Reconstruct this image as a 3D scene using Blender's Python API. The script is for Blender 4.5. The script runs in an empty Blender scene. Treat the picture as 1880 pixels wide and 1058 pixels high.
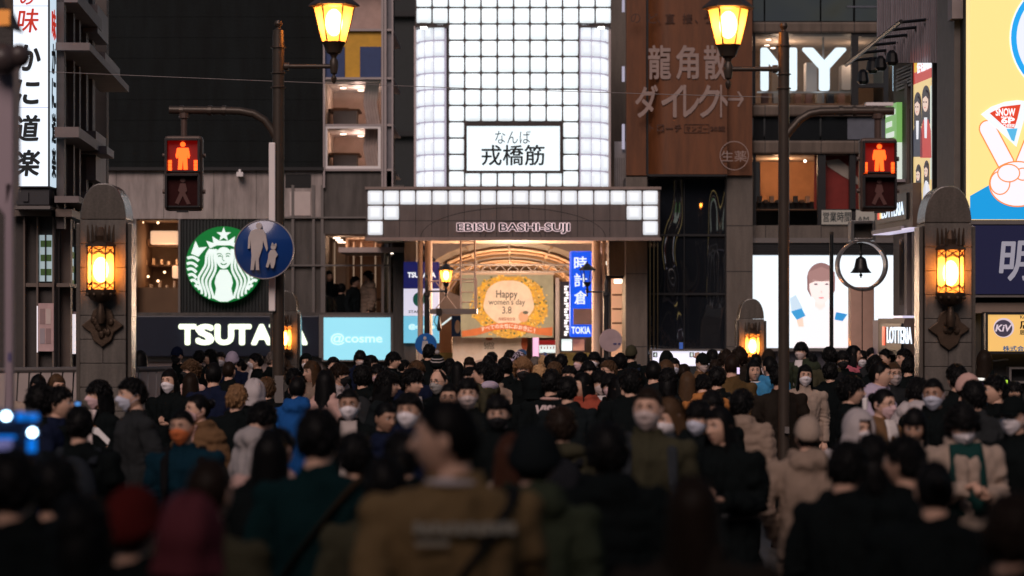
import bpy, bmesh, math, random
import numpy as np
from mathutils import Vector, Matrix, noise
random.seed(11)
rng = np.random.default_rng(5)
SC = bpy.context.scene
COL = SC.collection
R = math.radians
PI = math.pi

# ------------------------------------------------------------------ camera, sky, sun, exposure
F = 4439.0          # focal length in photo pixels (85 mm on a 36 mm sensor, 1880 px wide)
CH = 2.25           # camera height over the street in front of the arcade
HY = 585.0          # horizon row
cam_d = bpy.data.cameras.new('camera'); cam = bpy.data.objects.new('camera', cam_d); COL.objects.link(cam)
cam.location = (0, 0, CH); cam.rotation_euler = (R(90), 0, 0)
cam_d.sensor_width = 36; cam_d.lens = 85; cam_d.shift_y = (HY - 529) / 1880
cam_d.clip_start = 0.3; cam_d.clip_end = 600
cam_d.dof.use_dof = True; cam_d.dof.focus_distance = 30; cam_d.dof.aperture_fstop = 1.75; cam_d.dof.aperture_blades = 9
SC.camera = cam

wd = bpy.data.worlds.new('World'); SC.world = wd; wd.use_nodes = True
nt = wd.node_tree; bg = nt.nodes['Background']
sky = nt.nodes.new('ShaderNodeTexSky'); sky.sky_type = 'NISHITA'; sky.sun_disc = False
SUN_EL, SUN_AZ = 37, 192
sky.sun_elevation = R(SUN_EL); sky.sun_rotation = R(SUN_AZ)
nt.links.new(sky.outputs[0], bg.inputs[0]); bg.inputs[1].default_value = 0.028
sd = bpy.data.lights.new('sun', 'SUN'); sun = bpy.data.objects.new('sun', sd); COL.objects.link(sun)
sd.energy = 1.75; sd.angle = R(32); sd.color = (1.0, 0.77, 0.69)
d_ = Vector((math.sin(R(SUN_AZ)) * math.cos(R(SUN_EL)), math.cos(R(SUN_AZ)) * math.cos(R(SUN_EL)), math.sin(R(SUN_EL))))
sun.rotation_euler = d_.to_track_quat('Z', 'Y').to_euler()
vs = SC.view_settings; vs.view_transform = 'Standard'; vs.look = 'None'; vs.exposure = 0; vs.gamma = 1; vs.use_curve_mapping = False
SC.cycles.max_bounces = 6; SC.cycles.transparent_max_bounces = 12; SC.cycles.sample_clamp_indirect = 3
SC.cycles.caustics_reflective = False; SC.cycles.caustics_refractive = False

# ------------------------------------------------------------------ helpers
def PX(x, D): return (x - 940) / F * D
def PZ(y, D): return CH - (y - HY) / F * D
def G(D): return 0.28 * min(1, max(0, (22 - D) / 15))       # the bridge deck rises towards the camera
def lin(c): return tuple(((v / 255 + .055) / 1.055) ** 2.4 if v > 10 else v / 255 / 12.92 for v in c)

_M = {}
def dm(name, rgb, rough=.7, metal=0., var=.25, scale=6., bump=.0, bscale=60., spec=.4, coat=0., dirt=0.):
    """procedural surface: base colour (linear) with noise variation and a fine bump"""
    if name in _M: return _M[name]
    m = bpy.data.materials.new(name); m.use_nodes = True; _M[name] = m
    n = m.node_tree.nodes; L = m.node_tree.links; b = n['Principled BSDF']
    b.inputs['Roughness'].default_value = rough; b.inputs['Metallic'].default_value = metal
    b.inputs['Specular IOR Level'].default_value = spec; b.inputs['Coat Weight'].default_value = coat
    tc = n.new('ShaderNodeTexCoord')
    nz = n.new('ShaderNodeTexNoise'); nz.inputs['Scale'].default_value = scale; nz.inputs['Detail'].default_value = 6
    L.new(tc.outputs['Object'], nz.inputs['Vector'])
    mx = n.new('ShaderNodeMix'); mx.data_type = 'RGBA'
    mx.inputs['A'].default_value = (*[c * (1 - var) for c in rgb], 1); mx.inputs['B'].default_value = (*[min(1, c * (1 + var)) for c in rgb], 1)
    L.new(nz.outputs['Fac'], mx.inputs['Factor']); L.new(mx.outputs['Result'], b.inputs['Base Color'])
    if dirt:                                                    # rain streaks and grime
        mp = n.new('ShaderNodeMapping'); mp.inputs['Scale'].default_value = (4.5, 4.5, .7); L.new(tc.outputs['Object'], mp.inputs[0])
        n3 = n.new('ShaderNodeTexNoise'); n3.inputs['Scale'].default_value = 1.3; n3.inputs['Detail'].default_value = 7; n3.inputs['Roughness'].default_value = .65; L.new(mp.outputs[0], n3.inputs['Vector'])
        mr = n.new('ShaderNodeMapRange'); mr.inputs['From Min'].default_value = .36; mr.inputs['From Max'].default_value = .62; mr.inputs['To Min'].default_value = 1 - dirt; L.new(n3.outputs['Fac'], mr.inputs['Value'])
        m4 = n.new('ShaderNodeVectorMath'); m4.operation = 'SCALE'; L.new(mx.outputs['Result'], m4.inputs[0]); L.new(mr.outputs[0], m4.inputs['Scale']); L.new(m4.outputs[0], b.inputs['Base Color'])
    if bump:
        n2 = n.new('ShaderNodeTexNoise'); n2.inputs['Scale'].default_value = bscale; n2.inputs['Detail'].default_value = 4
        L.new(tc.outputs['Object'], n2.inputs['Vector'])
        bp = n.new('ShaderNodeBump'); bp.inputs['Strength'].default_value = bump; bp.inputs['Distance'].default_value = .02
        L.new(n2.outputs['Fac'], bp.inputs['Height']); L.new(bp.outputs['Normal'], b.inputs['Normal'])
    return m

def em(name, rgb255, k=1.0, jitter=0.):
    """something that gives off light: colour as photographed, strength k"""
    if name in _M: return _M[name]
    m = bpy.data.materials.new(name); m.use_nodes = True; _M[name] = m
    n = m.node_tree.nodes; L = m.node_tree.links; b = n['Principled BSDF']
    c = (*lin(rgb255), 1)
    b.inputs['Base Color'].default_value = tuple(v * .4 for v in c[:3]) + (1,)
    b.inputs['Emission Color'].default_value = c; b.inputs['Emission Strength'].default_value = k; b.inputs['Roughness'].default_value = .35
    if jitter:
        oi = n.new('ShaderNodeObjectInfo'); mr = n.new('ShaderNodeMapRange')
        mr.inputs['To Min'].default_value = k * (1 - jitter); mr.inputs['To Max'].default_value = k * (1 + jitter)
        L.new(oi.outputs['Random'], mr.inputs['Value']); L.new(mr.outputs[0], b.inputs['Emission Strength'])
    return m

def hotspot(m, k, lo):
    """lamp behind a diffusing block: brightest in the middle of each block"""
    n = m.node_tree.nodes; L = m.node_tree.links; tc = n.new('ShaderNodeTexCoord'); vm = n.new('ShaderNodeVectorMath'); vm.operation = 'ABSOLUTE'
    sb = n.new('ShaderNodeVectorMath'); sb.operation = 'SUBTRACT'; sb.inputs[1].default_value = (.5, .5, .5); L.new(tc.outputs['Generated'], sb.inputs[0]); L.new(sb.outputs[0], vm.inputs[0])
    sx = n.new('ShaderNodeSeparateXYZ'); L.new(vm.outputs[0], sx.inputs[0]); mxm = n.new('ShaderNodeMath'); mxm.operation = 'MAXIMUM'; L.new(sx.outputs[0], mxm.inputs[0]); L.new(sx.outputs[2], mxm.inputs[1])
    oi = n.new('ShaderNodeObjectInfo'); mr = n.new('ShaderNodeMapRange'); mr.interpolation_type = 'SMOOTHSTEP'
    for i, v in (('From Min', .18), ('From Max', .52), ('To Min', k), ('To Max', k * lo)): mr.inputs[i].default_value = v
    L.new(mxm.outputs[0], mr.inputs['Value']); m2 = n.new('ShaderNodeMapRange'); m2.inputs['To Min'].default_value = .86; m2.inputs['To Max'].default_value = 1.06; L.new(oi.outputs['Random'], m2.inputs['Value'])
    ml = n.new('ShaderNodeMath'); ml.operation = 'MULTIPLY'; L.new(mr.outputs[0], ml.inputs[0]); L.new(m2.outputs[0], ml.inputs[1]); L.new(ml.outputs[0], n['Principled BSDF'].inputs['Emission Strength'])
    return m

def glass(name, tint=(1, 1, 1), refl=.12, rough=.02):
    if name in _M: return _M[name]
    m = bpy.data.materials.new(name); m.use_nodes = True; _M[name] = m
    n = m.node_tree.nodes; L = m.node_tree.links; n.remove(n['Principled BSDF'])
    t = n.new('ShaderNodeBsdfTransparent'); t.inputs[0].default_value = (*tint, 1)
    g = n.new('ShaderNodeBsdfGlossy'); g.inputs['Roughness'].default_value = rough
    mx = n.new('ShaderNodeMixShader'); mx.inputs[0].default_value = refl
    L.new(t.outputs[0], mx.inputs[1]); L.new(g.outputs[0], mx.inputs[2]); L.new(mx.outputs[0], n['Material Output'].inputs[0])
    return m

def frosted(name, tint, mix=.55):
    """lamp glass: part clear, part milky, so the bulb behind it lights it up"""
    if name in _M: return _M[name]
    m = bpy.data.materials.new(name); m.use_nodes = True; _M[name] = m
    n = m.node_tree.nodes; L = m.node_tree.links; n.remove(n['Principled BSDF'])
    t = n.new('ShaderNodeBsdfTransparent'); t.inputs[0].default_value = (*tint, 1)
    g = n.new('ShaderNodeBsdfTranslucent'); g.inputs[0].default_value = (*tint, 1)
    mx = n.new('ShaderNodeMixShader'); mx.inputs[0].default_value = mix
    L.new(t.outputs[0], mx.inputs[1]); L.new(g.outputs[0], mx.inputs[2]); L.new(mx.outputs[0], n['Material Output'].inputs[0])
    return m

def wavy_glass(name, rgb, rough=.03, scale=2.2, strength=.5, stretch=(1, 1, .35)):
    if name in _M: return _M[name]
    m = dm(name, rgb, rough, 0, .2, 1.0, spec=1.0, coat=1.0)
    n = m.node_tree.nodes; L = m.node_tree.links; b = n['Principled BSDF']
    tc = n.new('ShaderNodeTexCoord'); mp = n.new('ShaderNodeMapping'); mp.inputs['Scale'].default_value = stretch
    nz = n.new('ShaderNodeTexNoise'); nz.inputs['Scale'].default_value = scale; nz.inputs['Detail'].default_value = 1
    bp = n.new('ShaderNodeBump'); bp.inputs['Strength'].default_value = strength; bp.inputs['Distance'].default_value = .15
    L.new(tc.outputs['Object'], mp.inputs[0]); L.new(mp.outputs[0], nz.inputs['Vector']); L.new(nz.outputs['Fac'], bp.inputs['Height'])
    L.new(bp.outputs[0], b.inputs['Normal']); L.new(bp.outputs[0], b.inputs['Coat Normal'])
    return m

class MB:
    def __init__(s): s.v = []; s.f = []; s.m = []
    def add(s, vs, fs, m=0):
        o = len(s.v); s.v += [tuple(v) for v in vs]
        for f in fs: s.f.append([i + o for i in f]); s.m.append(m)
        return s
    def hexa(s, p, m=0):
        return s.add(p, [(0, 3, 2, 1), (4, 5, 6, 7), (0, 1, 5, 4), (1, 2, 6, 5), (2, 3, 7, 6), (3, 0, 4, 7)], m)
    def box(s, x0, x1, y0, y1, z0, z1, m=0):
        return s.hexa([(x0, y0, z0), (x1, y0, z0), (x1, y1, z0), (x0, y1, z0), (x0, y0, z1), (x1, y0, z1), (x1, y1, z1), (x0, y1, z1)], m)
    def bp(s, x0, x1, y0, y1, D, dep=.1, m=0):
        """box whose front face shows at photo rectangle x0..x1, y0(top)..y1 at depth D"""
        return s.box(PX(x0, D), PX(x1, D), D, D + dep, PZ(y1, D), PZ(y0, D), m)
    def prism(s, pts, y0, y1, m=0):
        """outline (x, z) extruded in y; front cap at y0"""
        n = len(pts)
        a = sum(pts[i][0] * pts[(i + 1) % n][1] - pts[(i + 1) % n][0] * pts[i][1] for i in range(n))
        if a < 0: pts = pts[::-1]
        vs = [(x, y0, z) for x, z in pts] + [(x, y1, z) for x, z in pts]
        fs = [tuple(range(n)), tuple(range(2 * n - 1, n - 1, -1))] + [(i, i + n, (i + 1) % n + n, (i + 1) % n) for i in range(n)]
        return s.add(vs, fs, m)
    def pp(s, pts, D, dep=.01, m=0):
        return s.prism([(PX(x, D), PZ(y, D)) for x, y in pts], D, D + dep, m)
    def lathe(s, cx, cy, prof, n=16, m=0, rot=0.):
        vs = []; fs = []
        for r, z in prof:
            for k in range(n):
                a = rot + 2 * PI * k / n; vs.append((cx + r * math.cos(a), cy + r * math.sin(a), z))
        for j in range(len(prof) - 1):
            for k in range(n):
                fs.append((j * n + k, j * n + (k + 1) % n, (j + 1) * n + (k + 1) % n, (j + 1) * n + k))
        fs.append(tuple(range(n - 1, -1, -1))); fs.append(tuple(range((len(prof) - 1) * n, len(prof) * n)))
        return s.add(vs, fs, m)
    def tube(s, pts, rad, n=8, m=0, flat=1.0):
        pts = [Vector(p) for p in pts]; k = len(pts)
        if not hasattr(rad, '__len__'): rad = [rad] * k
        vs = []; fs = []; up = Vector((0, 0, 1))
        t0 = (pts[1] - pts[0]).normalized()
        if abs(t0.z) > .9: up = Vector((0, 1, 0))
        for i, p in enumerate(pts):
            t = (pts[min(i + 1, k - 1)] - pts[max(i - 1, 0)]).normalized()
            a = t.cross(up).normalized(); b = a.cross(t).normalized()
            for j in range(n):
                w = 2 * PI * j / n; vs.append(p + a * (rad[i] * math.cos(w)) + b * (rad[i] * flat * math.sin(w)))
        for i in range(k - 1):
            for j in range(n): fs.append((i * n + j, i * n + (j + 1) % n, (i + 1) * n + (j + 1) % n, (i + 1) * n + j))
        fs.append(tuple(range(n - 1, -1, -1))); fs.append(tuple(range((k - 1) * n, k * n)))
        return s.add(vs, fs, m)
    def ball(s, c, r, nu=12, nv=8, m=0):
        rx, ry, rz = r if hasattr(r, '__len__') else (r, r, r)
        vs = [(c[0], c[1], c[2] - rz)]; fs = []
        for j in range(1, nv):
            e = -PI / 2 + PI * j / nv
            for k in range(nu):
                a = 2 * PI * k / nu; vs.append((c[0] + rx * math.cos(e) * math.cos(a), c[1] + ry * math.cos(e) * math.sin(a), c[2] + rz * math.sin(e)))
        vs.append((c[0], c[1], c[2] + rz)); t = len(vs) - 1
        for k in range(nu):
            fs.append((0, 1 + (k + 1) % nu, 1 + k)); o = 1 + (nv - 2) * nu
            fs.append((t, o + k, o + (k + 1) % nu))
            for j in range(nv - 2):
                fs.append((1 + j * nu + k, 1 + j * nu + (k + 1) % nu, 1 + (j + 1) * nu + (k + 1) % nu, 1 + (j + 1) * nu + k))
        return s.add(vs, fs, m)
    def disc(s, cx, cz, rx, y0, y1, m=0, n=40, rz=None):
        rz = rz or rx
        return s.prism([(cx + rx * math.cos(2 * PI * k / n), cz + rz * math.sin(2 * PI * k / n)) for k in range(n)], y0, y1, m)
    def ring(s, cx, cz, r0, r1, y0, y1, m=0, n=40):
        vs = []; fs = []
        for k in range(n):
            a = 2 * PI * k / n; c, q = math.cos(a), math.sin(a)
            vs += [(cx + r0 * c, y0, cz + r0 * q), (cx + r1 * c, y0, cz + r1 * q), (cx + r1 * c, y1, cz + r1 * q), (cx + r0 * c, y1, cz + r0 * q)]
        for k in range(n):
            a, b = 4 * k, 4 * ((k + 1) % n)
            for i in range(4): fs.append((a + i, b + i, b + (i + 1) % 4, a + (i + 1) % 4))
        return s.add(vs, fs, m)
    def mesh(s, name, mats, smooth=False):
        me = bpy.data.meshes.new(name); me.from_pydata(s.v, [], s.f)
        for m in (mats if isinstance(mats, (list, tuple)) else [mats]): me.materials.append(m)
        me.polygons.foreach_set('material_index', s.m)
        if smooth: me.polygons.foreach_set('use_smooth', [True] * len(s.f))
        me.update(); return me
    def build(s, name, mats, parent=None, smooth=False, bevel=0., angle=40):
        if parent is not None:
            l = parent.matrix_world.translation if parent.parent is None else wloc(parent)
            s.v = [(a - l[0], b - l[1], c - l[2]) for a, b, c in s.v]
        o = bpy.data.objects.new(name, s.mesh(name, mats, smooth)); COL.objects.link(o)
        if parent is not None: o.parent = parent
        if bevel:
            b = o.modifiers.new('bevel', 'BEVEL'); b.width = bevel; b.segments = 2; b.limit_method = 'ANGLE'; b.angle_limit = R(angle)
        if smooth: o.data.set_sharp_from_angle(angle=R(angle))
        return o
def wloc(o):
    l = Vector((0, 0, 0))
    while o is not None: l += o.location; o = o.parent
    return l
def tag(o, label=None, cat=None, group=None, kind=None):
    if label: o['label'] = label
    if cat: o['category'] = cat
    if group: o['group'] = group
    if kind: o['kind'] = kind
    return o
def thing(name, label, cat, loc=(0, 0, 0), group=None):
    o = bpy.data.objects.new(name, None); COL.objects.link(o); o.location = loc; o.empty_display_size = .2
    o.matrix_world = Matrix.Translation(loc)
    return tag(o, label, cat, group)
def part(name, mats, parent, fn, **kw):
    b = MB(); fn(b); return b.build(name, mats, parent, **kw)
def put(o, parent):
    """parent an object already made in world coordinates"""
    o.parent = parent; o.location = o.location - wloc(parent); return o

_fc = bpy.data.curves.new('lettering', 'FONT')
def text_mesh(s, bold=0., shear=0.):
    c = _fc; c.body = s; c.size = 1; c.offset = 0 if bold > 0 else bold; c.shear = shear; c.resolution_u = 3; c.extrude = .02
    o = bpy.data.objects.new('tmp', c); COL.objects.link(o)
    dg = bpy.context.evaluated_depsgraph_get(); dg.update()
    me = bpy.data.meshes.new_from_object(o.evaluated_get(dg)); bpy.data.objects.remove(o)
    return me
def lettering(s, O, U, V, N, mats, parent, bold=0., shear=0., thick=.01, name='lettering', keep=False):
    """writing fitted into the frame O + u U + v V, standing off along N"""
    me = text_mesh(s, bold, shear)
    n = len(me.vertices); co = np.zeros(n * 3); me.vertices.foreach_get('co', co); co = co.reshape(-1, 3)
    if bold > 0 and n:                                          # heavier strokes: the outline repeated a little round itself
        fs = [list(p.vertices) for p in me.polygons]; k_ = 6 if bold < .03 else 10
        sh_ = [(0, 0)] + [(bold * math.cos(2 * PI * i / k_), bold * math.sin(2 * PI * i / k_)) for i in range(k_)]
        if bold > .03: sh_ += [(x * .5, y * .5) for x, y in sh_[1:]]
        co = np.concatenate([co + np.array([x, y, .0006 * i]) for i, (x, y) in enumerate(sh_)])
        bpy.data.meshes.remove(me); me = bpy.data.meshes.new('lettering'); me.from_pydata(co.tolist(), [], [[v + n * i for v in f] for i in range(len(sh_)) for f in fs]); n = len(co)
    if not n: return None
    lo, hi = co.min(0), co.max(0); sz = np.maximum(hi - lo, 1e-6)
    u = (co[:, 0] - lo[0]) / sz[0]; v = (co[:, 1] - lo[1]) / sz[1]; w = (co[:, 2] - lo[2]) / sz[2] * thick
    if keep:
        a = (sz[0] / sz[1]) / (Vector(U).length / Vector(V).length)
        if a < 1: u = (u - .5) * a + .5
        else: v = (v - .5) / a + .5
    P = np.array(O) + np.outer(u, U) + np.outer(v, V) + np.outer(w, N)
    if parent is not None: P = P - np.array(wloc(parent))
    me.vertices.foreach_set('co', P.ravel()); me.materials.clear(); me.materials.append(mats); me.update()
    me.polygons.foreach_set('material_index', [0] * len(me.polygons))
    o = bpy.data.objects.new(name, me); COL.objects.link(o); o.parent = parent
    return o
def ftext(s, x0, x1, y0, y1, D, mats, parent, bold=0., shear=0., thick=.01, name='lettering', keep=False):
    """writing on a camera-facing plane at depth D inside photo rectangle"""
    return lettering(s, (PX(x0, D), D, PZ(y1, D)), (PX(x1, D) - PX(x0, D), 0, 0), (0, 0, PZ(y0, D) - PZ(y1, D)), (0, -1, 0), mats, parent, bold, shear, thick, name, keep)
def lamp(x, y, z, watts, color, size=.05, parent=None, name='lamp_light'):
    l = bpy.data.lights.new(name, 'POINT'); l.energy = watts; l.color = color; l.shadow_soft_size = size
    o = bpy.data.objects.new(name, l); COL.objects.link(o); o.location = (x, y, z)
    if parent is not None: put(o, parent)
    return o
def copy_thing(root, loc):
    c = root.copy(); COL.objects.link(c); c.location = loc
    for ch in root.children:
        d = ch.copy(); COL.objects.link(d); d.parent = c
        for g in ch.children:
            e = g.copy(); COL.objects.link(e); e.parent = d
    return c

# ------------------------------------------------------------------ shared materials
stone = dm('stone_granite', (.12, .102, .088), .5, 0, .35, 40, .25, 150, .5, dirt=.5)
stone_d = dm('stone_tan', (.13, .108, .092), .55, 0, .2, 30, .1, 120, dirt=.3)
conc = dm('concrete_pale', (.40, .345, .33), .8, 0, .2, 1.6, .15, 30, dirt=.4)
conc_g = dm('concrete_grey', (.11, .099, .093), .8, 0, .15, 3, .15, 30, dirt=.4)
char = dm('charcoal_panel', (.016, .020, .022), .6, 0, .25, 5, .1, 30)
dark = dm('dark_metal', (.02, .02, .022), .45, .3, .2, 8)
black = dm('black_paint', (.008, .008, .009), .4, 0, .2, 8)
steel = dm('brushed_steel', (.42, .40, .40), .28, 1., .15, 9, .08, 40)
alum = dm('pale_aluminium', (.55, .47, .45), .45, .2, .12, 5)
alum_d = dm('grey_aluminium', (.16, .145, .14), .5, .3, .15, 5)
bronze = dm('bronze', (.07, .045, .03), .45, .6, .35, 14, .2, 60)
polep = dm('pole_paint_brown', (.055, .042, .033), .42, .3, .2, 12, .05, 80)
whitep = dm('white_paint', (.78, .74, .74), .5, 0, .06, 6)
plaster = dm('plaster_warm', (.60, .50, .42), .8, 0, .1, 3)
wood = dm('wood_brown', (.16, .085, .045), .55, 0, .3, 7)
pane = glass('window_glass', (.95, .95, .95), .06)
amber = frosted('amber_lamp_glass', (1.0, .50, .17), .32)
bulb_w = em('bulb_glow', (255, 200, 128), 70)
# ------------------------------------------------------------------ ground
def ground():
    b = MB(); ys = [-60, 5, 7, 10, 14, 18, 22, 30, 60, 300]; xs = [-300, -12, -4, 4, 12, 300]
    for y in ys:
        for x in xs: b.v.append((x, y, G(max(y, 7))))
    n = len(xs)
    for j in range(len(ys) - 1):
        for i in range(n - 1): b.f.append((j * n + i, j * n + i + 1, (j + 1) * n + i + 1, (j + 1) * n + i)); b.m.append(0)
    m = dm('paving_stone_wet', (.06, .058, .058), .35, 0, .35, 2.2, .3, 25)
    nd = m.node_tree.nodes; L = m.node_tree.links
    br = nd.new('ShaderNodeTexBrick'); br.inputs['Scale'].default_value = 1.6; br.inputs['Mortar Size'].default_value = .012
    br.inputs['Color1'].default_value = (.07, .066, .064, 1); br.inputs['Color2'].default_value = (.05, .048, .047, 1); br.inputs['Mortar'].default_value = (.02, .02, .02, 1)
    L.new(nd['Texture Coordinate'].outputs['Object'], br.inputs['Vector']); L.new(br.outputs['Color'], nd['Principled BSDF'].inputs['Base Color'])
    tag(b.build('ground', m), kind='structure')
ground()

# ------------------------------------------------------------------ far backdrop block behind the gaps
t = thing('office_block', 'unlit dark block closing the gaps behind the arcade', 'building', (0, 95, 0))
part('wall', char, t, lambda b: b.bp(-200, 2100, -700, 700, 95, 3))
for i in range(3): part('ledge', dark, t, lambda b: b.bp(-200, 2100, -200 + i * 220, -190 + i * 220, 94.7, .25))

# ------------------------------------------------------------------ unseen block added behind the camera to shade the near crowd
t = thing('shade_block', 'unseen dark block added behind the viewpoint to shade the crowd', 'building', (0, -5, 0))
part('wall', char, t, lambda b: b.box(-22, 22, -9, -5, 0, 11.4))
for k in range(3): part('ledge', dark, t, lambda b: b.box(-22, 22, -5, -4.8, 3.4 + k * 3.4, 3.6 + k * 3.4))

# ------------------------------------------------------------------ corner shop building with coffee sign (left, D 48)
D = 48.0
t = thing('corner_shop_building', 'charcoal and pale concrete shop building left of the arcade entrance', 'building', (PX(400, D), D, 0))
def W(b):
    b.bp(60, 592, -260, 312, D + .3, 4)
part('upper_wall', dm('dark_cladding', (.0055, .0085, .0095), .75, 0, .35, 1.2, .2, 20, .2, dirt=.5), t, W)
for k in range(9):                          # horizontal cladding seams stand slightly proud
    y = -8 + k * 38
    part('cladding_seam', dm('dark_cladding', (.0055, .0085, .0095)), t, lambda b: b.bp(60, 592, y, y + 1.0, D + .294, .03))
part('coping', dark, t, lambda b: b.bp(100, 594, 307, 313, D - .12, .5))
part('concrete_band', conc, t, lambda b: b.bp(60, 592, 313, 402, D, 3.6))
for x in (213, 300, 392, 470): part('panel_joint', conc_g, t, lambda b: b.bp(x, x + 1, 314, 401, D - .004, .02))
part('floor_slab', conc_g, t, lambda b: b.bp(60, 724, 574, 580, D - .15, 3.8))
part('side_pier', conc_g, t, lambda b: b.bp(60, 248, 402, 574, D + .02, 3.5))
part('pale_plinth', dm('plinth_pale', (.30, .23, .22), .6, 0, .1, 4), t, lambda b: b.bp(150, 600, 664, 705, D - .05, 2))
part('plinth_cap', alum_d, t, lambda b: b.bp(150, 600, 656, 664, D - .12, 2))
part('lower_wall', char, t, lambda b: b.bp(60, 740, 705, 900, D, 3))
# shop window room
wr = part('window_room', dm('shop_room_wood', (.20, .115, .065), .7, 0, .25, 3), t, lambda b: (b.bp(249, 329, 403, 574, D + 2.2, .1), b.bp(249, 250.5, 403, 574, D + .05, 2.3), b.bp(327.5, 329, 403, 574, D + .05, 2.3), b.bp(249, 329, 402, 404, D + .05, 2.2), b.bp(249, 329, 528, 574, D + .25, 1.9)))
for (x0, x1, y0, y1) in ((249, 329, 450, 454), (249, 329, 486, 489)): part('shelf', wood, t, lambda b: b.bp(x0, x1, y0, y1, D + 1.6, .5))
for (x0, x1, y0, y1, k) in ((276, 326, 424, 449, 1.0), (250, 259, 424, 442, 1.0), (316, 327, 488, 511, .9)):
    part('lit_sign_shade', em('warm_shade', (255, 205, 165), 1.0), t, lambda b: b.bp(x0, x1, y0, y1, D + 1.2, .25), bevel=.03)
for i in range(16):
    x = 252 + i * 4.7 + random.uniform(-1, 1); h = random.uniform(6, 22); y1 = (486, 450, 528)[i % 3]
    c = [(.5, .32, .2), (.22, .12, .07), (.6, .5, .42)][i % 3]
    part('stocked_jar', dm('jar_%d' % (i % 3), c, .4), t, lambda b: b.bp(x, x + 3.6, y1 - h * .6, y1, D + 1.35, .2))
for (x, y) in ((262, 408), (290, 409), (256, 512), (272, 508), (290, 516), (302, 500)):
    part('room_lamp', em('room_bulb', (255, 210, 160), 5), t, lambda b: b.ball((PX(x, D + .9), D + .9, PZ(y, D + .9)), .025))
lamp(PX(290, D), D + 1.0, PZ(470, D), 16, (1, .62, .35), .15, t)
part('window_frame', alum_d, t, lambda b: (b.bp(247, 250, 402, 575, D - .05, .12), b.bp(327, 331, 402, 575, D - .05, .12)))
part('window_pane', pane, t, lambda b: b.bp(250, 327, 403, 574, D - .01, .012))
# corrugated charcoal panel behind the coffee sign
part('sign_backing', char, t, lambda b: b.bp(331, 506, 402, 574, D + .05, 3))
for i in range(29): part('corrugation', char, t, lambda b: b.bp(333 + i * 6, 336 + i * 6, 404, 573, D + .01, .06))
part('grey_panel', conc_g, t, lambda b: b.bp(506, 594, 402, 574, D + .04, 3))
for x in (535, 573, 589): part('panel_post', alum_d, t, lambda b: b.bp(x, x + 5, 340, 574, D - .03, .08))
for y in (398, 486): part('panel_rail', alum_d, t, lambda b: b.bp(506, 724, y, y + 3, D - .05, .06))
part('vent_recess', black, t, lambda b: b.bp(524, 571, 320, 345, D - .01, .05)); part('vent_plate', alum, t, lambda b: b.bp(532, 570, 352, 396, D - .02, .05))
part('security_camera', whitep, t, lambda b: (b.bp(434, 446, 316, 324, D - .25, .3), b.bp(438, 442, 311, 317, D - .15, .1)))
# shop front fascia
t2 = thing('bookshop_sign', 'navy fascia sign with glowing white letters TSUTAYA', 'sign', (PX(420, D), D - .3, PZ(655, D)))
part('board', dm('navy_board', (.010, .014, .030), .4), t2, lambda b: b.bp(250, 586, 580, 655, D - .3, .25), bevel=.02)
part('board_edge', alum_d, t2, lambda b: b.bp(585.5, 592, 578, 657, D - .31, .25))
wl = em('letter_white', (244, 255, 226), 1.35)
for ch, x0, x1 in (('T', 328, 361), ('S', 359, 394), ('U', 394, 430), ('T', 427, 462), ('A', 461, 500), ('Y', 493, 531), ('A', 527, 565)):
    ftext(ch, x0, x1, 595, 634, D - .34, wl, t2, .058, thick=.04, name='letter')
# round coffee sign
SIREN = thing('round_coffee_sign', 'round green sign with white crowned siren beside bookshop letters', 'sign', (PX(413, D), D - .2, PZ(486, D)))
green = em('sign_green', (0, 116, 48), .75); wht = em('sign_white', (232, 246, 240), .92)
cx, cz, rr = PX(413, D), PZ(486, D), 69.5 / F * D
part('disc', [green, dark], SIREN, lambda b: (b.disc(cx, cz, rr, D - .2, D - .05, 0, 64),))
def sp(b, pts, lay=1, m=0):
    b.prism([(cx + x * rr, cz + z * rr) for x, z in pts], D - .2 - .004 * lay, D - .2 - .004 * lay + .003, m)
def band(path, w):
    L_, R_ = [], []
    for i, (x, z) in enumerate(path):
        a, c = path[max(i - 1, 0)], path[min(i + 1, len(path) - 1)]; tx, tz = c[0] - a[0], c[1] - a[1]; l = math.hypot(tx, tz) or 1
        L_.append((x - tz / l * w / 2, z + tx / l * w / 2)); R_.append((x + tz / l * w / 2, z - tx / l * w / 2))
    return L_ + R_[::-1]
def inside(p): return [(x, z) for x, z in p if x * x + z * z < .96]
for s in (-1, 1):
    for i in range(4):
        path = []
        for k in range(22):
            q = k / 21; z = .40 - q * (1.36 - .06 * i)
            x = s * (.17 + .10 * i * (.55 + .45 * min(1, q * 2.2)) + .15 * min(1, q * 1.6) + .045 * math.sin(q * 11 + .5))
            path.append((x, z))
        path = inside(path)
        part('hair_wave', wht, SIREN, lambda b: sp(b, band(path, .062)))
    for i in range(6):                                   # tail scales at the rim
        z = .16 - i * .15; x0 = .97 * math.sqrt(max(0, 1 - z * z)); w = .30 - .03 * i
        path = inside([(s * (x0 - w * q), z + .05 * math.sin(q * 2.6) - .10 * q * q) for q in [k / 8 for k in range(9)]])
        part('tail_scale', wht, SIREN, lambda b: sp(b, band(path, .075)))
    part('tail_fin', wht, SIREN, lambda b: sp(b, [(s * x, z) for x, z in ((.86, .28), (.74, .62), (.66, .44), (.44, .46), (.60, .28), (.66, .20))]))
part('torso', wht, SIREN, lambda b: sp(b, [(-.10, -.14), (.10, -.14), (.20, -.30), (.24, -.48), (.20, -.64), (.26, -.90), (.1, -.98), (-.1, -.98), (-.26, -.90), (-.20, -.64), (-.24, -.48), (-.20, -.30)]))
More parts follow.
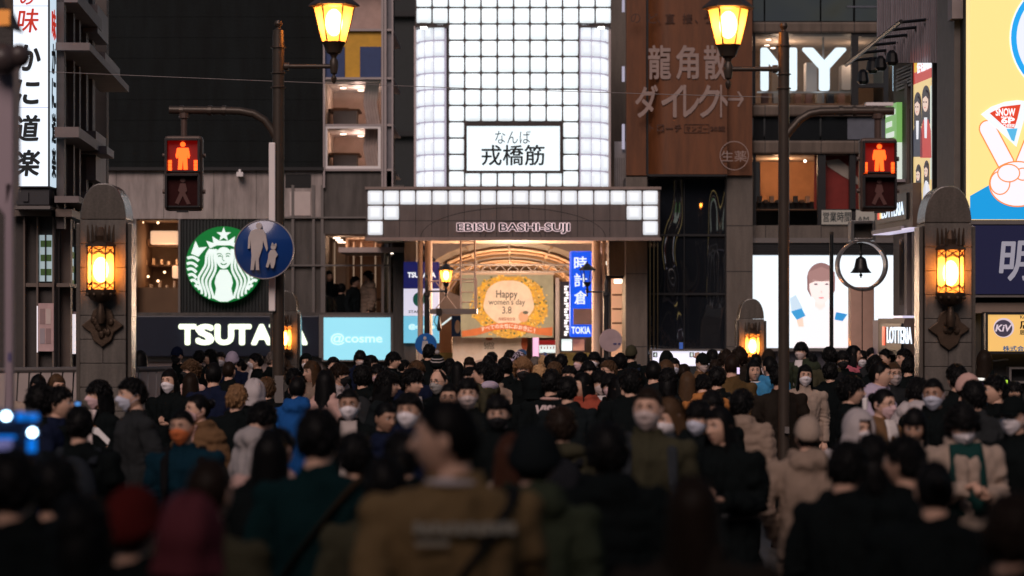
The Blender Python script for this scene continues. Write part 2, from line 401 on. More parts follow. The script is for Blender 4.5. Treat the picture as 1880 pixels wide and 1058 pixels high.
part('face', wht, SIREN, lambda b: sp(b, [(.225 * math.cos(a) * (1 - .18 * max(0, -math.sin(a))), .17 + .285 * math.sin(a)) for a in [2 * PI * k / 32 for k in range(32)]], 2))
part('crown', wht, SIREN, lambda b: sp(b, [(-.36, .42), (-.46, .62), (-.27, .56), (-.30, .74), (-.12, .62), (.12, .62), (.30, .74), (.27, .56), (.46, .62), (.36, .42), (.18, .50), (-.18, .50)], 2))
part('star', wht, SIREN, lambda b: sp(b, [((.2 if k % 2 == 0 else .08) * math.sin(k * PI / 5), .78 + (.2 if k % 2 == 0 else .08) * math.cos(k * PI / 5)) for k in range(10)], 3))
for s in (-1, 1):
    part('brow', green, SIREN, lambda b: sp(b, band([(s * (.05 + .13 * q), .26 + .03 * math.sin(q * 3)) for q in (0, .3, .6, 1)], .022), 3))
    part('eye', green, SIREN, lambda b: sp(b, band([(s * (.06 + .09 * q), .205 + .02 * math.sin(q * 3.1)) for q in (0, .3, .6, 1)], .028), 3))
part('nose', green, SIREN, lambda b: sp(b, band([(-.03, .24), (-.035, .14), (0, .09), (.03, .10)], .018), 3))
part('smile', green, SIREN, lambda b: sp(b, band([(-.08, .03), (-.03, -.005), (.03, -.005), (.08, .03)], .03), 3))
# pale blue light box
t3 = thing('cosmetics_light_box', 'pale cyan light box with the faint white word @cosme', 'sign', (PX(655, D), D - .3, PZ(662, D)))
part('box', em('cyan_box', (150, 222, 240), .95), t3, lambda b: b.bp(594, 717, 583, 661, D - .3, .3), bevel=.01)
part('box_frame', alum_d, t3, lambda b: (b.bp(591, 594, 578, 664, D - .32, .34), b.bp(717, 722, 578, 664, D - .32, .34), b.bp(594, 717, 578, 583, D - .32, .34), b.bp(594, 717, 661, 664, D - .32, .34)))
ftext('@cosme', 607, 702, 612, 634, D - .305, em('cyan_white', (208, 246, 248), 1.0), t3, .02, thick=.006)

# glazed stair tower between shop and arcade
t = thing('glazed_tower', 'narrow glazed tower with yellow and blue panel and lit rooms', 'building', (PX(658, D), D, 0))
fr = dm('tower_frame', (.36, .31, .31), .45, .2, .1, 5)
part('back_wall', conc_g, t, lambda b: b.bp(594, 724, -260, 575, D + 3.2, .1))
part('side_wall', plaster, t, lambda b: (b.bp(594, 596, -260, 574, D + .05, 3.2), b.bp(700, 704, -260, 574, D + .05, 3.2)))
for y in (-40, 55, 144, 230, 312): part('storey_slab', fr, t, lambda b: b.bp(594, 722, y - 2, y + 2, D - .06, 3.2))
for x, w in ((593, 3.5), (700, 4), (705, 4.5), (719, 3)): part('mullion', fr, t, lambda b: b.bp(x, x + w, -260, 345, D - .1, .16))
part('tower_side_glass', dm('tower_side_grey', (.20, .19, .21), .3), t, lambda b: b.bp(709, 719, -260, 345, D + .02, .05))
part('yellow_panel', dm('panel_yellow', (.62, .33, .03), .5), t, lambda b: b.bp(597, 700, 57, 143, D + .02, .05))
for x0, x1 in ((596.5, 633), (661, 699.5)): part('blue_panel', dm('panel_blue', (.030, .055, .16), .5), t, lambda b: b.bp(x0, x1, 86, 142, D - .005, .02))
part('curtain_panel', dm('curtain_beige', (.42, .30, .27), .8), t, lambda b: (b.bp(597, 700, -40, 54, D + .4, .05),))
for y0, y1 in ((148, 228), (234, 309)):
    part('room_back', dm('room_pinkish', (.50, .38, .33), .8), t, lambda b: b.bp(597, 700, y0, y1, D + 2.4, .05))
    part('room_ceiling', whitep, t, lambda b: b.bp(597, 700, y0, y0 + 2, D + .1, 2.3))
    lamp(PX(650, D), D + 1.4, PZ(y0 + 22, D), 11, (1, .68, .55), .1, t)
    for i in range(2):
        z = PZ(y0 + 6, D)
        part('downlight', em('downlight_glow', (255, 226, 200), 5), t, lambda b: b.lathe(PX(625 + 30 * i, D), D + .8 + .5 * i, [(.001, z), (.06, z), (.06, z - .02)], 10))
    part('curtain', dm('curtain_cream', (.55, .45, .42), .85), t, lambda b: [b.tube([(PX(672 + i * 5, D), D + .35, PZ(y0 + 2, D)), (PX(668 + i * 5, D), D + .32, PZ((y0 + y1) / 2, D)), (PX(675 + i * 5, D), D + .35, PZ(y1, D))], .035, 6) for i in range(5)])
    part('window_pane', pane, t, lambda b: b.bp(597, 700, y0, y1, D - .005, .01))
    part('picture_frame', wood, t, lambda b: b.bp(611, 640, y0 + 50, y0 + 74, D + 2.2, .06)); part('table', wood, t, lambda b: b.bp(603, 660, y1 - 28, y1 - 24, D + 1.0, .8))
    part('seat_block', alum_d, t, lambda b: b.bp(612, 655, y1 - 24, y1, D + .8, .5))
for (x0, x1, y0, y1) in ((597, 699, 232, 236), (597, 699, 305, 310), (597, 601, 236, 305), (694, 699, 236, 305)): part('sash', whitep, t, lambda b: b.bp(x0, x1, y0, y1, D - .05, .05))
part('lower_wall', conc_g, t, lambda b: b.bp(594, 726, 314, 430, D + .02, .3))
# cafe window with guests at a counter
part('cafe_back', dm('cafe_wall', (.42, .27, .19), .8), t, lambda b: b.bp(594, 704, 430, 574, D + 2.6, .05))
part('cafe_ceiling', plaster, t, lambda b: b.bp(594, 704, 430, 433, D + .2, 2.4))
for x in (613, 648, 662, 688): part('cafe_post', em('warm_strip', (255, 214, 180), .30), t, lambda b: b.bp(x, x + 2, 445, 574, D + 2.2, .1))
lamp(PX(650, D), D + 1.9, PZ(455, D), 13, (1, .6, .38), .12, t)
for i in range(3):
    part('cafe_downlight', em('downlight_glow', (255, 226, 200), 5), t, lambda b: b.bp(612 + i * 4, 624 + i * 5, 436 + i * 4, 438 + i * 4, D + 1.0 - .3 * i, .1))
for (x0, w) in ((594, 3), (700, 5), (713, 4)): part('cafe_mullion', alum_d, t, lambda b: b.bp(x0, x0 + w, 430, 575, D - .06, .1))
part('cafe_rail', alum_d, t, lambda b: b.bp(594, 722, 486, 488.5, D - .04, .05)); part('cafe_pane', pane, t, lambda b: b.bp(597, 700, 433, 574, D - .01, .01))
part('cafe_counter', wood, t, lambda b: b.bp(600, 700, 548, 552, D + .9, .5))
part('pier', conc_g, t, lambda b: b.bp(722, 742, 340, 900, D - .3, 1)); part('pier_low', conc_g, t, lambda b: b.bp(592, 722, 664, 900, D - .1, .6))

# ------------------------------------------------------------------ arcade entrance
A = 46.0
t = thing('arcade_gateway', 'tall glass block gateway of the shopping arcade with EBISU BASHI-SUJI canopy', 'gateway', (PX(941, A), A, 0))
grid = dm('grid_bronze', (.055, .042, .040), .5, .2, .2, 8)
blk = hotspot(em('glass_block_glow', (238, 246, 250), 1.3), 1.25, .74)
blk2 = hotspot(em('glass_block_glow_edge', (234, 240, 248), 1.1), 1.12, .74)
part('grid_backing', grid, t, lambda b: b.bp(822, 1064, -80, 346, A + .12, .5))
pitch = 30 / F * A; e = .045 * pitch
def pillow(w, h, d=.10):
    b = MB(); n = 6; k = 0.0
    for j in range(n + 1):
        for i in range(n + 1):
            u, v = i / n * 2 - 1, j / n * 2 - 1
            x = u * w / 2; z = v * h / 2; q = (1 - abs(u) ** 6) * (1 - abs(v) ** 6)
            b.v.append((x * (1 - .04 * v ** 6), -d * q, z * (1 - .04 * u ** 6)))
    for j in range(n):
        for i in range(n): a = j * (n + 1) + i; b.f.append((a, a + 1, a + n + 2, a + n + 1)); b.m.append(0)
    return b
pm = pillow(pitch - 2 * e, pitch - 2 * e).mesh('glass_block', blk, True)
pm_e = pillow(pitch * .66, pitch - 2 * e, .05).mesh('glass_block_narrow', blk2, True)
def place(me, loc, rz=0, par=t, name='glass_block', sc=None):
    o = bpy.data.objects.new(name, me); COL.objects.link(o); o.parent = par
    o.location = Vector(loc) - wloc(par); o.rotation_euler.z = rz
    if sc: o.scale = sc
    return o
rows = [343 - 15 - 30 * k for k in range(13)]
for j, y in enumerate(rows):
    for i in range(8):
        x = 838 + 30 * i
        if 1 <= i <= 6 and 229 < y < 317: continue
        place(pm, (PX(x, A), A + .1, PZ(y, A)))
    if y < 48:                                            # the head of the gateway is flat and full width
        for x in (778, 808, 1078, 1108): place(pm, (PX(x, A), A + .08, PZ(y, A)))
    else:                                                 # curved flanks turn back from the front
        for s in (-1, 1):
            for k in range(4):
                a = R(14 + 22 * k); r = .52
                x0 = PX(941 + s * 122, A) + s * r * math.sin(a) * 1.08; yy = A + .1 + r * (1 - math.cos(a))
                place(pm_e, (x0, yy, PZ(y, A)), s * a)
part('head_beam', grid, t, lambda b: (b.bp(762, 1121, -80, 47.5, A + .13, .6), b.bp(762, 822, 46, 50, A - .02, .75), b.bp(1064, 1121, 46, 50, A - .02, .75)))
for s in (-1, 1):
    def flank(b):
        prev = None
        for k in range(9):
            a = R(11 * k); r = .60
            b.v.append((PX(941 + s * 122, A) + s * r * math.sin(a) * 1.0, A + .20 + r * (1 - math.cos(a)), PZ(50, A))); b.v.append((b.v[-1][0], b.v[-1][1], PZ(345, A)))
        for k in range(8): b.f.append((2 * k, 2 * k + 1, 2 * k + 3, 2 * k + 2)); b.m.append(0)
    part('flank_backing', em('flank_glow', (188, 178, 196), .55), t, flank)
    part('flank_edge', dm('flank_trim', (.50, .42, .42), .4, .3), t, lambda b: b.bp(941 + s * 179 - 2, 941 + s * 179 + 1.5, 48, 345, A + .05, .5))
    part('soffit_lamp', em('soffit_lamp_glow', (255, 250, 240), 4), t, lambda b: b.bp(941 + s * 163 - 6, 941 + s * 163 + 6, 49, 52, A - .05, .12))
    part('soffit_lamp_housing', grid, t, lambda b: b.bp(941 + s * 163 - 8, 941 + s * 163 + 6, 42, 48.5, A - .08, .15))
# name panel
part('name_panel_frame', grid, t, lambda b: (b.bp(852, 1033, 227, 231.5, A - .06, .16), b.bp(852, 1033, 313.5, 318, A - .06, .16), b.bp(852, 857, 231.5, 313.5, A - .06, .16), b.bp(1028, 1033, 231.5, 313.5, A - .06, .16)))
part('name_panel', em('panel_glow', (232, 246, 252), 1.05), t, lambda b: b.bp(857, 1028, 231.5, 313.5, A - .03, .1))
ink = dm('ink_black', (.006, .014, .018), .5)
ftext('なんば', 909, 974, 240, 264, A - .035, ink, t, -.004, thick=.006)
ftext('戎橋筋', 884, 1000, 266, 304, A - .035, ink, t, .014, thick=.006)
# canopy
cpn = dm('canopy_panel', (.14, .112, .105), .55, .1, .1, 4, dirt=.25)
C = 44.6
part('canopy_face', cpn, t, lambda b: (b.bp(672, 1212, 345, 440, C, .2)), bevel=.02)
part('canopy_cap', dm('canopy_trim', (.26, .20, .18), .5, .2), t, lambda b: (b.bp(670, 1214, 343, 348, C - .05, 1.8), b.bp(670, 1214, 436, 441.5, C - .04, .3)))
part('canopy_deck', cpn, t, lambda b: b.bp(676, 1208, 348, 352, C + .2, 4))
part('canopy_soffit', dm('soffit_cream', (.62, .43, .30), .6), t, lambda b: b.bp(676, 1208, 434, 437, C + .2, 3.4))
cb = pillow(27.5 / F * C, 25.5 / F * C, .05).mesh('canopy_block', hotspot(em('canopy_glow', (240, 244, 250), 1.), 1.08, .6), True)
for i in range(18): place(cb, (PX(689 + 29.7 * i, C), C - .01, PZ(363, C)), name='canopy_block')
for x, n in ((689, 2), (718.7, 1), (1194, 2), (1164.2, 1)):
    for k in range(n): place(cb, (PX(x, C), C - .01, PZ(391 + 28 * k, C)), name='canopy_block')
for x in [703.8 + 29.7 * i for i in range(17)]: part('canopy_seam', dark, t, lambda b: b.bp(x - .5, x + .5, 377, 435, C - .003, .02))
part('canopy_seam', dark, t, lambda b: b.bp(705, 1180, 405, 406, C - .0035, .02))
for (w_, h_) in ((170, 55), (52, 30)):
    part('canopy_arc', dark, t, lambda b: b.add(*(lambda P: ([(PX(x, C), C - .002, PZ(y, C)) for x, y in P], [(k, k + 1, len(P) // 2 + k + 1, len(P) // 2 + k) for k in range(len(P) // 2 - 1)]))(
        [(942 + w_ * math.cos(a), 436 - h_ * math.sin(a)) for a in [PI * k / 30 for k in range(31)]] + [(942 + (w_ - 1) * math.cos(a), 436 - (h_ - 1.2) * math.sin(a)) for a in [PI * k / 30 for k in range(31)]])))
halo = em('letter_backlight', (255, 222, 226), .85)
ftext('EBISU BASHI-SUJI', 838, 1047, 409, 430, C - .02, halo, t, .07, thick=.012, name='letter_backlight')
ftext('EBISU BASHI-SUJI', 839, 1046, 410, 429, C - .05, ink, t, .018, thick=.02)
# columns and inner walls
col = dm('column_cream', (.56, .42, .34), .5, 0, .08, 5)
for x0, x1 in ((766, 776), (779, 793), (1087, 1103), (1106, 1113)):
    part('column', col, t, lambda b: b.lathe(PX((x0 + x1) / 2, A), A + .2, [((x1 - x0) / 2 / F * A, 0), ((x1 - x0) / 2 / F * A, PZ(440, A))], 20), smooth=True)
part('wall_pier', stone_d, t, lambda b: b.bp(1149, 1188, 325, 900, A - .2, 1.6)); part('wall_pier', conc_g, t, lambda b: b.bp(742, 764, 440, 900, A + .6, 6))
for y in (502, 636): part('pier_joint', dark, t, lambda b: b.bp(1149, 1188, y, y + 1.4, A - .203, .02))
part('wall_pier', stone_d, t, lambda b: b.bp(1118, 1149, 440, 506, A + .3, 1.0)); part('wall_pier', stone_d, t, lambda b: b.bp(1114, 1120, 506, 900, A + .35, 1))
# vaulted arcade roof, deep inside
vr = dm('vault_tan', (.42, .27, .16), .7, 0, .25, 2)
def vault(b):
    for j in range(2):
        y = 49 + j * 60
        for k in range(17):
            a = PI * k / 16; b.v.append((PX(935, 50) + 1.75 * math.cos(a), y, 3.02 + .80 * math.sin(a)))
    for k in range(16): b.f.append((k, k + 1, 18 + k, 17 + k)); b.m.append(0)
part('vault', vr, t, vault)
for j in range(9):
    y = 52.3 + j * 3.4
    part('vault_rib', vr, t, lambda b: b.tube([(PX(935, 50) + 1.70 * math.cos(PI * k / 14), y, 3.02 + .77 * math.sin(PI * k / 14)) for k in range(15)], .028, 6))
for i in range(5):
    a = PI * (i + 1) / 6
    part('vault_purlin', vr, t, lambda b: b.tube([(PX(935, 50) + 1.71 * math.cos(a), 49, 3.02 + .775 * math.sin(a)), (PX(935, 50) + 1.71 * math.cos(a), 80, 3.02 + .775 * math.sin(a))], .03, 5))
for s in (-1, 1):
    x0 = PX(935, 50) + s * 1.75; x1 = x0 + s * 1.6
    part('side_ceiling', dm('ceiling_mauve', (.42, .34, .32), .6), t, lambda b: b.box(min(x0, x1), max(x0, x1), 47.5, 90, 3.55, 3.65))
    part('side_wall', dm('arcade_wall', (.45, .33, .26), .7), t, lambda b: b.box(min(x1, x1 + s * .2), max(x1, x1 + s * .2), 49.5, 90, 0, 4.2))
    for k in range(6):
        y = 48.2 + k * 1.9
        part('downlight', em('arcade_downlight', (255, 240, 220), 7), t, lambda b: b.lathe(x0 + s * .55, y, [(.001, 3.545), (.10, 3.545), (.10, 3.55)], 12))
lamp(PX(941, 50), 46.9, 2.5, 420, (1, .68, .45), .4, t, 'arcade_light'); lamp(PX(941, 50), 56, 2.6, 420, (1, .62, .36), .4, t, 'arcade_light'); lamp(PX(941, 50), 66, 2.6, 420, (1, .66, .42), .4, t, 'arcade_light')
lamp(PX(941, C), C - .25 + 1.2, PZ(452, C), 60, (1, .62, .40), .4, t, 'canopy_light')
# truss across the mouth
tr = part('truss', alum_d, t, lambda b: (b.tube([(PX(805, 48), 48, PZ(486, 48)), (PX(1055, 48), 48, PZ(486, 48))], .022, 6), b.tube([(PX(805, 48), 48, PZ(499, 48)), (PX(1055, 48), 48, PZ(499, 48))], .022, 6),
     [b.tube([(PX(810 + k * 12, 48), 48, PZ(486 if k % 2 else 499, 48)), (PX(822 + k * 12, 48), 48, PZ(499 if k % 2 else 486, 48))], .012, 5) for k in range(20)]))
# back of the arcade
part('end_wall', dm('arcade_end', (.34, .22, .15), .8), t, lambda b: b.bp(740, 1160, 420, 900, 92, .3))

# gantry frame with ladder hanging before the left column
g = thing('ladder_gantry', 'cream hanging frame with ladder under the canopy left side', 'ladder', (PX(830, 45.2), 45.2, PZ(578, 45.2)))
for x in (846, 872): part('rail', col, g, lambda b: b.tube([(PX(x, 45.2), 45.2, PZ(440, 45.2)), (PX(x, 45.2), 45.2, PZ(577, 45.2))], .018, 6))
for k in range(7): part('rung', col, g, lambda b: b.tube([(PX(846, 45.2), 45.2, PZ(444 + k * 18.5, 45.2)), (PX(872, 45.2), 45.2, PZ(444 + k * 18.5, 45.2))], .011, 5))
part('platform', alum_d, g, lambda b: b.bp(785, 876, 567, 577, 45.1, .8))
part('brace', col, g, lambda b: (b.tube([(PX(786, 45.2), 45.2, PZ(517, 45.2)), (PX(875, 45.2), 45.2, PZ(512, 45.2))], .014, 5), b.tube([(PX(875, 45.2), 45.2, PZ(512, 45.2)), (PX(875, 45.2), 45.2, PZ(570, 45.2))], .014, 5),
     b.tube([(PX(800, 45.2), 45.2, PZ(567, 45.2)), (PX(838, 45.2), 45.2, PZ(518, 45.2))], .01, 5), b.tube([(PX(800, 45.2), 45.2, PZ(518, 45.2)), (PX(838, 45.2), 45.2, PZ(567, 45.2))], .01, 5)))
# banner
BD = 50.0
bn = thing('womens_day_banner', 'hanging banner with yellow flower wreath reading Happy women\'s day 3.8', 'banner', (PX(930, BD), BD, PZ(620, BD)))
part('cloth', dm('banner_sage', (.33, .36, .30), .8), bn, lambda b: b.bp(846, 1016, 502, 620, BD, .02))
part('top_bar', col, bn, lambda b: b.bp(844, 1018, 499, 505, BD - .03, .08))
def ell(cx_, cy_, rx, ry, n=40, w=0.): return [(cx_ + rx * math.cos(2 * PI * k / n) * (1 + w * math.sin(7 * 2 * PI * k / n)), cy_ + ry * math.sin(2 * PI * k / n) * (1 + w * math.sin(5 * 2 * PI * k / n))) for k in range(n)]
part('flower_ground', dm('banner_ochre', (.62, .40, .10), .8), bn, lambda b: b.pp(ell(936, 562, 68, 57, 48, .05), BD - .006, .004))
def petals(b):
    for k in range(420):
        a = random.uniform(0, 2 * PI); r = random.uniform(.66, 1.07)
        x, y = 936 + 68 * r * math.cos(a), 562 + 57 * r * math.sin(a); s = random.uniform(1.2, 2.6)
        if y < 504 or y > 619 or x < 848 or x > 1014: continue
        b.pp([(x + s * math.cos(q), y + s * math.sin(q)) for q in (0, 1.05, 2.1, 3.14, 4.2, 5.2)], BD - .010 - .0001 * (k % 30), .002, random.choice((0, 0, 0, 1, 2)))
tag(part('blossom', [dm('blossom_yellow', (.80, .52, .06), .8), dm('blossom_pale', (.80, .62, .22), .8), dm('leaf_print', (.14, .18, .09), .8)], bn, petals), kind='stuff')
part('cream_oval', dm('banner_cream', (.88, .74, .66), .8), bn, lambda b: b.pp(ell(934, 556, 46, 42, 40, .03), BD - .016, .004))
txt = dm('banner_ink', (.03, .035, .045), .7)
ftext('Happy', 911, 950, 533, 551, BD - .022, txt, bn, .006, thick=.004); ftext("women's day", 897, 964, 549, 563, BD - .022, txt, bn, .002, thick=.004)
ftext('3.8', 922, 939, 563, 576, BD - .022, txt, bn, .002, thick=.004); ftext('戎橋筋商店街', 915, 946, 583, 589, BD - .022, dm('banner_red', (.30, .08, .04), .7), bn, .008, thick=.004)
part('printed_lady', dm('banner_peach', (.72, .45, .32), .8), bn, lambda b: b.pp(ell(961, 582, 9, 10, 20), BD - .022, .003)); part('printed_hat', dm('banner_greygreen', (.12, .14, .13), .8), bn, lambda b: b.pp(ell(965, 574, 5, 3, 16), BD - .027, .003))
part('ribbon', dm('banner_orange', (.62, .20, .08), .8), bn, lambda b: b.pp([(848, 608), (875, 603), (905, 595), (935, 592), (965, 597), (990, 603), (1014, 601), (1014, 617), (990, 615), (965, 610), (935, 604), (905, 607), (875, 616), (848, 619)], BD - .024, .004))
for i, ch in enumerate('すべての女性におおきに!'):
    x = 883 + i * 8.6; y = 596 + .0032 * (x - 925) ** 2 - 1.5
    ftext(ch, x, x + 7.6, y, y + 8.5, BD - .03, em('print_white', (255, 240, 225), .45), bn, .012, thick=.003, keep=True)
# expo banner
ED = 51.0
ex = thing('expo_banner', 'white banner with blue and red blobs reading EXPO 2025', 'banner', (PX(900, ED), ED, PZ(672, ED)))
part('cloth', dm('expo_white', (.85, .76, .78), .8), ex, lambda b: b.bp(831, 966, 618, 672, ED, .02)); part('edge_cloth', dm('expo_blue', (.02, .08, .30), .8), ex, lambda b: b.bp(829, 846, 580, 619, ED + .05, .02))
for (x, y, rx, ry, c) in ((842, 636, 6, 12, 'w'), (868, 634, 20, 17, 'w'), (903, 668, 38, 9, 'g'), (958, 648, 9, 7, 'b'), (952, 664, 18, 11, 'r'), (963, 630, 6, 14, 'r'), (840, 600, 5, 12, 'w')):
    m_ = {'w': dm('expo_pale', (.82, .72, .72), .8), 'g': dm('expo_grey', (.5, .42, .46), .8), 'b': dm('expo_blue', (.02, .08, .30), .8), 'r': dm('expo_red', (.45, .12, .06), .8)}[c]
    part('printed_blob', m_, ex, lambda b: b.pp(ell(x, y, rx, ry, 24), ED - .006 - random.random() * .004, .003))
part('printed_mark', dm('expo_red', (.45, .12, .06), .8), ex, lambda b: b.pp(ell(898, 622, 7, 3, 16), ED - .012, .003))
ftext('EXPO', 889, 907, 629, 634.5, ED - .012, txt, ex, .01, thick=.003); ftext('2025', 889, 907, 635, 641, ED - .012, txt, ex, .01, thick=.003)
# arcade signs
sgn = thing('tall_tenant_sign', 'tall sign in navy white and cyan beside the left arcade column', 'sign', (PX(773, 46.5), 46.5, PZ(630, 46.5)))
part('navy_panel', em('sgn_navy', (24, 30, 92), .8), sgn, lambda b: b.bp(741, 806, 481, 530, 46.5, .15)); part('white_panel', em('sgn_lilac', (222, 220, 240), .85), sgn, lambda b: b.bp(741, 806, 530.3, 580, 46.5, .15)); part('cyan_panel', em('sgn_cyan', (116, 196, 226), .85), sgn, lambda b: b.bp(741, 806, 580.3, 630, 46.5, .15))
ftext('TSUTAYA', 748, 800, 500, 510, 46.49, em('sgn_white', (240, 244, 250), 1), sgn, .04, thick=.006); ftext('STARBUCKS', 750, 798, 570, 575, 46.49, ink, sgn, .02, thick=.006)
part('round_mark', em('sgn_green', (10, 84, 72), .6), sgn, lambda b: b.pp(ell(769, 550, 11, 13, 30), 46.488, .008)); ftext('@cosme', 750, 798, 595, 606, 46.49, em('cyan_white', (208, 246, 248), 1.0), sgn, .03, thick=.006)
tk = thing('watch_shop_sign', 'tall vivid blue sign with white characters 時計倉 and TOKIA', 'sign', (PX(1066, 46.4), 46.4, PZ(620, 46.4)))
part('panel', em('tokia_blue', (14, 84, 232), .95), tk, lambda b: b.bp(1046, 1087, 461, 619, 46.4, .2), bevel=.03)
for ch, y in (('時', 471), ('計', 502), ('倉', 534)): ftext(ch, 1054, 1078, y, y + 25, 46.39, em('tokia_white', (226, 240, 255), 1.05), tk, .016, thick=.01)
part('brown_plate', dm('plate_mauve', (.26, .18, .17), .6), tk, lambda b: b.bp(1053, 1088, 567, 596, 46.32, .06)); ftext('TOKIA', 1049, 1084, 600, 613, 46.39, em('tokia_white', (226, 240, 255), 1.05), tk, .03, thick=.01)
bk = thing('black_menu_sign', 'narrow black sign with white blocks beside the blue watch sign', 'sign', (PX(1036, 47.2), 47.2, PZ(622, 47.2)))
part('panel', black, bk, lambda b: b.bp(1028, 1046, 517, 622, 47.2, .12)); part('post', alum_d, bk, lambda b: b.bp(1020, 1027, 510, 660, 47.25, .15))
for k in range(9): part('print_block', em('sgn_white', (240, 244, 250), 1), bk, lambda b: (b.bp(1036, 1044, 525 + k * 10.4, 528 + k * 10.4, 47.19, .008), b.bp(1036 + 3 * (k % 2), 1041 + 3 * (k % 2), 529 + k * 10.4, 533.5 + k * 10.4, 47.19, .008)))
sb = thing('white_panel_sign', 'small blank white lit panel in dark frame under the black sign', 'sign', (PX(1040, 47.3), 47.3, PZ(646, 47.3)))
part('panel', em('lit_white', (236, 248, 244), 1.0), sb, lambda b: b.bp(1031, 1050, 623, 644, 47.3, .08)); part('frame', alum_d, sb, lambda b: b.bp(1029, 1075, 621, 646, 47.33, .08)); part('poster', dm('poster_pink', (.5, .3, .25), .7), sb, lambda b: b.bp(1052, 1073, 623, 644, 47.31, .02))
rs = thing('red_shop_sign', 'small red and white lit shop sign deep inside the arcade', 'sign', (PX(1005, 55), 55, PZ(650, 55)))
part('panel', em('red_sign', (150, 30, 30), .7), rs, lambda b: b.bp(990, 1021, 625, 634, 55, .1)); part('lit_face', em('lit_white', (236, 248, 244), 1.0), rs, lambda b: b.bp(990, 1021, 634.2, 648, 55, .1)); part('print_block', em('red_letters', (150, 30, 30), .7), rs, lambda b: [b.bp(993 + 5.6 * k, 995 + 5.6 * k, 636 + k % 2, 641, 54.99, .008) for k in range(5)])
ps = thing('pink_lit_panel', 'narrow pink lit panel deep in the arcade beside red sign', 'sign', (PX(983, 56), 56, PZ(660, 56)))
part('panel', em('pink_lit', (250, 190, 226), 1.0), ps, lambda b: b.bp(978, 989, 618, 665, 56, .1)); part('frame', dark, ps, lambda b: b.bp(975, 978, 616, 665, 55.98, .1))
ws = thing('arcade_shop_front', 'warm lit shop front at the right inner side of arcade', 'shop', (PX(1132, 47), 47, 0))
part('interior', em('shop_glow', (236, 178, 140), .55), ws, lambda b: b.bp(1121, 1147, 512, 700, 48.2, .1)); part('frame', dark, ws, lambda b: (b.bp(1118, 1122, 506, 700, 46.9, .2), b.bp(1122, 1147, 506, 511, 46.9, .2)))
for k in range(4): part('shelf', wood, ws, lambda b: b.bp(1124, 1146, 540 + 26 * k, 543 + 26 * k, 47.8, .3))
part('blue_edge', em('tokia_blue', (14, 84, 232), .95), ws, lambda b: b.bp(1113.5, 1118, 512, 600, 46.95, .1)); part('top_lamp', em('downlight_glow', (255, 226, 200), 5), ws, lambda b: b.bp(1128, 1142, 513, 520, 47.6, .1))
sh = thing('arcade_shelter', 'tan kiosk block standing deep inside the arcade entrance', 'kiosk', (PX(820, 52), 52, 0))
part('body', dm('kiosk_tan', (.45, .26, .16), .7), sh, lambda b: b.bp(807, 829, 590, 800, 52, .8)); part('awning', dm('kiosk_green', (.22, .20, .08), .7), sh, lambda b: b.bp(798, 835, 648, 662, 51.8, 1)); part('light_tube', em('lit_white', (236, 248, 244), 1.0), sh, lambda b: b.tube([(PX(811, 51.7), 51.7, PZ(597, 51.7)), (PX(829, 51.7), 51.7, PZ(583, 51.7))], .02, 6)); part('counter_front', dm('kiosk_green', (.22, .20, .08), .7), sh, lambda b: b.bp(1020, 1085, 648, 700, 51.8, .4))
# ------------------------------------------------------------------ billboard building (right of the arcade)
B = 46.5
t = thing('billboard_building', 'stone building with dark mirrored glass under the orange billboard', 'building', (PX(1260, B), B, 0))
part('stone_edge', stone_d, t, lambda b: (b.bp(1150, 1189, 318, 440, B + .1, 2), b.bp(1334, 1382, 310, 900, B, 2.5), b.bp(1120, 1150, -200, 345, B + 3, .3)))
for y in (414, 498, 636): part('stone_joint', dark, t, lambda b: b.bp(1334, 1382, y, y + 1.3, B - .003, .02))
mg = wavy_glass('mirror_glass_dark', (.010, .012, .016), .02, 1.5, .55)
for (x0, x1, y0, y1) in ((1190, 1255.5, 327, 430), (1257, 1331, 327, 430), (1190, 1255.5, 434, 538), (1257, 1331, 434, 538), (1190, 1255.5, 542, 650), (1257, 1331, 542, 650)):
    part('mirror_pane', mg, t, lambda b: b.bp(x0, x1, y0, y1, B + .12, .05))
part('glass_mullion', dark, t, lambda b: (b.bp(1186, 1190, 325, 660, B + .05, .2), b.bp(1255.5, 1257, 325, 660, B + .08, .2), b.bp(1331, 1334, 325, 660, B + .05, .2), b.bp(1190, 1331, 430, 434, B + .07, .2), b.bp(1190, 1331, 538, 542, B + .07, .2), b.bp(1190, 1331, 323, 327, B + .07, .2), b.bp(1190, 1331, 650, 655, B + .07, .2)))
for x in (1193, 1200, 1207): part('chrome_fin', dm('chrome_bronze', (.35, .24, .16), .12, 1.), t, lambda b: b.tube([(PX(x, B), B + .02, PZ(445, B)), (PX(x, B), B + .02, PZ(648, B))], .016, 8))
part('base_wall', char, t, lambda b: b.bp(1186, 1334, 655, 900, B + .3, 1)); part('lit_hoarding', dm('hoarding_grey', (.25, .23, .23), .6), t, lambda b: b.bp(1128, 1149, 260, 346, B + .4, .05))
for k in range(5): part('hoarding_rib', alum_d, t, lambda b: b.bp(1129 + 4 * k, 1130 + 4 * k, 290, 346, B + .38, .03))
for (y0, y1) in ((0, 22), (122, 150), (228, 274)): part('slot_lamp', em('slot_white', (200, 196, 220), .55), t, lambda b: b.bp(1142, 1147, y0, y1, B + .3, .05))
ob = thing('orange_billboard', 'large orange billboard with pale characters 龍角散 ダイレクト', 'billboard', (PX(1265, B), B - .2, PZ(322, B)))
org = dm('orange_vinyl', (.15, .050, .016), .55, 0, .06, 2, dirt=.35); org2 = dm('orange_vinyl_front', (.16, .054, .018), .5, 0, .06, 2, dirt=.35)
part('side_sheet', org, ob, lambda b: b.bp(1150, 1186, -60, 322, B - .1, .2)); part('side_sheet', org, ob, lambda b: b.bp(1335, 1381, -60, 322, B - .1, .2))
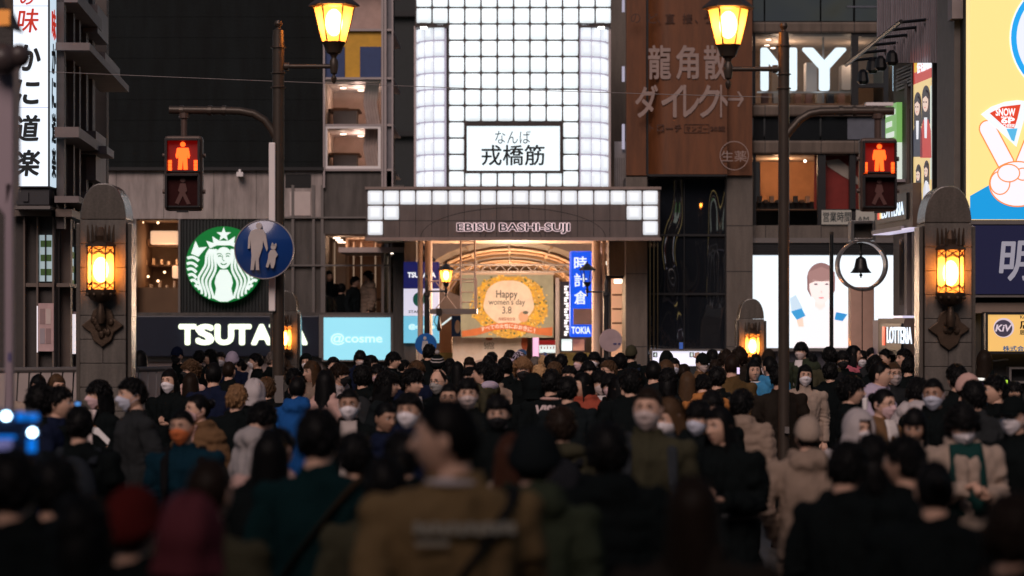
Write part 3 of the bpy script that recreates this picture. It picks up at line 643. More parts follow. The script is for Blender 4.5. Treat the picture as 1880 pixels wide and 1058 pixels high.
def drum(b):
    for z in (PZ(322, B), PZ(-60, B)):
        for k in range(13):
            u = k / 12; x = 1190 + 142 * u; dp = .30 * (1 - (1 - min(1, u * 5)) ** 2) if u < .2 else .30
            b.v.append((PX(x, B), B - .05 - dp, z))
    for k in range(12): b.f.append((k, k + 1, 14 + k, 13 + k)); b.m.append(0)
part('front_sheet', org2, ob, drum, smooth=True); part('front_side', dark, ob, lambda b: b.bp(1186, 1190, -60, 324, B - .05, .3)); part('front_bottom', dark, ob, lambda b: b.bp(1190, 1333, 320, 324, B - .34, .4)); part('front_edge', dark, ob, lambda b: b.bp(1332, 1335, -60, 324, B - .34, .4))
BB = B - .37
pal = dm('vinyl_pale', (.30, .215, .19), .5); brn = dm('vinyl_brown', (.06, .02, .010), .5)
for ch, x in (('龍', 1188), ('角', 1239), ('散', 1290)): ftext(ch, x + 2, x + 44, 83, 146, BB, pal, ob, .022, thick=.006)
for ch, x in (('ダ', 1166), ('イ', 1214), ('レ', 1254), ('ク', 1280), ('ト', 1322)): ftext(ch, x, x + (14 if ch == 'ト' else 42 if ch != 'レ' else 30), 156, 216, BB, pal, ob, .022, thick=.006)
for ch, x in (('の', 1158), ('ど', 1190), ('、', 1207), ('直', 1221), ('接', 1253), ('、', 1276), ('う', 1292)): ftext(ch, x, x + (5 if ch == '、' else 18), 25 if ch != '、' else 36, 43, BB, brn, ob, .006, thick=.006)
for ch, x in (('ト', 1192), ('ロ', 1206), ('ー', 1222), ('チ', 1238)): ftext(ch, x, x + (8 if ch == 'ト' else 13), 229 if ch != 'ー' else 235, 242 if ch != 'ー' else 237, BB, brn, ob, .02, thick=.006)
ftext('マンゴー', 1259, 1299, 231, 241, BB, brn, ob, .004, thick=.006); ftext('20錠', 1304, 1331, 231, 241, BB, brn, ob, .01, thick=.006)
part('print_box', brn, ob, lambda b: (b.bp(1256, 1302, 228, 229, BB, .005), b.bp(1256, 1302, 243, 244, BB, .005), b.bp(1256, 1257, 229, 243, BB, .005), b.bp(1301, 1302, 229, 243, BB, .005)))
part('arrow', pal, ob, lambda b: (b.bp(1336, 1364, 180, 185, B - .11, .008), b.pp([(1353, 168), (1357, 168), (1366, 182), (1357, 196), (1353, 196), (1361, 182)], B - .112, .008)))
part('seal_ring', pal, ob, lambda b: b.ring(PX(1348, BB), PZ(286, BB), 25.3 / F * BB, 26.8 / F * BB, BB - .01, BB)); ftext('生薬', 1324, 1371, 277, 297, BB, pal, ob, .004, thick=.006)
tb = thing('ticket_counter', 'long white lit menu panel numbered 4 and 8 under mirrored glass', 'sign', (PX(1260, 45.5), 45.5, PZ(672, 45.5)))
part('panel', em('lit_lilac', (240, 236, 255), 1.0), tb, lambda b: b.bp(1198, 1322, 645, 672, 45.5, .1)); part('frame', alum_d, tb, lambda b: (b.bp(1194, 1198, 641, 690, 45.45, .2), b.bp(1198, 1326, 641, 645, 45.45, .2), b.bp(1322, 1326, 645, 690, 45.45, .2)))
for ch, x in (('4', 1200), ('8', 1267)):
    part('number_plate', dark, tb, lambda b: b.bp(x - 1, x + 7, 647, 656, 45.49, .01)); ftext(ch, x + 1, x + 5, 648, 655, 45.48, em('lit_white', (236, 248, 244), 1), tb, .02, thick=.005)

# ------------------------------------------------------------------ right corner building with big NY letters
E = 47.0
t = thing('corner_store_building', 'rounded beige corner building with NY window and big screen', 'building', (PX(1510, E), E, 0))
sp_ = dm('spandrel_beige', (.14, .105, .083), .55, .1, .12, 4, dirt=.35)
for (y0, y1) in ((40, 61), (193, 214), (258, 283)):
    part('spandrel', sp_, t, lambda b: b.bp(1381, 1650, y0, y1, E - .12, .6), bevel=.04)
    for x in (1404, 1507, 1568, 1630): part('spandrel_joint', dark, t, lambda b: b.bp(x, x + 1.2, y0, y1, E - .124, .02))
part('stone_band', stone_d, t, lambda b: b.bp(1381, 1668, 414, 446, E - .1, 1))
for x in (1405, 1507, 1605): part('stone_joint', dark, t, lambda b: b.bp(x, x + 1.2, 414, 446, E - .104, .02))
part('stone_side', stone_d, t, lambda b: b.bp(1660, 1720, 440, 900, E + .1, 1)); part('core', char, t, lambda b: (b.bp(1381, 1800, -260, 40, E + .5, 3), b.bp(1640, 1800, 40, 420, E + .4, 3), b.bp(1650, 1760, -260, 900, E + 3.5, .5)))
gd = wavy_glass('tinted_window', (.014, .016, .018), .05, 1.0, .2, (1, 1, 1))
for (x0, x1) in ((1383, 1402), (1405, 1505), (1508, 1566), (1570, 1630)):
    part('dark_window', gd, t, lambda b: b.bp(x0, x1, -120, 39, E, .05)); part('dark_window', gd, t, lambda b: b.bp(x0, x1, 215, 257, E, .05))
part('transom', dm('blind_blue', (.10, .11, .14), .6), t, lambda b: b.bp(1555, 1640, 11, 14, E - .03, .04)); part('blue_blind', dm('blind_blue', (.10, .11, .14), .6), t, lambda b: b.bp(1556, 1640, 216, 256, E - .02, .02))
# lit floor with NY
part('room_back', dm('store_room', (.30, .21, .15), .8), t, lambda b: b.bp(1385, 1650, 61, 192, E + 3, .05)); part('room_ceiling', plaster, t, lambda b: b.bp(1385, 1650, 60, 63, E + .15, 2.9)); part('room_floor', wood, t, lambda b: b.bp(1385, 1650, 190, 193, E + .15, 2.9))
for (x, y) in ((1420, 67), (1411, 74), (1408, 84), (1419, 89), (1484, 70)): part('downlight', em('downlight_glow', (255, 226, 200), 5), t, lambda b: b.lathe(PX(x, E + 1), E + 1, [(.001, PZ(y, E + 1)), (.05, PZ(y, E + 1)), (.05, PZ(y - 1, E + 1))], 10))
lamp(PX(1450, E), E + 1.4, PZ(90, E), 17, (1, .70, .48), .15, t); lamp(PX(1590, E), E + 1.6, PZ(90, E), 6, (1, .70, .48), .15, t)
part('display_block', whitep, t, lambda b: (b.bp(1480, 1500, 115, 168, E + 1.3, .4), b.bp(1545, 1565, 120, 165, E + 1.8, .4))); part('display_rail', steel, t, lambda b: (b.bp(1390, 1565, 168, 171, E + .5, .05), b.bp(1510, 1513, 61, 190, E + .6, .05)))
for k in range(8): part('garment', dm('garment_%d' % (k % 4), [(.2, .1, .08), (.4, .35, .3), (.05, .05, .06), (.3, .15, .1)][k % 4], .8), t, lambda b: b.bp(1400 + k * 20, 1411 + k * 20, 172, 190, E + .7 + .1 * (k % 3), .3))
part('window_frame', dark, t, lambda b: (b.bp(1564, 1576, 61, 193, E - .06, .15), b.bp(1622, 1631, 61, 193, E - .06, .15), b.bp(1576, 1622, 61, 67, E - .06, .15), b.bp(1576, 1622, 153, 161, E - .06, .15), b.bp(1383, 1564, 60, 62.5, E - .06, .15), b.bp(1383, 1387, 62, 190, E - .06, .1)))
part('pane', pane, t, lambda b: (b.bp(1387, 1564, 62, 190, E - .03, .01), b.bp(1576, 1622, 67, 153, E - .03, .01)))
ny = em('ny_white', (228, 244, 252), 1.25)
for ch, x0, x1 in (('N', 1396, 1463), ('Y', 1472, 1554)): ftext(ch, x0, x1, 88, 167, E + .12, ny, t, .03, thick=.05, name='letter')
part('cool_sign', em('cool_letters', (190, 230, 255), 1), t, lambda b: (b.bp(1640, 1655, 110, 115, E - .4, .05), b.bp(1640, 1647, 120, 167, E - .4, .05)))
# lit floor above the screen
part('room_back', dm('warm_room', (.55, .30, .16), .8), t, lambda b: b.bp(1396, 1640, 283, 386, E + 2.2, .05)); part('room_floor', wood, t, lambda b: b.bp(1385, 1650, 384, 386, E + .15, 2)); part('room_ceiling', plaster, t, lambda b: b.bp(1385, 1650, 283, 285, E + .15, 2))
lamp(PX(1445, E), E + 1.2, PZ(300, E), 22, (1, .56, .30), .1, t); lamp(PX(1570, E), E + 1.2, PZ(300, E), 7, (1, .56, .35), .1, t)
part('red_graphic', dm('red_graphic', (.28, .03, .025), .6), t, lambda b: b.bp(1495, 1576, 283, 385, E + .3, .05)); part('graphic_swoosh', dm('graphic_cream', (.55, .48, .42), .6), t, lambda b: b.pp([(1516, 295), (1540, 292), (1560, 308), (1576, 328), (1576, 340), (1545, 322), (1520, 306)], E + .28, .01))
part('pendant_lamp', em('downlight_glow', (255, 226, 200), 5), t, lambda b: b.ball((PX(1478, E + .6), E + .6, PZ(296, E + .6)), .03))
part('window_frame', dark, t, lambda b: (b.bp(1501, 1516, 281, 414, E - .06, .15), b.bp(1560, 1571, 281, 414, E - .06, .15), b.bp(1383, 1650, 281, 284, E - .06, .12), b.bp(1383, 1388, 284, 414, E - .06, .1), b.bp(1516, 1640, 384, 388, E - .06, .1)))
part('window_pane', pane, t, lambda b: (b.bp(1388, 1501, 284, 412, E - .02, .01), b.bp(1516, 1560, 284, 384, E - .02, .01), b.bp(1571, 1640, 284, 384, E - .02, .01)))
part('back_counter', char, t, lambda b: b.bp(1390, 1505, 370, 413, E + .9, .5))
for k in range(9): part('counter_item', dm('item_%d' % (k % 3), [(.03, .03, .03), (.12, .07, .04), (.3, .2, .13)][k % 3], .5), t, lambda b: b.bp(1392 + k * 11, 1399 + k * 11, 360 + (k * 7) % 14, 372, E + .7, .2))
hs = thing('opening_hours_sign', 'white strip sign 営業時間 AM 11時 above the big screen', 'sign', (PX(1575, E), E - .15, PZ(412, E)))
part('panel', em('hours_white', (150, 138, 128), .55), hs, lambda b: (b.bp(1509, 1563, 386, 412, E - .16, .06), b.bp(1572, 1650, 386, 412, E - .16, .06)))
ftext('営業時間', 1511, 1562, 389, 408, E - .165, ink, hs, .014, thick=.006); ftext('AM', 1574, 1595, 398, 408, E - .165, ink, hs, .01, thick=.006); ftext('11', 1606, 1622, 390, 408, E - .165, ink, hs, .01, thick=.006); ftext('時', 1630, 1648, 390, 408, E - .165, ink, hs, .01, thick=.006)
# the big screen
scr = thing('video_screen', 'big white video screen showing a short haired woman with blue packs', 'screen', (PX(1508, E), E - .3, PZ(640, E)))
part('casing', alum_d, scr, lambda b: (b.bp(1353, 1356, 440, 645, E - .32, .3), b.bp(1660, 1663, 440, 645, E - .32, .3), b.bp(1353, 1663, 437, 446, E - .32, .3), b.bp(1353, 1663, 639, 645, E - .32, .3)))
for k in range(6): part('louvre', dark, scr, lambda b: b.bp(1356, 1660, 446.5 + k * 3.7, 449.4 + k * 3.7, E - .28 - .01 * (k % 2), .2))
S = E - .25
part('display', em('screen_white', (236, 247, 255), 1.06), scr, lambda b: b.bp(1356, 1660, 469, 639, S, .1))
def sc(name, rgb, pts, lay): part(name, em('screen_%d_%d_%d' % rgb, rgb, 1.0), scr, lambda b: b.pp(pts, S - .003 * lay, .002))
sc('picture_body', (246, 238, 240), [(1456, 639), (1462, 590), (1486, 566), (1500, 560), (1518, 560), (1540, 570), (1566, 600), (1572, 639)], 1)
sc('picture_neck', (250, 226, 220), [(1497, 545), (1514, 545), (1516, 562), (1506, 570), (1495, 562)], 2)
sc('picture_hair', (142, 106, 104), ell(1507.5, 512, 26, 29.5, 36), 3)
sc('picture_hair', (142, 106, 104), [(1481.5, 508), (1533.5, 508), (1533, 534), (1526, 546), (1523, 530), (1492, 530), (1489, 546), (1482, 532)], 3)
sc('picture_face', (252, 232, 228), [(1486, 512), (1530, 512), (1530, 530), (1526, 545), (1516, 556), (1508, 559), (1499, 556), (1490, 545), (1486, 530)], 4)
sc('picture_fringe', (160, 122, 118), [(1483, 500), (1508, 490), (1533, 500), (1531, 518), (1518, 516), (1508, 517), (1498, 516), (1486, 521)], 5)
for s in (-1, 1):
    sc('picture_eye', (120, 100, 110), ell(1508 + s * 10, 522, 3.6, 1.6, 14), 6); sc('picture_brow', (176, 140, 136), [(1508 + s * 6, 515), (1508 + s * 15, 513), (1508 + s * 17, 516), (1508 + s * 6, 517)], 6)
sc('picture_lips', (236, 150, 152), ell(1508, 547, 5, 1.7, 14), 6); sc('picture_nose', (238, 206, 202), ell(1508, 536, 2, 2.5, 10), 6)
sc('picture_pack', (60, 150, 205), [(1452, 572), (1472, 566), (1479, 580), (1463, 588)], 4); sc('picture_pack', (196, 216, 232), [(1450, 548), (1461, 541), (1474, 566), (1453, 572)], 4); sc('picture_hand', (250, 208, 190), [(1462, 588), (1474, 583), (1476, 600), (1466, 600)], 5)
sc('picture_pack', (50, 140, 200), [(1535, 573), (1556, 577), (1547, 590), (1532, 587)], 4)
part('base_cladding', dm('base_steel', (.30, .28, .33), .25, .9, .1, 3), t, lambda b: b.bp(1350, 1668, 645, 900, E - .1, .3))

# ------------------------------------------------------------------ bell monument and black pole
bd = 37.0
t = thing('bell_monument', 'steel monument with a dark bell hanging in a polished ring', 'monument', (PX(1583, bd), bd, 0))
part('column', dm('column_steel', (.66, .42, .33), .3, .2, .3, 2.5, .3, 6), t, lambda b: (b.bp(1562, 1582.5, 527, 900, bd, .3), b.bp(1584, 1605, 527, 900, bd, .3)), bevel=.01)
part('column_slot', dark, t, lambda b: b.bp(1582.5, 1584, 529, 900, bd + .03, .2))
part('ring', steel, t, lambda b: b.ring(PX(1584, bd), PZ(487, bd), 42.5 / F * bd, 46.5 / F * bd, bd - .02, bd + .3, 0, 56), smooth=True)
part('square_head', steel, t, lambda b: (b.bp(1562, 1568, 405, 442, bd, .3), b.bp(1602, 1608, 405, 442, bd, .3), b.bp(1568, 1602, 405, 411, bd, .3), b.bp(1568, 1602, 437, 442, bd, .3)), bevel=.008)
part('head_back', dm('head_dark', (.10, .085, .075), .4), t, lambda b: b.bp(1568, 1602, 411, 437, bd + .25, .04))
q = F / bd; bx = PX(1583, bd); z0 = PZ(501, bd)
part('bell', black, t, lambda b: b.lathe(bx, bd + .14, [(20 / q, z0), (17 / q, z0 + 3 / q), (12.5 / q, z0 + 10 / q), (10.5 / q, z0 + 20 / q), (9 / q, z0 + 26 / q), (4 / q, z0 + 29.5 / q), (1.6 / q, z0 + 31 / q)], 28), smooth=True)
part('bell_hanger', black, t, lambda b: (b.tube([(bx, bd + .14, z0 + 30 / q), (bx, bd + .14, z0 + 56 / q)], 2.2 / q, 8), b.ball((bx, bd + .14, z0 + 36 / q), 3.6 / q)))
part('clapper', black, t, lambda b: (b.ball((bx, bd + .14, z0 - 4 / q), 3 / q), b.tube([(bx, bd + .14, z0), (bx, bd + .14, z0 - 9 / q)], 1.4 / q, 6)))
t = thing('black_pole', 'plain slim black pole standing in front of the video screen', 'pole', (PX(1526.5, 40), 40, 0))
part('shaft', black, t, lambda b: b.lathe(PX(1526.5, 40), 40, [(.034, 0), (.034, PZ(429, 40))], 14), smooth=True); part('cap', polep, t, lambda b: b.lathe(PX(1526.5, 40), 40, [(.037, PZ(431, 40)), (.037, PZ(426, 40)), (.01, PZ(425, 40))], 14))

# ------------------------------------------------------------------ side walls that recede on the left and right
class Wall:
    def __init__(s, a, b, sgn): s.a, s.b, s.sg = a, b, sgn
    def Y(s, x): return s.a / ((x - 940) / F - s.b)
    def P(s, x, out=0.):
        Y = s.Y(x); n = Vector((-s.sg, s.b * s.sg, 0)).normalized(); p = Vector((s.a + s.b * Y, Y, 0)); return p + n * out
    def box(s, mb, xa, xb, y0, y1, o0, o1, m=0):
        z1, z0 = PZ(y0, s.Y(xa)), PZ(y1, s.Y(xa)); A_, B_ = (xa, xb)
        p = [s.P(A_, o0), s.P(B_, o0), s.P(B_, o1), s.P(A_, o1)]
        return mb.hexa([(*v[:2], z0) for v in p] + [(*v[:2], z1) for v in p], m)
    def poly(s, mb, pts, o0, o1, m=0):
        n = len(pts); A = [s.P(x, o1).to_tuple()[:2] + (PZ(y, s.Y(x)),) for x, y in pts]; B = [s.P(x, o0).to_tuple()[:2] + (PZ(y, s.Y(x)),) for x, y in pts]
        return mb.add(A + B, [tuple(range(n)), tuple(range(2 * n - 1, n - 1, -1))] + [(i, i + n, (i + 1) % n + n, (i + 1) % n) for i in range(n)], m)
    def text(s, txt_, xa, xb, y0, y1, out, mats, par, bold=.02, keep=False):
        """xa is the left end on screen; the lettering reads along the wall"""
        z1, z0 = PZ(y0, s.Y(xa)), PZ(y1, s.Y(xa)); a, b = s.P(xa, out), s.P(xb, out)
        n = Vector((-s.sg, s.b * s.sg, 0)).normalized()
        return lettering(txt_, (a.x, a.y, z0), tuple(b - a), (0, 0, z1 - z0), tuple(n), mats, par, bold, 0, .008, 'lettering', keep)
LW = Wall(-3.544, -.0712, -1); RW = Wall(7.97, -.07, 1)
# left restaurant building
t = thing('restaurant_building', 'dark timber framed restaurant front receding behind the vertical sign', 'building', (-6.1, 33, 0))
part('front_wall', dm('timber_dark', (.045, .038, .036), .6, 0, .3, 4, .2, 20), t, lambda b: LW.box(b, 109, 168, -200, 760, -.6, 0.))
part('end_wall', dm('timber_grey', (.10, .085, .08), .7, 0, .2, 4), t, lambda b: b.box(-9.5, -6.02, 35.9, 36.1, 0, 9))
for (x0, x1, y0, y1, o) in ((102, 184, 78, 92, .42), (100, 150, 233, 252, .30), (104, 152, -20, 4, .26), (100, 160, 360, 372, .30)): part('eave', dm('eave_mauve', (.19, .16, .16), .6), t, lambda b: LW.box(b, x0, x1, y0, y1, 0, o))
for (x, w) in ((104, 4), (122, 3), (133, 3), (146, 4), (158, 5)): part('post', dm('post_mauve', (.10, .085, .084), .6), t, lambda b: LW.box(b, x, x + w, -120, 420, 0, .09))
for (x0, x1, y0, y1, o) in ((145, 166, 8, 60, .25), (150, 180, 96, 112, .32), (146, 166, 240, 330, .22), (142, 164, 352, 372, .28), (141, 156, 268, 282, .4)): part('box_gutter', dm('gutter_grey', (.20, .17, .17), .5), t, lambda b: LW.box(b, x0, x1, y0, y1, .05, o))
for (x0, x1, y0, y1) in ((108, 121, 12, 74), (108, 121, 130, 228), (125, 132, 160, 232), (108, 121, 262, 345), (126, 144, 290, 345), (136, 145, 20, 90)): part('window', wavy_glass('timber_window', (.03, .032, .034), .12, 1.5, .3), t, lambda b: LW.box(b, x0, x1, y0, y1, .01, .04))
class Front:                                   # the return of the restaurant under the vertical sign faces the camera
    def __init__(s, D): s.D = D
    def Y(s, x): return s.D
    def P(s, x, out=0.): return Vector((PX(x, s.D), s.D - out, 0))
    def box(s, mb, xa, xb, y0, y1, o0, o1, m=0): return mb.box(PX(xa, s.D), PX(xb, s.D), s.D - o1, s.D - o0, PZ(y1, s.D), PZ(y0, s.D), m)
FW = Front(30.5)
def WW(x): return FW if x < 104 else LW
part('return_wall', dm('timber_dark', (.045, .038, .036), .6, 0, .3, 4, .2, 20), t, lambda b: (b.bp(-60, 104, 345, 800, 30.5, .3), b.bp(-400, 22, -300, 345, 30.8, .3)))
for x in (46, 70, 99, 112, 137): part('shop_post', dm('post_bronze', (.13, .10, .085), .5), t, lambda b: WW(x).box(b, x, x + 3.4, 398.5, 760, 0, .12))
part('fascia', dm('post_bronze', (.13, .10, .085), .5), t, lambda b: (LW.box(b, 102, 140, 384, 398, 0, .2), FW.box(b, 22, 100, 386, 398, 0, .2), LW.box(b, 104, 140, 520, 527, 0, .16), FW.box(b, 50, 100, 520, 527, 0, .1)))
for (x0, x1, y0, y1) in ((74, 98, 432, 517), (120, 139, 452, 524)):
    w_ = part('lit_window', em('window_mint', (188, 208, 214), .50), t, lambda b: WW(x0).box(b, x0, x1, y0, y1, .02, .05))
    for k in range(3): part('window_graphic', em('graphic_green', (70, 96, 50), .4), t, lambda b: WW(x0).box(b, x0 + 2, x1 - 2, y0 + 10 + k * 26, y0 + 22 + k * 26, .05, .058))
    part('window_bar', dark, t, lambda b: WW(x0).box(b, (x0 + x1) / 2 - 1, (x0 + x1) / 2 + 1, y0, y1, .05, .1))
for k, (x0, x1, y0, y1) in enumerate(((74, 102, 557, 645), (120, 139, 572, 648))):
    pz_ = thing('menu_poster', ('larger pinkish menu poster in lit frame nearest the vertical sign', 'smaller pale poster between restaurant post and lamp pillar')[k], 'poster', tuple(WW(x0).P(x0, .1)[:2]) + (PZ(y1, WW(x0).Y(x0)),), 'menu posters on the restaurant front')
    part('sheet', dm('poster_rose', (.50, .34, .34), .6, 0, .3, 12), pz_, lambda b: WW(x0).box(b, x0, x1, y0, y1, .10, .13))
    for j in range(4): part('printed_block', dm('poster_tint_%d' % (j % 3), [(.3, .2, .2), (.55, .45, .42), (.35, .3, .33)][j % 3], .6), pz_, lambda b: WW(x0).box(b, x0 + 3 + 11 * (j % 2) * (x1 - x0) / 28, x0 + 3 + (11 * (j % 2) + 9) * (x1 - x0) / 28, y0 + 10 + 36 * (j // 2), y0 + 38 + 36 * (j // 2), .132, .136))
    part('edge_light', em('edge_white', (240, 230, 235), .9), pz_, lambda b: WW(x0).box(b, x0 - 2.5, x0 - 1, y0 + 5, y1 + 2, .08, .14))
# vertical restaurant sign
vz = 30.0
t = thing('vertical_restaurant_sign', 'tall white light box with brush characters かに道楽 at left edge', 'sign', (PX(56, vz), vz, PZ(343, vz)))
part('face', em('signbox_white', (232, 242, 255), 1.08), t, lambda b: b.bp(24, 88, -60, 342, vz, .08)); part('side_face', em('signbox_side', (214, 234, 250), .85), t, lambda b: b.box(PX(91, vz) + .001, PX(91, vz) + .012, vz + .02, vz + .38, PZ(342, vz), PZ(-60, vz)))
part('frame', black, t, lambda b: (b.bp(88, 91, -60, 345, vz - .01, .05), b.bp(21, 24, -60, 345, vz - .01, .4), b.bp(24, 88, 342, 345, vz - .01, .4), b.box(PX(91, vz) - .3, PX(91, vz), vz + .1, vz + .37, PZ(345, vz), PZ(-60, vz))))
for y in (10.5, 197): part('panel_joint', em('joint_grey', (180, 190, 220), .8), t, lambda b: b.bp(24, 88, y, y + 1.2, vz - .003, .004))
redi = em('brush_red', (196, 44, 24), .8)
ftext('の', 37, 62, -14, 9, vz - .012, redi, t, .02, .2, thick=.008); ftext('味', 31, 71, 16, 60, vz - .012, redi, t, .012, .15, thick=.008)
for ch, x0, x1, y0, y1 in (('か', 28, 75, 82, 131), ('に', 27, 73, 146, 194), ('道', 26, 74, 211, 260), ('楽', 26, 74, 275, 324)): ftext(ch, x0, x1, y0, y1, vz - .012, ink, t, .03, .12, thick=.008)
for k, ch in enumerate('味かに道楽'): lettering(ch, (PX(91, vz) + .014, vz + .06, PZ(70 + 64 * k, vz)), (0, .27, 0), (0, 0, .38), (1, 0, 0), ink if k else redi, t, .03, 0, .006)
part('bracket_box', dm('bracket_dark', (.03, .03, .035), .5), t, lambda b: (b.bp(24, 90, 346, 376, vz + .03, .35), b.bp(42, 52, 353, 370, vz, .04))); part('lower_tray', alum_d, t, lambda b: b.bp(22, 92, 378, 384, vz - .1, .7))

# right side building
t = thing('side_street_building', 'mauve walled shop building receding on the right with sign boxes', 'building', (6.6, 33, 0))
part('main_wall', dm('side_wall_brown', (.085, .07, .063), .7, 0, .25, 3, .2, 20), t, lambda b: RW.box(b, 1640, 1772, -300, 800, -.8, 0))
part('corrugated_sheet', dm('corrugated_mauve', (.26, .22, .245), .5, .2, .08, 5, dirt=.35), t, lambda b: RW.box(b, 1637, 1752, -300, 116, .12, .2)); 
for k in range(26): part('sheet_rib', dm('corrugated_mauve', (.26, .22, .245), .5, .2, .08, 5, dirt=.35), t, lambda b: RW.box(b, 1638 + k * 4.4, 1639.3 + k * 4.4, -200, 116, .2, .225))
part('corner_pier', dm('pier_grey', (.13, .115, .11), .6), t, lambda b: b.bp(1752, 1782, -200, 900, 29.6, 1.2)); part('pier_face', dm('pier_mauve', (.25, .215, .23), .6), t, lambda b: b.bp(1748, 1768, -200, 34, 29.4, .3))
part('lamp_frame', black, t, lambda b: (b.tube([RW.P(1614, .5) + Vector((0, 0, PZ(120, RW.Y(1614)))), RW.P(1722, .5) + Vector((0, 0, PZ(40, RW.Y(1722))))], .03, 6), [b.tube([RW.P(1625 + 19 * k, .5) + Vector((0, 0, PZ(112 - 14 * k, RW.Y(1625 + 19 * k)))), RW.P(1640 + 19 * k, .1) + Vector((0, 0, PZ(112 - 14 * k, RW.Y(1625 + 19 * k))))], .022, 5) for k in range(6)]))
for (x, y) in ((1634, 140), (1652, 120), (1668, 115), (1690, 105)): part('spot_lamp', black, t, lambda b: b.lathe(RW.P(x, .4).x, RW.P(x, .4).y, [(.05, PZ(y + 16, RW.Y(x))), (.09, PZ(y + 10, RW.Y(x))), (.07, PZ(y - 6, RW.Y(x))), (.03, PZ(y - 12, RW.Y(x)))], 10))
for k in range(7): part('shutter_slat', dm('shutter_grey', (.20, .18, .175), .5, .3), t, lambda b: RW.box(b, 1652, 1700, 128 + k * 6, 132 + k * 6, .02, .05 + .01 * (k % 2)))
part('canopy_shelf', dm('shelf_mauve', (.34, .30, .33), .5), t, lambda b: (RW.box(b, 1644, 1700, 424, 431, 0, .35), RW.box(b, 1642, 1670, 336, 341, 0, .3)))
for (x, w) in ((1668, 5), (1682, 3), (1692, 4)): part('wall_post', dm('wall_post_brown', (.14, .11, .095), .6), t, lambda b: RW.box(b, x, x + w, 150, 800, 0, .06))
for q in ((1673, 1681, 200, 330), (1655, 1668, 440, 560)): part('side_window', wavy_glass('side_window', (.03, .03, .035), .08, 1.2, .3), t, lambda b: RW.box(b, *q, .01, .03))
g = thing('green_light_sign', 'tilted green and white light box high on the side wall', 'sign', tuple(RW.P(1652, .1)[:2]) + (PZ(335, RW.Y(1652)),))
part('panel', em('green_sign', (122, 178, 96), .8), g, lambda b: RW.box(b, 1643, 1664, 196, 268, .06, .14)); part('lower_panel', em('pale_sign', (216, 226, 214), .85), g, lambda b: RW.box(b, 1643, 1664, 268.2, 336, .06, .14))
for k, w_ in enumerate((17, 11, 15)): part('print_line', em('pale_sign', (216, 226, 214), .85), g, lambda b: RW.box(b, 1645, 1645 + w_, 206 + k * 20, 216 + k * 20, .142, .148))
part('print_line', em('sgn_purple', (90, 60, 100), .5), g, lambda b: RW.box(b, 1646, 1661, 300, 307, .142, .148))
hsn = thing('housing_sign', 'tall lit sign with red header 住宅情報館 and two printed women', 'sign', tuple(RW.P(1720, .1)[:2]) + (PZ(350, RW.Y(1720)),))
part('panel', em('housing_cream', (238, 206, 140), .85), hsn, lambda b: RW.box(b, 1701, 1738, 156, 372, .08, .18)); part('header', em('housing_red', (206, 70, 58), .75), hsn, lambda b: RW.box(b, 1701, 1738, 96, 155.8, .08, .18)); part('frame', dark, hsn, lambda b: (RW.box(b, 1699, 1740, 92, 95.8, .05, .2), RW.box(b, 1698.5, 1701, 92, 374, .05, .2), RW.box(b, 1738, 1740, 92, 374, .05, .2)))
RW.text('住宅情報館', 1709, 1737, 112, 136, .185, em('sgn_white', (240, 244, 250), 1), hsn, .03); part('round_mark', em('housing_yellow', (240, 190, 60), .8), hsn, lambda b: RW.box(b, 1703, 1708, 116, 134, .18, .186)); part('white_strip', em('pale_sign', (216, 226, 214), .85), hsn, lambda b: RW.box(b, 1733, 1737.5, 158, 330, .18, .186))
def fig(cx_, cy_, k, suit):
    q = lambda nm, rgb, pts, lay: part(nm, em('hs_%d_%d_%d' % rgb, rgb, .85), hsn, lambda m: RW.poly(m, [(cx_ + x * k, cy_ + y * k) for x, y in pts], .182 + .003 * lay, .184 + .003 * lay))
    q('printed_hair', (36, 25, 30), [(8 * math.cos(a), 2 + 24 * math.sin(a)) for a in [2 * PI * i_ / 20 for i_ in range(20)]], 0); q('printed_hair', (36, 25, 30), [(-8, 2), (8, 2), (8.5, 52), (-8.5, 52)], 0)
    q('printed_suit', suit, [(-10, 66), (-5, 44), (5, 44), (10, 66), (11, 118), (-11, 118)], 1); q('printed_blouse', (240, 240, 246), [(-3, 40), (3, 40), (2, 80), (-2, 80)], 2); q('printed_face', (238, 206, 188), [(5.6 * math.cos(a), 10 + 19 * math.sin(a)) for a in [2 * PI * i_ / 20 for i_ in range(20)]], 3)
    q('printed_fringe', (36, 25, 30), [(-6.4, -4), (0, -14), (6.4, -4), (5.4, 4), (1, -2), (-5, 4)], 4)
    for s_ in (-1, 1): q('printed_eye', (50, 36, 40), [(s_ * 2.4 - 1.2, 9), (s_ * 2.4 + 1.2, 9), (s_ * 2.4 + 1.2, 11.5), (s_ * 2.4 - 1.2, 11.5)], 5)
    q('printed_lips', (200, 96, 90), [(-1.8, 20), (1.8, 20), (0, 22.5)], 5)
fig(1709.5, 188, .85, (44, 46, 62)); fig(1725, 178, .95, (196, 52, 44)); fig(1711, 315, .6, (44, 46, 62)); fig(1726, 308, .6, (226, 226, 236))
lo = thing('burger_sign', 'dark brown fascia with lit white letters LOTTERIA and round mark', 'sign', tuple(RW.P(1670, .2)[:2]) + (PZ(430, RW.Y(1670)),))
part('fascia', dm('fascia_brown', (.10, .065, .05), .5), lo, lambda b: RW.box(b, 1645, 1716, 352, 428, .1, .3)); part('panel', black, lo, lambda b: RW.box(b, 1652, 1708, 366, 412, .3, .33)); part('bottom_light', em('shelf_glow', (222, 214, 240), .8), lo, lambda b: RW.box(b, 1645, 1716, 428.5, 432, .1, .34))
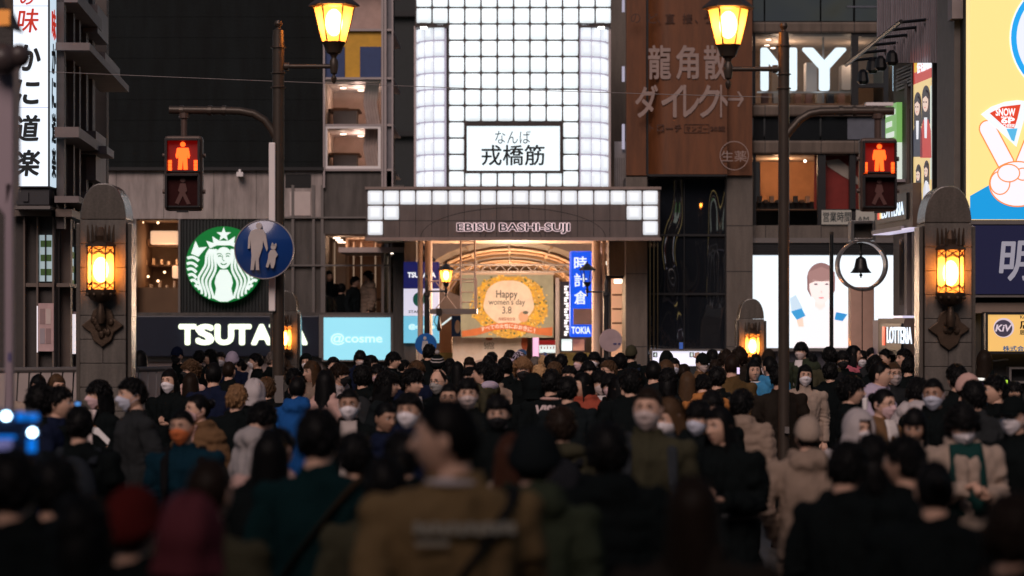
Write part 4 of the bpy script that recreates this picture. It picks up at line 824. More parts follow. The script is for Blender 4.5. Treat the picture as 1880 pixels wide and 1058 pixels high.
part('round_mark', em('mark_red', (226, 66, 40), .95), lo, lambda b: RW.box(b, 1654, 1658, 376, 404, .332, .34)); part('round_mark', em('mark_cream', (255, 226, 150), .95), lo, lambda b: RW.box(b, 1658.2, 1661, 380, 402, .332, .34)); RW.text('LOTTERIA', 1662, 1704, 378, 402, .335, em('lotteria_white', (220, 236, 250), 1.1), lo, .02)
lo2 = thing('burger_sign', 'lower vertical fascia box with LOTTERIA mark at head height', 'sign', tuple(RW.P(1660, .2)[:2]) + (PZ(645, RW.Y(1660)),))
part('fascia', dm('fascia_brown', (.10, .065, .05), .5), lo2, lambda b: RW.box(b, 1650, 1700, 585, 650, .1, .3)); part('panel', black, lo2, lambda b: RW.box(b, 1660, 1698, 594, 642, .3, .33)); part('side_box', dm('box_lilac', (.34, .27, .36), .5), lo2, lambda b: RW.box(b, 1640, 1651, 588, 652, .05, .3)); part('top_light', em('shelf_glow', (222, 214, 240), .8), lo2, lambda b: RW.box(b, 1650, 1700, 580, 584, .1, .32))
part('round_mark', em('mark_red', (226, 66, 40), .95), lo2, lambda b: RW.box(b, 1663, 1668, 600, 634, .332, .34)); RW.text('LOTTERIA', 1672, 1720, 600, 630, .335, em('lotteria_white', (220, 236, 250), 1.1), lo2, .03)

# ------------------------------------------------------------------ yellow billboard wall on the right
Y_ = 28.6
t = thing('billboard_wall', 'dark wall carrying the yellow billboard at the right edge', 'building', (PX(1900, Y_), Y_, 0))
part('wall', dm('wall_black', (.02, .02, .022), .6), t, lambda b: b.bp(1783, 2300, -300, 900, Y_ + .3, 2)); part('beam', alum_d, t, lambda b: (b.bp(1781, 2300, 404, 412, Y_ - .05, .5), b.bp(1785, 2300, 541, 546, Y_ - .02, .5))); part('pale_band', dm('band_tan', (.20, .15, .12), .6), t, lambda b: b.bp(1787, 2300, 556, 575, Y_ + .1, .3))
part('counter_frame', alum_d, t, lambda b: (b.bp(1853, 1990, 674, 678, Y_ + .1, .3), b.bp(1853, 1857, 678, 702, Y_ + .1, .3), b.bp(1853, 1990, 700, 704, Y_ + .1, .3))); part('cable', whitep, t, lambda b: b.tube([(PX(1822 + 6 * k, Y_), Y_ + .2, PZ(662 + 1.2 * math.sin(k * .9), Y_)) for k in range(7)], .008, 5))
t = thing('cheese_billboard', 'huge yellow lit billboard with cartoon hand holding a cheese wedge', 'billboard', (PX(1900, Y_), Y_, PZ(403, Y_)))
part('board', em('bill_yellow', (255, 220, 140), .98), t, lambda b: b.bp(1781, 2250, -260, 403, Y_, .25))
def yb(name, rgb, pts, lay, k=.98): part(name, em('bill_%d_%d_%d' % rgb, rgb, k), t, lambda b: b.pp(pts, Y_ - .004 * lay, .003))
yb('blue_field', (20, 148, 214), [(1781, 360), (1830, 332), (2200, 250), (2200, 403), (1781, 403)], 1)
part('blue_arc', em('bill_arc', (30, 160, 232), .98), t, lambda b: b.ring(PX(1966, Y_), PZ(70, Y_), 100 / F * Y_, 110 / F * Y_, Y_ - .01, Y_ - .006, 0, 60)); part('pale_disc', em('bill_pale', (228, 234, 250), .95), t, lambda b: b.disc(PX(1966, Y_), PZ(70, Y_), 100 / F * Y_, Y_ - .008, Y_ - .004, 0, 60)); part('white_arc', em('bill_white', (250, 248, 240), .95), t, lambda b: b.ring(PX(1966, Y_), PZ(70, Y_), 110 / F * Y_, 113 / F * Y_, Y_ - .009, Y_ - .006, 0, 60))
O_, W_ = (244, 138, 70), (240, 236, 244)
def fat(cxy, ang, l, r, ext):
    c, s_ = math.cos(ang), math.sin(ang); pts = []
    for k in range(9): a = ang + PI / 2 + PI * k / 8; pts.append((cxy[0] + (r + ext) * math.cos(a), cxy[1] + (r + ext) * math.sin(a)))
    ex_, ey = cxy[0] + l * c, cxy[1] + l * s_
    for k in range(9): a = ang - PI / 2 + PI * k / 8; pts.append((ex_ + (r + ext) * math.cos(a), ey + (r + ext) * math.sin(a)))
    return pts
for lay, ext, rgb in ((3, 2.4, O_), (4, 0, W_)):
    yb('finger', rgb, fat((1847, 300), R(-118), 72, 14, ext), lay); yb('finger', rgb, fat((1880, 300), R(-68), 86, 14, ext), lay)
    yb('palm', rgb, ell(1868, 338, 50 + ext, 40 + ext, 40), lay + 2)
for lay, ext, rgb in ((7, 2.2, O_), (8, 0, W_)):
    yb('knuckle', rgb, ell(1852, 318, 19 + ext, 15 + ext, 24), lay + 2); yb('knuckle', rgb, ell(1836, 336, 17 + ext, 20 + ext, 24), lay); yb('knuckle', rgb, ell(1878, 320, 12 + ext, 10 + ext, 20), lay)
yb('wedge_rim', (232, 240, 246), [(1801, 210), (1820, 196), (1845, 187), (1868, 184), (1886, 186), (1886, 200), (1866, 270), (1858, 262)], 5); yb('wedge_red', (214, 66, 40), [(1817, 208), (1840, 196), (1874, 192), (1868, 218), (1862, 236), (1846, 234)], 6); yb('wedge_blue', (84, 178, 222), [(1848, 237), (1868, 236), (1862, 260), (1857, 257)], 6)
bw = em('bill_letter', (250, 250, 252), 1)
ftext('SNOW', 1828, 1864, 199, 213, Y_ - .027, bw, t, .03, thick=.003); ftext('BRAND', 1838, 1858, 214, 217, Y_ - .027, bw, t, .03, thick=.003); ftext('6P', 1838, 1863, 216, 227, Y_ - .027, bw, t, .04, thick=.003); ftext('CHEESE', 1841, 1863, 228, 234, Y_ - .027, bw, t, .03, thick=.003)
t = thing('navy_brush_sign', 'navy billboard with large grey brush character 明', 'sign', (PX(1840, Y_), Y_, PZ(540, Y_)))
part('board', em('navy_lit', (27, 28, 58), .7), t, lambda b: b.bp(1787, 2250, 414, 540, Y_ - .04, .15)); ftext('明', 1834, 1902, 442, 516, Y_ - .045, em('brush_grey', (150, 146, 158), .8), t, .02, .1, thick=.006);
t = thing('recruit_light_box', 'amber light box with round silver KiV badge and blue characters', 'sign', (PX(1860, Y_), Y_, PZ(648, Y_)))
part('box', em('kiv_amber', (238, 188, 108), .9), t, lambda b: b.bp(1814, 2100, 578, 645, Y_ - .1, .25)); part('frame', dark, t, lambda b: (b.bp(1810, 1814, 573, 650, Y_ - .12, .3), b.bp(1814, 2100, 573, 577.7, Y_ - .12, .3), b.bp(1814, 2100, 645.3, 650, Y_ - .12, .3)))
part('badge', [em('badge_dark', (70, 62, 78), .7), em('badge_pale', (214, 196, 206), .85)], t, lambda b: (b.pp(ell(1843, 602, 19, 18, 30), Y_ - .106, .005, 1), b.pp(ell(1842, 603, 16.5, 15.5, 30), Y_ - .112, .005, 0))); ftext('KiV', 1827, 1858, 596, 609, Y_ - .116, em('badge_pale', (214, 196, 206), .85), t, .03, .2, thick=.004)
ftext('KA', 1873, 1884, 579, 585, Y_ - .104, ink, t, .01, thick=.003); ftext('店', 1872, 1893, 588, 604, Y_ - .104, ink, t, .025, thick=.003); ftext('居', 1872, 1882, 606, 615, Y_ - .104, ink, t, .02, thick=.003); ftext('株式会社', 1841, 1893, 635, 645, Y_ - .104, em('kiv_blue', (36, 96, 150), .6), t, .02, thick=.003)
st = thing('lit_game_counter', 'glowing cyan counter light between people at right edge', 'counter', (PX(1810, 27), 27, 0))
part('body', dark, st, lambda b: b.bp(1790, 1860, 735, 900, 27.2, .6)); part('cyan_light', em('cyan_glow', (40, 190, 245), 1.2), st, lambda b: (b.bp(1795, 1822, 715, 733, 27.1, .1), b.bp(1834, 1846, 704, 722, 27.1, .1))); part('violet_light', em('violet_glow', (190, 120, 235), 1.), st, lambda b: b.bp(1797, 1815, 703, 714, 27.12, .1)); part('pale_top', em('bill_white', (250, 248, 240), .95), st, lambda b: b.bp(1790, 1812, 695, 699, 27.05, .3)); part('lime_light', em('lime_glow', (190, 240, 70), 1.), st, lambda b: b.bp(1843, 1850, 698, 706, 27.1, .1))
# ------------------------------------------------------------------ stone lamp pillars of the bridge
def pillar(label, x0, x1, ytop, yneck, D, lamp_w, side, watts, courses):
    cxp = (x0 + x1) / 2; w = PX(x1, D) - PX(x0, D); X0, X1 = PX(x0, D), PX(x1, D); zn = PZ(yneck, D); zt = PZ(ytop, D); g0 = G(D)
    t = thing('stone_pillar', label, 'pillar', ((X0 + X1) / 2, D, g0), 'stone lamp pillars of the bridge')
    h = 44 / F * 24 * (1 if D < 30 else .8); z = zn; k = 0
    def blk_(b, za, zb): b.box(X0, X1, D, D + w * 1.05, za, zb)
    while z > g0 + .02 and k < courses:
        zb, za = z, max(g0, z - h + .006)
        if k % 3 == 2:
            xm = (X0 + X1) / 2
            part('stone_block', stone, t, lambda b: b.box(X0, xm - .003, D, D + w * 1.05, za, zb), bevel=.004); part('stone_block', stone, t, lambda b: b.box(xm + .003, X1, D, D + w * 1.05, za, zb), bevel=.004)
        else: part('stone_block', stone, t, lambda b: blk_(b, za, zb), bevel=.004)
        z -= h; k += 1
    part('mortar_core', conc_g, t, lambda b: b.box(X0 + .012, X1 - .012, D + .012, D + w, g0, zn))
    # pointed head: ogive outline with a narrower inset shoulder
    xm, hw = (X0 + X1) / 2, (X1 - X0) / 2; pts = []
    for i in range(11):
        u = i / 10; pts.append((xm - hw * math.cos(u * PI / 2) ** .82 * (1 if u < .99 else 0), zn + .004 + (zt - zn) * (math.sin(u * PI / 2) ** 1.0)))
    pts = pts + [(2 * xm - x, zz) for x, zz in pts[-2::-1]]
    part('pointed_head', dm('stone_polished', (.115, .10, .088), .22, 0, .35, 40, .1, 150, .6, dirt=.35), t, lambda b: b.prism(pts, D, D + w * 1.05), bevel=.012, angle=35)
    for s in (-1, 1): part('corner_shaft', dm('stone_polished', (.115, .10, .088), .22, 0, .35, 40, .1, 150, .6, dirt=.35), t, lambda b: b.box(xm + s * (hw + .028) - .02, xm + s * (hw + .028) + .02, D + .05, D + .35, g0, zn - .03), bevel=.006)
    # lantern
    k_ = lamp_w / 50 / F * D * 1.0
    def u(v): return v * k_          # photo pixels at the near pillar, scaled
    R0 = u(25); ly = D - R0 * .86 - .01; zc = zn - u(96)      # centre of the glazed drum
    L = thing('wall_lantern', label.replace('stone pillar', 'bronze lantern glowing on the stone pillar'), 'lantern', (xm, D - .02, zc - u(150)), 'pillar lanterns')
    zb0, zb1 = zc - u(32), zc + u(46)
    def ring6(r, zz): return [(xm + r * math.cos(PI / 3 * i), ly + r * math.sin(PI / 3 * i), zz) for i in range(6)]
    for i in range(6):
        a, c = ring6(R0 * .94, zb0)[i], ring6(R0 * .94, zb0)[(i + 1) % 6]
        part('pane', amber, L, lambda b: b.add([a, c, (c[0], c[1], zb1), (a[0], a[1], zb1)], [(0, 1, 2, 3)]))
        a, c = Vector(ring6(R0, zb0)[i]), Vector(ring6(R0, zb0)[(i + 1) % 6]); up = Vector((0, 0, 1))
        def bars(b):
            b.tube([a, a + up * (zb1 - zb0)], u(1.3), 5)
            for zz0, s in ((zb1, -1), (zb0, 1)):
                m_ = (a + c) / 2; hgt = u(15) * s
                A_ = Vector((a.x, a.y, zz0)); C_ = Vector((c.x, c.y, zz0)); v = up * hgt
                b.tube([A_, C_ + v * .85], u(.9), 4); b.tube([C_, A_ + v * .85], u(.9), 4); b.tube([A_ + v, (A_ + C_) / 2 + v * .6], u(.9), 4); b.tube([C_ + v, (A_ + C_) / 2 + v * .6], u(.9), 4)
        part('lattice', bronze, L, bars)
    part('bulb', bulb_w, L, lambda b: b.ball((xm, ly, zc + u(4)), (u(14), u(14), u(23)), 14, 10), smooth=True)
    part('top_ring', bronze, L, lambda b: b.lathe(xm, ly, [(R0 * 1.12, zb1), (R0 * 1.12, zb1 + u(3)), (R0 * .9, zb1 + u(8)), (R0 * .6, zb1 + u(11))], 6))
    for i in range(6):
        p = Vector(ring6(R0 * .92, zb1 + u(8))[i]); part('crown_fin', bronze, L, lambda b: b.tube([p, p + Vector((0, 0, u(16))), p + Vector(((p.x - xm) * .05, (p.y - ly) * .05, u(32)))], [u(3.2), u(2.8), u(1.0)], 5))
    part('crown_core', bronze, L, lambda b: b.lathe(xm, ly, [(u(10), zb1 + u(10)), (u(12), zb1 + u(20)), (u(4), zb1 + u(36))], 8))
    part('base_ring', bronze, L, lambda b: b.lathe(xm, ly, [(R0 * .3, zb0 - u(24)), (R0 * .75, zb0 - u(19)), (R0 * 1.02, zb0 - u(10)), (R0 * 1.1, zb0 - u(5)), (R0 * 1.1, zb0)], 12), smooth=True, angle=30)
    for i in range(10): a = 2 * PI * i / 10; part('base_boss', bronze, L, lambda b: b.ball((xm + R0 * 1.02 * math.cos(a), ly + R0 * 1.02 * math.sin(a), zb0 - u(9)), u(3.4), 6, 5))
    part('stem', bronze, L, lambda b: (b.lathe(xm, ly, [(u(6), zb0 - u(62)), (u(9), zb0 - u(50)), (u(6), zb0 - u(34)), (u(5), zb0 - u(24))], 10), b.tube([(xm, ly, zb0 - u(52)), (xm, D, zb0 - u(60))], u(7), 8)), smooth=True)
    def plate(b):
        zz = zb0 - u(66); pts_ = []
        for i in range(24):
            a = 2 * PI * i / 24; r = 1 / (abs(math.cos(a)) / u(35) + abs(math.sin(a)) / u(44)) * (1 + .10 * math.cos(6 * a)); pts_.append((xm + r * math.cos(a), zz + r * math.sin(a)))
        b.prism(pts_, D - .05, D - .004)
    part('back_plate', bronze, L, plate, bevel=.008)
    for i in range(14):
        a = random.uniform(0, 2 * PI); r = random.uniform(0, .7); part('plate_leaf', bronze, L, lambda b: b.ball((xm + r * u(26) * math.cos(a), D - .055, zb0 - u(66) + r * u(34) * math.sin(a)), (u(6), .03, u(7)), 7, 5))
pillar('broad stone pillar beside the restaurant front, pointed head', 147, 231, 337, 404, 24, 50, 1, 60, 9)
pillar('broad stone pillar below the yellow billboard, pointed head', 1698, 1784, 342, 410, 24, 50, -1, 60, 9)
pillar('slim distant stone pillar before the video screen, pointed head', 1357, 1403, 549, 586, 43, 27, -1, 60, 12)
pillar('slim distant stone pillar behind the left signal pole', 500, 546, 534, 572, 43, 27, 1, 60, 12)

# ------------------------------------------------------------------ bridge railings
def railing(label, pts, n, y0):
    t = thing('bridge_railing', label, 'railing', (pts[0][0], pts[0][1], 0), 'slatted bridge railings')
    a, b_ = Vector((*pts[0], 0)), Vector((*pts[1], 0)); d = (b_ - a) / n
    for i in range(n):
        p = a + d * i; q_ = a + d * (i + .80); nrm = Vector((-d.y, d.x, 0)).normalized() * .012; lean = d * .35
        z1 = y0; vs_ = [p - nrm, q_ - nrm, q_ + nrm, p + nrm]
        part('slat', alum, t, lambda b: b.hexa([(v - lean).to_tuple()[:2] + (.05,) for v in vs_] + [(v + lean).to_tuple()[:2] + (z1,) for v in vs_]))
    part('handrail', alum_d, t, lambda b: b.tube([(a.x, a.y, z1 + .02), (b_.x, b_.y, z1 + .02)], .03, 8))
railing('slanted grey slat railing beside the left stone pillar', ((-5.4, 24.6), (-3.95, 25.4)), 14, 1.70)
railing('short slat railing piece right of left stone pillar', ((-3.88, 25.0), (-3.62, 25.6)), 4, 1.70)

# ------------------------------------------------------------------ street lamps with pedestrian signals
def lantern_hex(L, cx_, cy_, zb, zt, rb, rt, lit=True, met=polep, watts=0, k=1.):
    for i in range(6):
        a0, a1 = PI / 3 * i + PI / 6 - PI / 6, PI / 3 * (i + 1)
        a0 = PI / 3 * i; A0, A1 = (math.cos(a0), math.sin(a0)), (math.cos(a1), math.sin(a1))
        part('pane', amber if lit else pane, L, lambda b: b.add([(cx_ + rb * A0[0] * .97, cy_ + rb * A0[1] * .97, zb), (cx_ + rb * A1[0] * .97, cy_ + rb * A1[1] * .97, zb), (cx_ + rt * A1[0] * .97, cy_ + rt * A1[1] * .97, zt), (cx_ + rt * A0[0] * .97, cy_ + rt * A0[1] * .97, zt)], [(0, 1, 2, 3)]))
        part('glazing_bar', met, L, lambda b: b.tube([(cx_ + rb * A0[0], cy_ + rb * A0[1], zb), (cx_ + rt * A0[0], cy_ + rt * A0[1], zt)], .0075 * k, 5))
    part('roof', met, L, lambda b: b.lathe(cx_, cy_, [(rt * 1.02, zt - .012 * k), (rt * 1.26, zt), (rt * 1.2, zt + .02 * k), (rt * .72, zt + .10 * k), (rt * .60, zt + .11 * k), (rt * .34, zt + .17 * k), (rt * .1, zt + .20 * k), (rt * .12, zt + .24 * k), (.004, zt + .27 * k)], 6))
    part('lantern_body', met, L, lambda b: b.lathe(cx_, cy_, [(.004, zb - .43 * k), (.022 * k, zb - .41 * k), (.03 * k, zb - .37 * k), (.012 * k, zb - .335 * k), (.034 * k, zb - .32 * k), (.045 * k, zb - .25 * k), (.045 * k, zb - .20 * k), (.026 * k, zb - .16 * k), (.04 * k, zb - .13 * k), (.075 * k, zb - .11 * k), (rb * .9, zb - .02 * k), (rb * 1.06, zb)], 12), smooth=True, angle=35)
    if lit:
        part('bulb', bulb_w, L, lambda b: b.ball((cx_, cy_, (zb + zt) / 2 + .02 * k), (rb * .72, rb * .72, (zt - zb) * .38), 12, 9), smooth=True)
def post(t, X, D, ytop, rw, rings):
    g0 = G(D); z = lambda y: PZ(y, D); r = rw / F * D
    part('shaft', polep, t, lambda b: b.lathe(X, D, [(r, g0), (r, z(rings[-1]))], 20), smooth=True)
    prof = [(r * 1.02, z(rings[-1]))]
    for y in rings[::-1]: prof += [(r * 1.02, z(y + 1.2)), (r * 1.3, z(y + .6)), (r * 1.3, z(y - 1)), (r * 1.0, z(y - 2))]
    prof += [(r * .92, z(ytop + 22)), (r * .92, z(ytop + 19)), (r * .5, z(ytop + 17)), (r * .35, z(ytop + 14)), (r * .55, z(ytop + 12)), (r * .74, z(ytop + 7)), (r * .6, z(ytop + 2)), (.004, z(ytop))]
    part('post_head', polep, t, lambda b: b.lathe(X, D, prof, 20), smooth=True, angle=35)
def signal(t, cx, y0, y1, hw, D, armx, army):
    zc = lambda y: PZ(y, D); X = PX(cx, D); w = hw / F * D
    S_ = thing('pedestrian_signal', t, 'signal', (X, D, zc(y1)), 'pedestrian signals over the crowd')
    met = dm('signal_brown', (.085, .055, .045), .5, .2, .15, 10); z0, z1 = zc(y1), zc(y0)
    part('housing', met, S_, lambda b: b.box(X - w, X + w, D, D + .16, z0, z1), bevel=.035)
    part('bracket', met, S_, lambda b: (b.tube([(X, D + .08, z1 - .01), (X, D + .08, zc(army))], .034, 10), b.tube([(X, D + .08, zc(army + 13)), (X, D + .08, zc(army + 4))], .055, 10)))
    for s in (-1, 1): part('side_bolt', met, S_, lambda b: (b.tube([(X + s * w, D + .08, z1 - .20), (X + s * (w + .025), D + .08, z1 - .20)], .022, 8), b.tube([(X + s * w, D + .08, z0 + .20), (X + s * (w + .025), D + .08, z0 + .20)], .022, 8)))
    hm = (z0 + z1) / 2
    for (za, zb, lit) in ((hm + .012, z1 - .035, True), (z0 + .035, hm - .012, False)):
        xi = w * .80
        part('bezel', dark, S_, lambda b: (b.box(X - w * .90, X - xi, D - .07, D, za, zb), b.box(X + xi, X + w * .90, D - .07, D, za, zb), b.box(X - xi, X + xi, D - .09, D, zb - .02, zb), b.box(X - xi, X + xi, D - .02, D, za, za + .015)))
        zm, hh = (za + zb) / 2, (zb - za) / 2
        part('lens', em('lens_red', (170, 12, 8), .22) if lit else dm('lens_dark', (.035, .012, .012), .15, 0, .3, 20), S_, lambda b: b.box(X - xi, X + xi, D - .008, D + .01, za + .015, zb - .02))
        mt = em('figure_red', (255, 84, 26), 2.8) if lit else dm('figure_off', (.10, .045, .04), .4)
        def man(b):
            k = hh / .19; f = lambda P: b.prism([(X + x * k, zm + z_ * k) for x, z_ in P], D - .02, D - .012)
            b.disc(X, zm + .125 * k, .030 * k, D - .02, D - .012, 0, 14)
            if lit:
                f([(-.065, .085), (.065, .085), (.082, .0), (.076, -.035), (.055, -.03), (.052, .03), (.050, -.05), (.056, -.165), (.010, -.165), (0, -.05), (-.010, -.165), (-.056, -.165), (-.050, -.05), (-.052, .03), (-.055, -.03), (-.076, -.035), (-.082, .0)])
            else:
                f([(-.03, .085), (.03, .085), (.05, 0), (.03, -.02), (.03, -.03), (.09, -.15), (.05, -.16), (0, -.06), (-.05, -.16), (-.09, -.14), (-.035, -.02), (-.055, .0)])
        part('figure', mt, S_, man)
        if lit:
            for s in (-1, 1): part('countdown_bar', mt, S_, lambda b: [b.box(X + s * .132 - .018, X + s * .132 + .018, D - .02, D - .012, zm - .155 + q_ * .036, zm - .122 + q_ * .036) for q_ in range(3)])
            lamp(X, D - .4, zm, .5, (1, .10, .04), .08, S_)
    part('visor_grille', dark, S_, lambda b: b.box(X - w * .3, X + w * .3, D - .05, D - .02, z0 - .02, z0))
    return S_
# left post
Dp = 25.0; X = PX(511, Dp)
t = thing('street_lamp', 'brown street lamp post with round blue sign in front of the coffee sign', 'street lamp', (X, Dp, G(Dp)), 'lantern posts by the crossing')
post(t, X, Dp, 37, 11, (88, 135, 161))
zA = PZ(122, Dp); Xl = PX(613, Dp)
part('lamp_arm', polep, t, lambda b: (b.tube([(X, Dp, zA), (Xl, Dp, zA)], .024, 10), b.tube([(X + .06, Dp, zA), (X + .11, Dp, zA)], .04, 10)), smooth=True)
lantern_hex(t, Xl, Dp, PZ(78, Dp), PZ(12, Dp), .125, .215, True, polep, 70)
part('signal_arm', polep, t, lambda b: b.tube([(X, Dp, PZ(262, Dp)), (PX(500, Dp), Dp, PZ(240, Dp)), (PX(486, Dp), Dp, PZ(221, Dp)), (PX(466, Dp), Dp, PZ(209, Dp)), (PX(440, Dp), Dp, PZ(204, Dp)), (PX(400, Dp), Dp, PZ(203, Dp)), (PX(311, Dp), Dp, PZ(202, Dp))], .042, 14), smooth=True)
for x in (330, 382, 408): part('arm_clamp', polep, t, lambda b: b.tube([(PX(x, Dp), Dp, PZ(203, Dp)), (PX(x + 7, Dp), Dp, PZ(203, Dp))], .052, 12))
part('side_plate', whitep, t, lambda b: b.box(PX(495, Dp), PX(507, Dp), Dp - .10, Dp + .02, PZ(572, Dp), PZ(263, Dp)), bevel=.01)
part('junction_box', alum_d, t, lambda b: b.bp(504, 520, 690, 740, Dp - .09, .06))
signal('lit red pedestrian signal hanging left of the coffee sign', 336, 249, 387, 35, Dp - .08, 336, 203)
bs = thing('round_blue_sign', 'large round blue pedestrian sign with adult and child, on the left post', 'sign', (PX(485, 24.7), 24.7, PZ(512, 24.7)))
bxs, bzs, br_ = PX(485, 24.7), PZ(458, 24.7), 54 / F * 24.7
def dome(b, r, m=0):
    n = 40; b.v.append((bxs, 24.7 - .05, bzs))
    for j in range(1, 6):
        for k in range(n): a = 2 * PI * k / n; q = j / 5; b.v.append((bxs + r * q * math.cos(a), 24.7 - .05 * (1 - q * q), bzs + r * q * math.sin(a)))
    for k in range(n): b.f.append((0, 1 + (k + 1) % n, 1 + k)); b.m.append(m)
    for j in range(4):
        for k in range(n): b.f.append((1 + j * n + k, 1 + j * n + (k + 1) % n, 1 + (j + 1) * n + (k + 1) % n, 1 + (j + 1) * n + k)); b.m.append(m)
part('disc', dm('sign_blue', (.010, .045, .20), .18, 0, .1, 5, coat=.5), bs, lambda b: dome(b, br_), smooth=True); part('rim', dm('rim_grey', (.30, .28, .30), .4, .5), bs, lambda b: b.ring(bxs, bzs, br_ * .985, br_ * 1.02, 24.7 - .01, 24.7 + .03), smooth=True)
part('back_clamp', alum_d, bs, lambda b: b.box(bxs - .05, X, 24.72, 24.95, bzs - .03, bzs + .03))
gy = dm('sign_figure', (.45, .42, .42), .5)
def bf(name, pts): part(name, gy, bs, lambda b: b.prism([(PX(x, 24.64), PZ(y, 24.64)) for x, y in pts], 24.63, 24.66))
bf('adult_figure', [(468, 421), (482, 421), (488, 430), (492, 456), (490, 462), (486, 452), (483, 442), (482, 455), (475, 476), (476, 496), (470, 496), (469, 476), (466, 496), (460, 496), (462, 470), (460, 440), (459, 456), (455, 457), (456, 436), (460, 425)])
bf('adult_figure', ell(475.5, 415, 5.5, 6, 16)); bf('child_figure', [(497, 459), (505, 459), (510, 468), (506, 474), (505, 484), (502, 493), (498, 492), (496, 482), (492, 492), (488, 490), (492, 476), (493, 466)]); bf('child_figure', ell(502, 454, 5, 4.5, 14)); bf('child_figure', [(498, 450), (500, 445), (503, 450), (507, 446), (508, 452)])
# right post
Dq = 23.4; X = PX(1439, Dq)
t = thing('street_lamp', 'brown street lamp post crossing the video screen, lantern on its left', 'street lamp', (X, Dq, G(Dq)), 'lantern posts by the crossing')
post(t, X, Dq, 41, 10.3, (85, 137, 163))
zA = PZ(127, Dq); Xl = PX(1337, Dq)
part('lamp_arm', polep, t, lambda b: (b.tube([(X, Dq, zA), (Xl, Dq, zA)], .024, 10), b.tube([(X - .11, Dq, zA), (X - .06, Dq, zA)], .04, 10)), smooth=True)
lantern_hex(t, Xl, Dq, PZ(83, Dq), PZ(16, Dq), .12, .205, True, polep, 70)
part('signal_arm', polep, t, lambda b: b.tube([(X, Dq, PZ(256, Dq)), (PX(1452, Dq), Dq, PZ(238, Dq)), (PX(1468, Dq), Dq, PZ(220, Dq)), (PX(1486, Dq), Dq, PZ(209, Dq)), (PX(1506, Dq), Dq, PZ(205, Dq)), (PX(1560, Dq), Dq, PZ(204, Dq)), (PX(1641, Dq), Dq, PZ(204, Dq))], .040, 14), smooth=True)
for x in (1540, 1565, 1604): part('arm_clamp', polep, t, lambda b: b.tube([(PX(x, Dq), Dq, PZ(204, Dq)), (PX(x + 7, Dq), Dq, PZ(204, Dq))], .05, 12))
part('arm_lamp', whitep, t, lambda b: b.bp(1590, 1640, 188, 194, Dq, .1))
part('junction_box', alum_d, t, lambda b: b.bp(1441, 1449, 784, 796, Dq - .1, .06))
signal('blurred red pedestrian signal hanging right of the NY letters', 1614, 253, 388, 34, Dq - .08, 1614, 204)

# ------------------------------------------------------------------ small lantern posts by the arcade
Ds = 43.6
t = thing('arcade_lamp', 'small lit lantern on slim post left of the flower banner', 'street lamp', (PX(784, Ds), Ds, 0), 'small lantern posts at arcade')
Xs = PX(784, Ds)
part('post', dark, t, lambda b: b.lathe(Xs, Ds, [(.05, 0), (.05, PZ(545, Ds)), (.065, PZ(543, Ds)), (.06, PZ(538, Ds)), (.035, PZ(536, Ds)), (.035, PZ(516, Ds)), (.012, PZ(512, Ds)), (.02, PZ(508, Ds)), (.003, PZ(504, Ds))], 14), smooth=True, angle=35)
part('lamp_arm', dark, t, lambda b: b.tube([(Xs, Ds, PZ(535, Ds)), (PX(819, Ds), Ds, PZ(535, Ds))], .016, 8))
lantern_hex(t, PX(819, Ds), Ds, PZ(518, Ds), PZ(496, Ds), .075, .125, True, dark, 26, .62)
t = thing('arcade_lamp', 'small unlit dark lantern in front of the blue watch sign', 'street lamp', (PX(1113, Ds), Ds, 0), 'small lantern posts at arcade')
Xs = PX(1113, Ds)
part('post', dark, t, lambda b: b.lathe(Xs, Ds, [(.05, 0), (.05, PZ(545, Ds)), (.065, PZ(543, Ds)), (.06, PZ(538, Ds)), (.035, PZ(536, Ds)), (.035, PZ(516, Ds)), (.012, PZ(512, Ds)), (.02, PZ(508, Ds)), (.003, PZ(504, Ds))], 14), smooth=True, angle=35)
part('lamp_arm', dark, t, lambda b: b.tube([(Xs, Ds, PZ(536, Ds)), (PX(1078, Ds), Ds, PZ(536, Ds))], .016, 8))
lantern_hex(t, PX(1078, Ds), Ds, PZ(518, Ds), PZ(496, Ds), .075, .125, False, dark, 0, .62)
t = thing('small_round_sign', 'small round blue pedestrian sign on the lantern post left', 'sign', (PX(782, 43.4), 43.4, PZ(652, 43.4)))
part('disc', dm('sign_blue_small', (.015, .12, .42), .3), t, lambda b: b.disc(PX(782, 43.4), PZ(632, 43.4), 20 / F * 43.4, 43.4, 43.43)); part('figure', gy, t, lambda b: (b.pp([(776, 626), (785, 626), (787, 640), (784, 650), (777, 650), (774, 640)], 43.39, .008), b.pp(ell(780, 621, 3, 3.4, 12), 43.39, .008)))
t = thing('small_round_sign', 'back of small pinkish round sign beside the stone pier', 'sign', (PX(1121, 43.5), 43.5, PZ(646, 43.5)))
part('disc', dm('sign_back_pink', (.42, .32, .34), .35, .2), t, lambda b: b.disc(PX(1121, 43.5), PZ(625, 43.5), 21 / F * 43.5, 43.5, 43.53)); part('sticker', dm('sticker_navy', (.03, .04, .15), .4), t, lambda b: (b.bp(1126, 1132, 630, 633, 43.49, .008), b.bp(1135, 1139, 630, 633, 43.49, .008)))
t = thing('hanging_speaker', 'small dark loudspeaker hanging under the gantry platform', 'loudspeaker', (PX(806, 45), 45, PZ(608, 45)))
part('body', dark, t, lambda b: b.bp(801, 811, 566, 580, 45, .15), bevel=.01); part('horn', dark, t, lambda b: b.lathe(PX(806, 45), 45.05, [(.03, PZ(608, 45)), (.045, PZ(603, 45)), (.03, PZ(593, 45)), (.015, PZ(580, 45))], 12)); part('cable', dark, t, lambda b: b.tube([(PX(801, 45), 45, PZ(578, 45)), (PX(797, 45), 45, PZ(590, 45)), (PX(802, 45), 45, PZ(600, 45))], .008, 5))

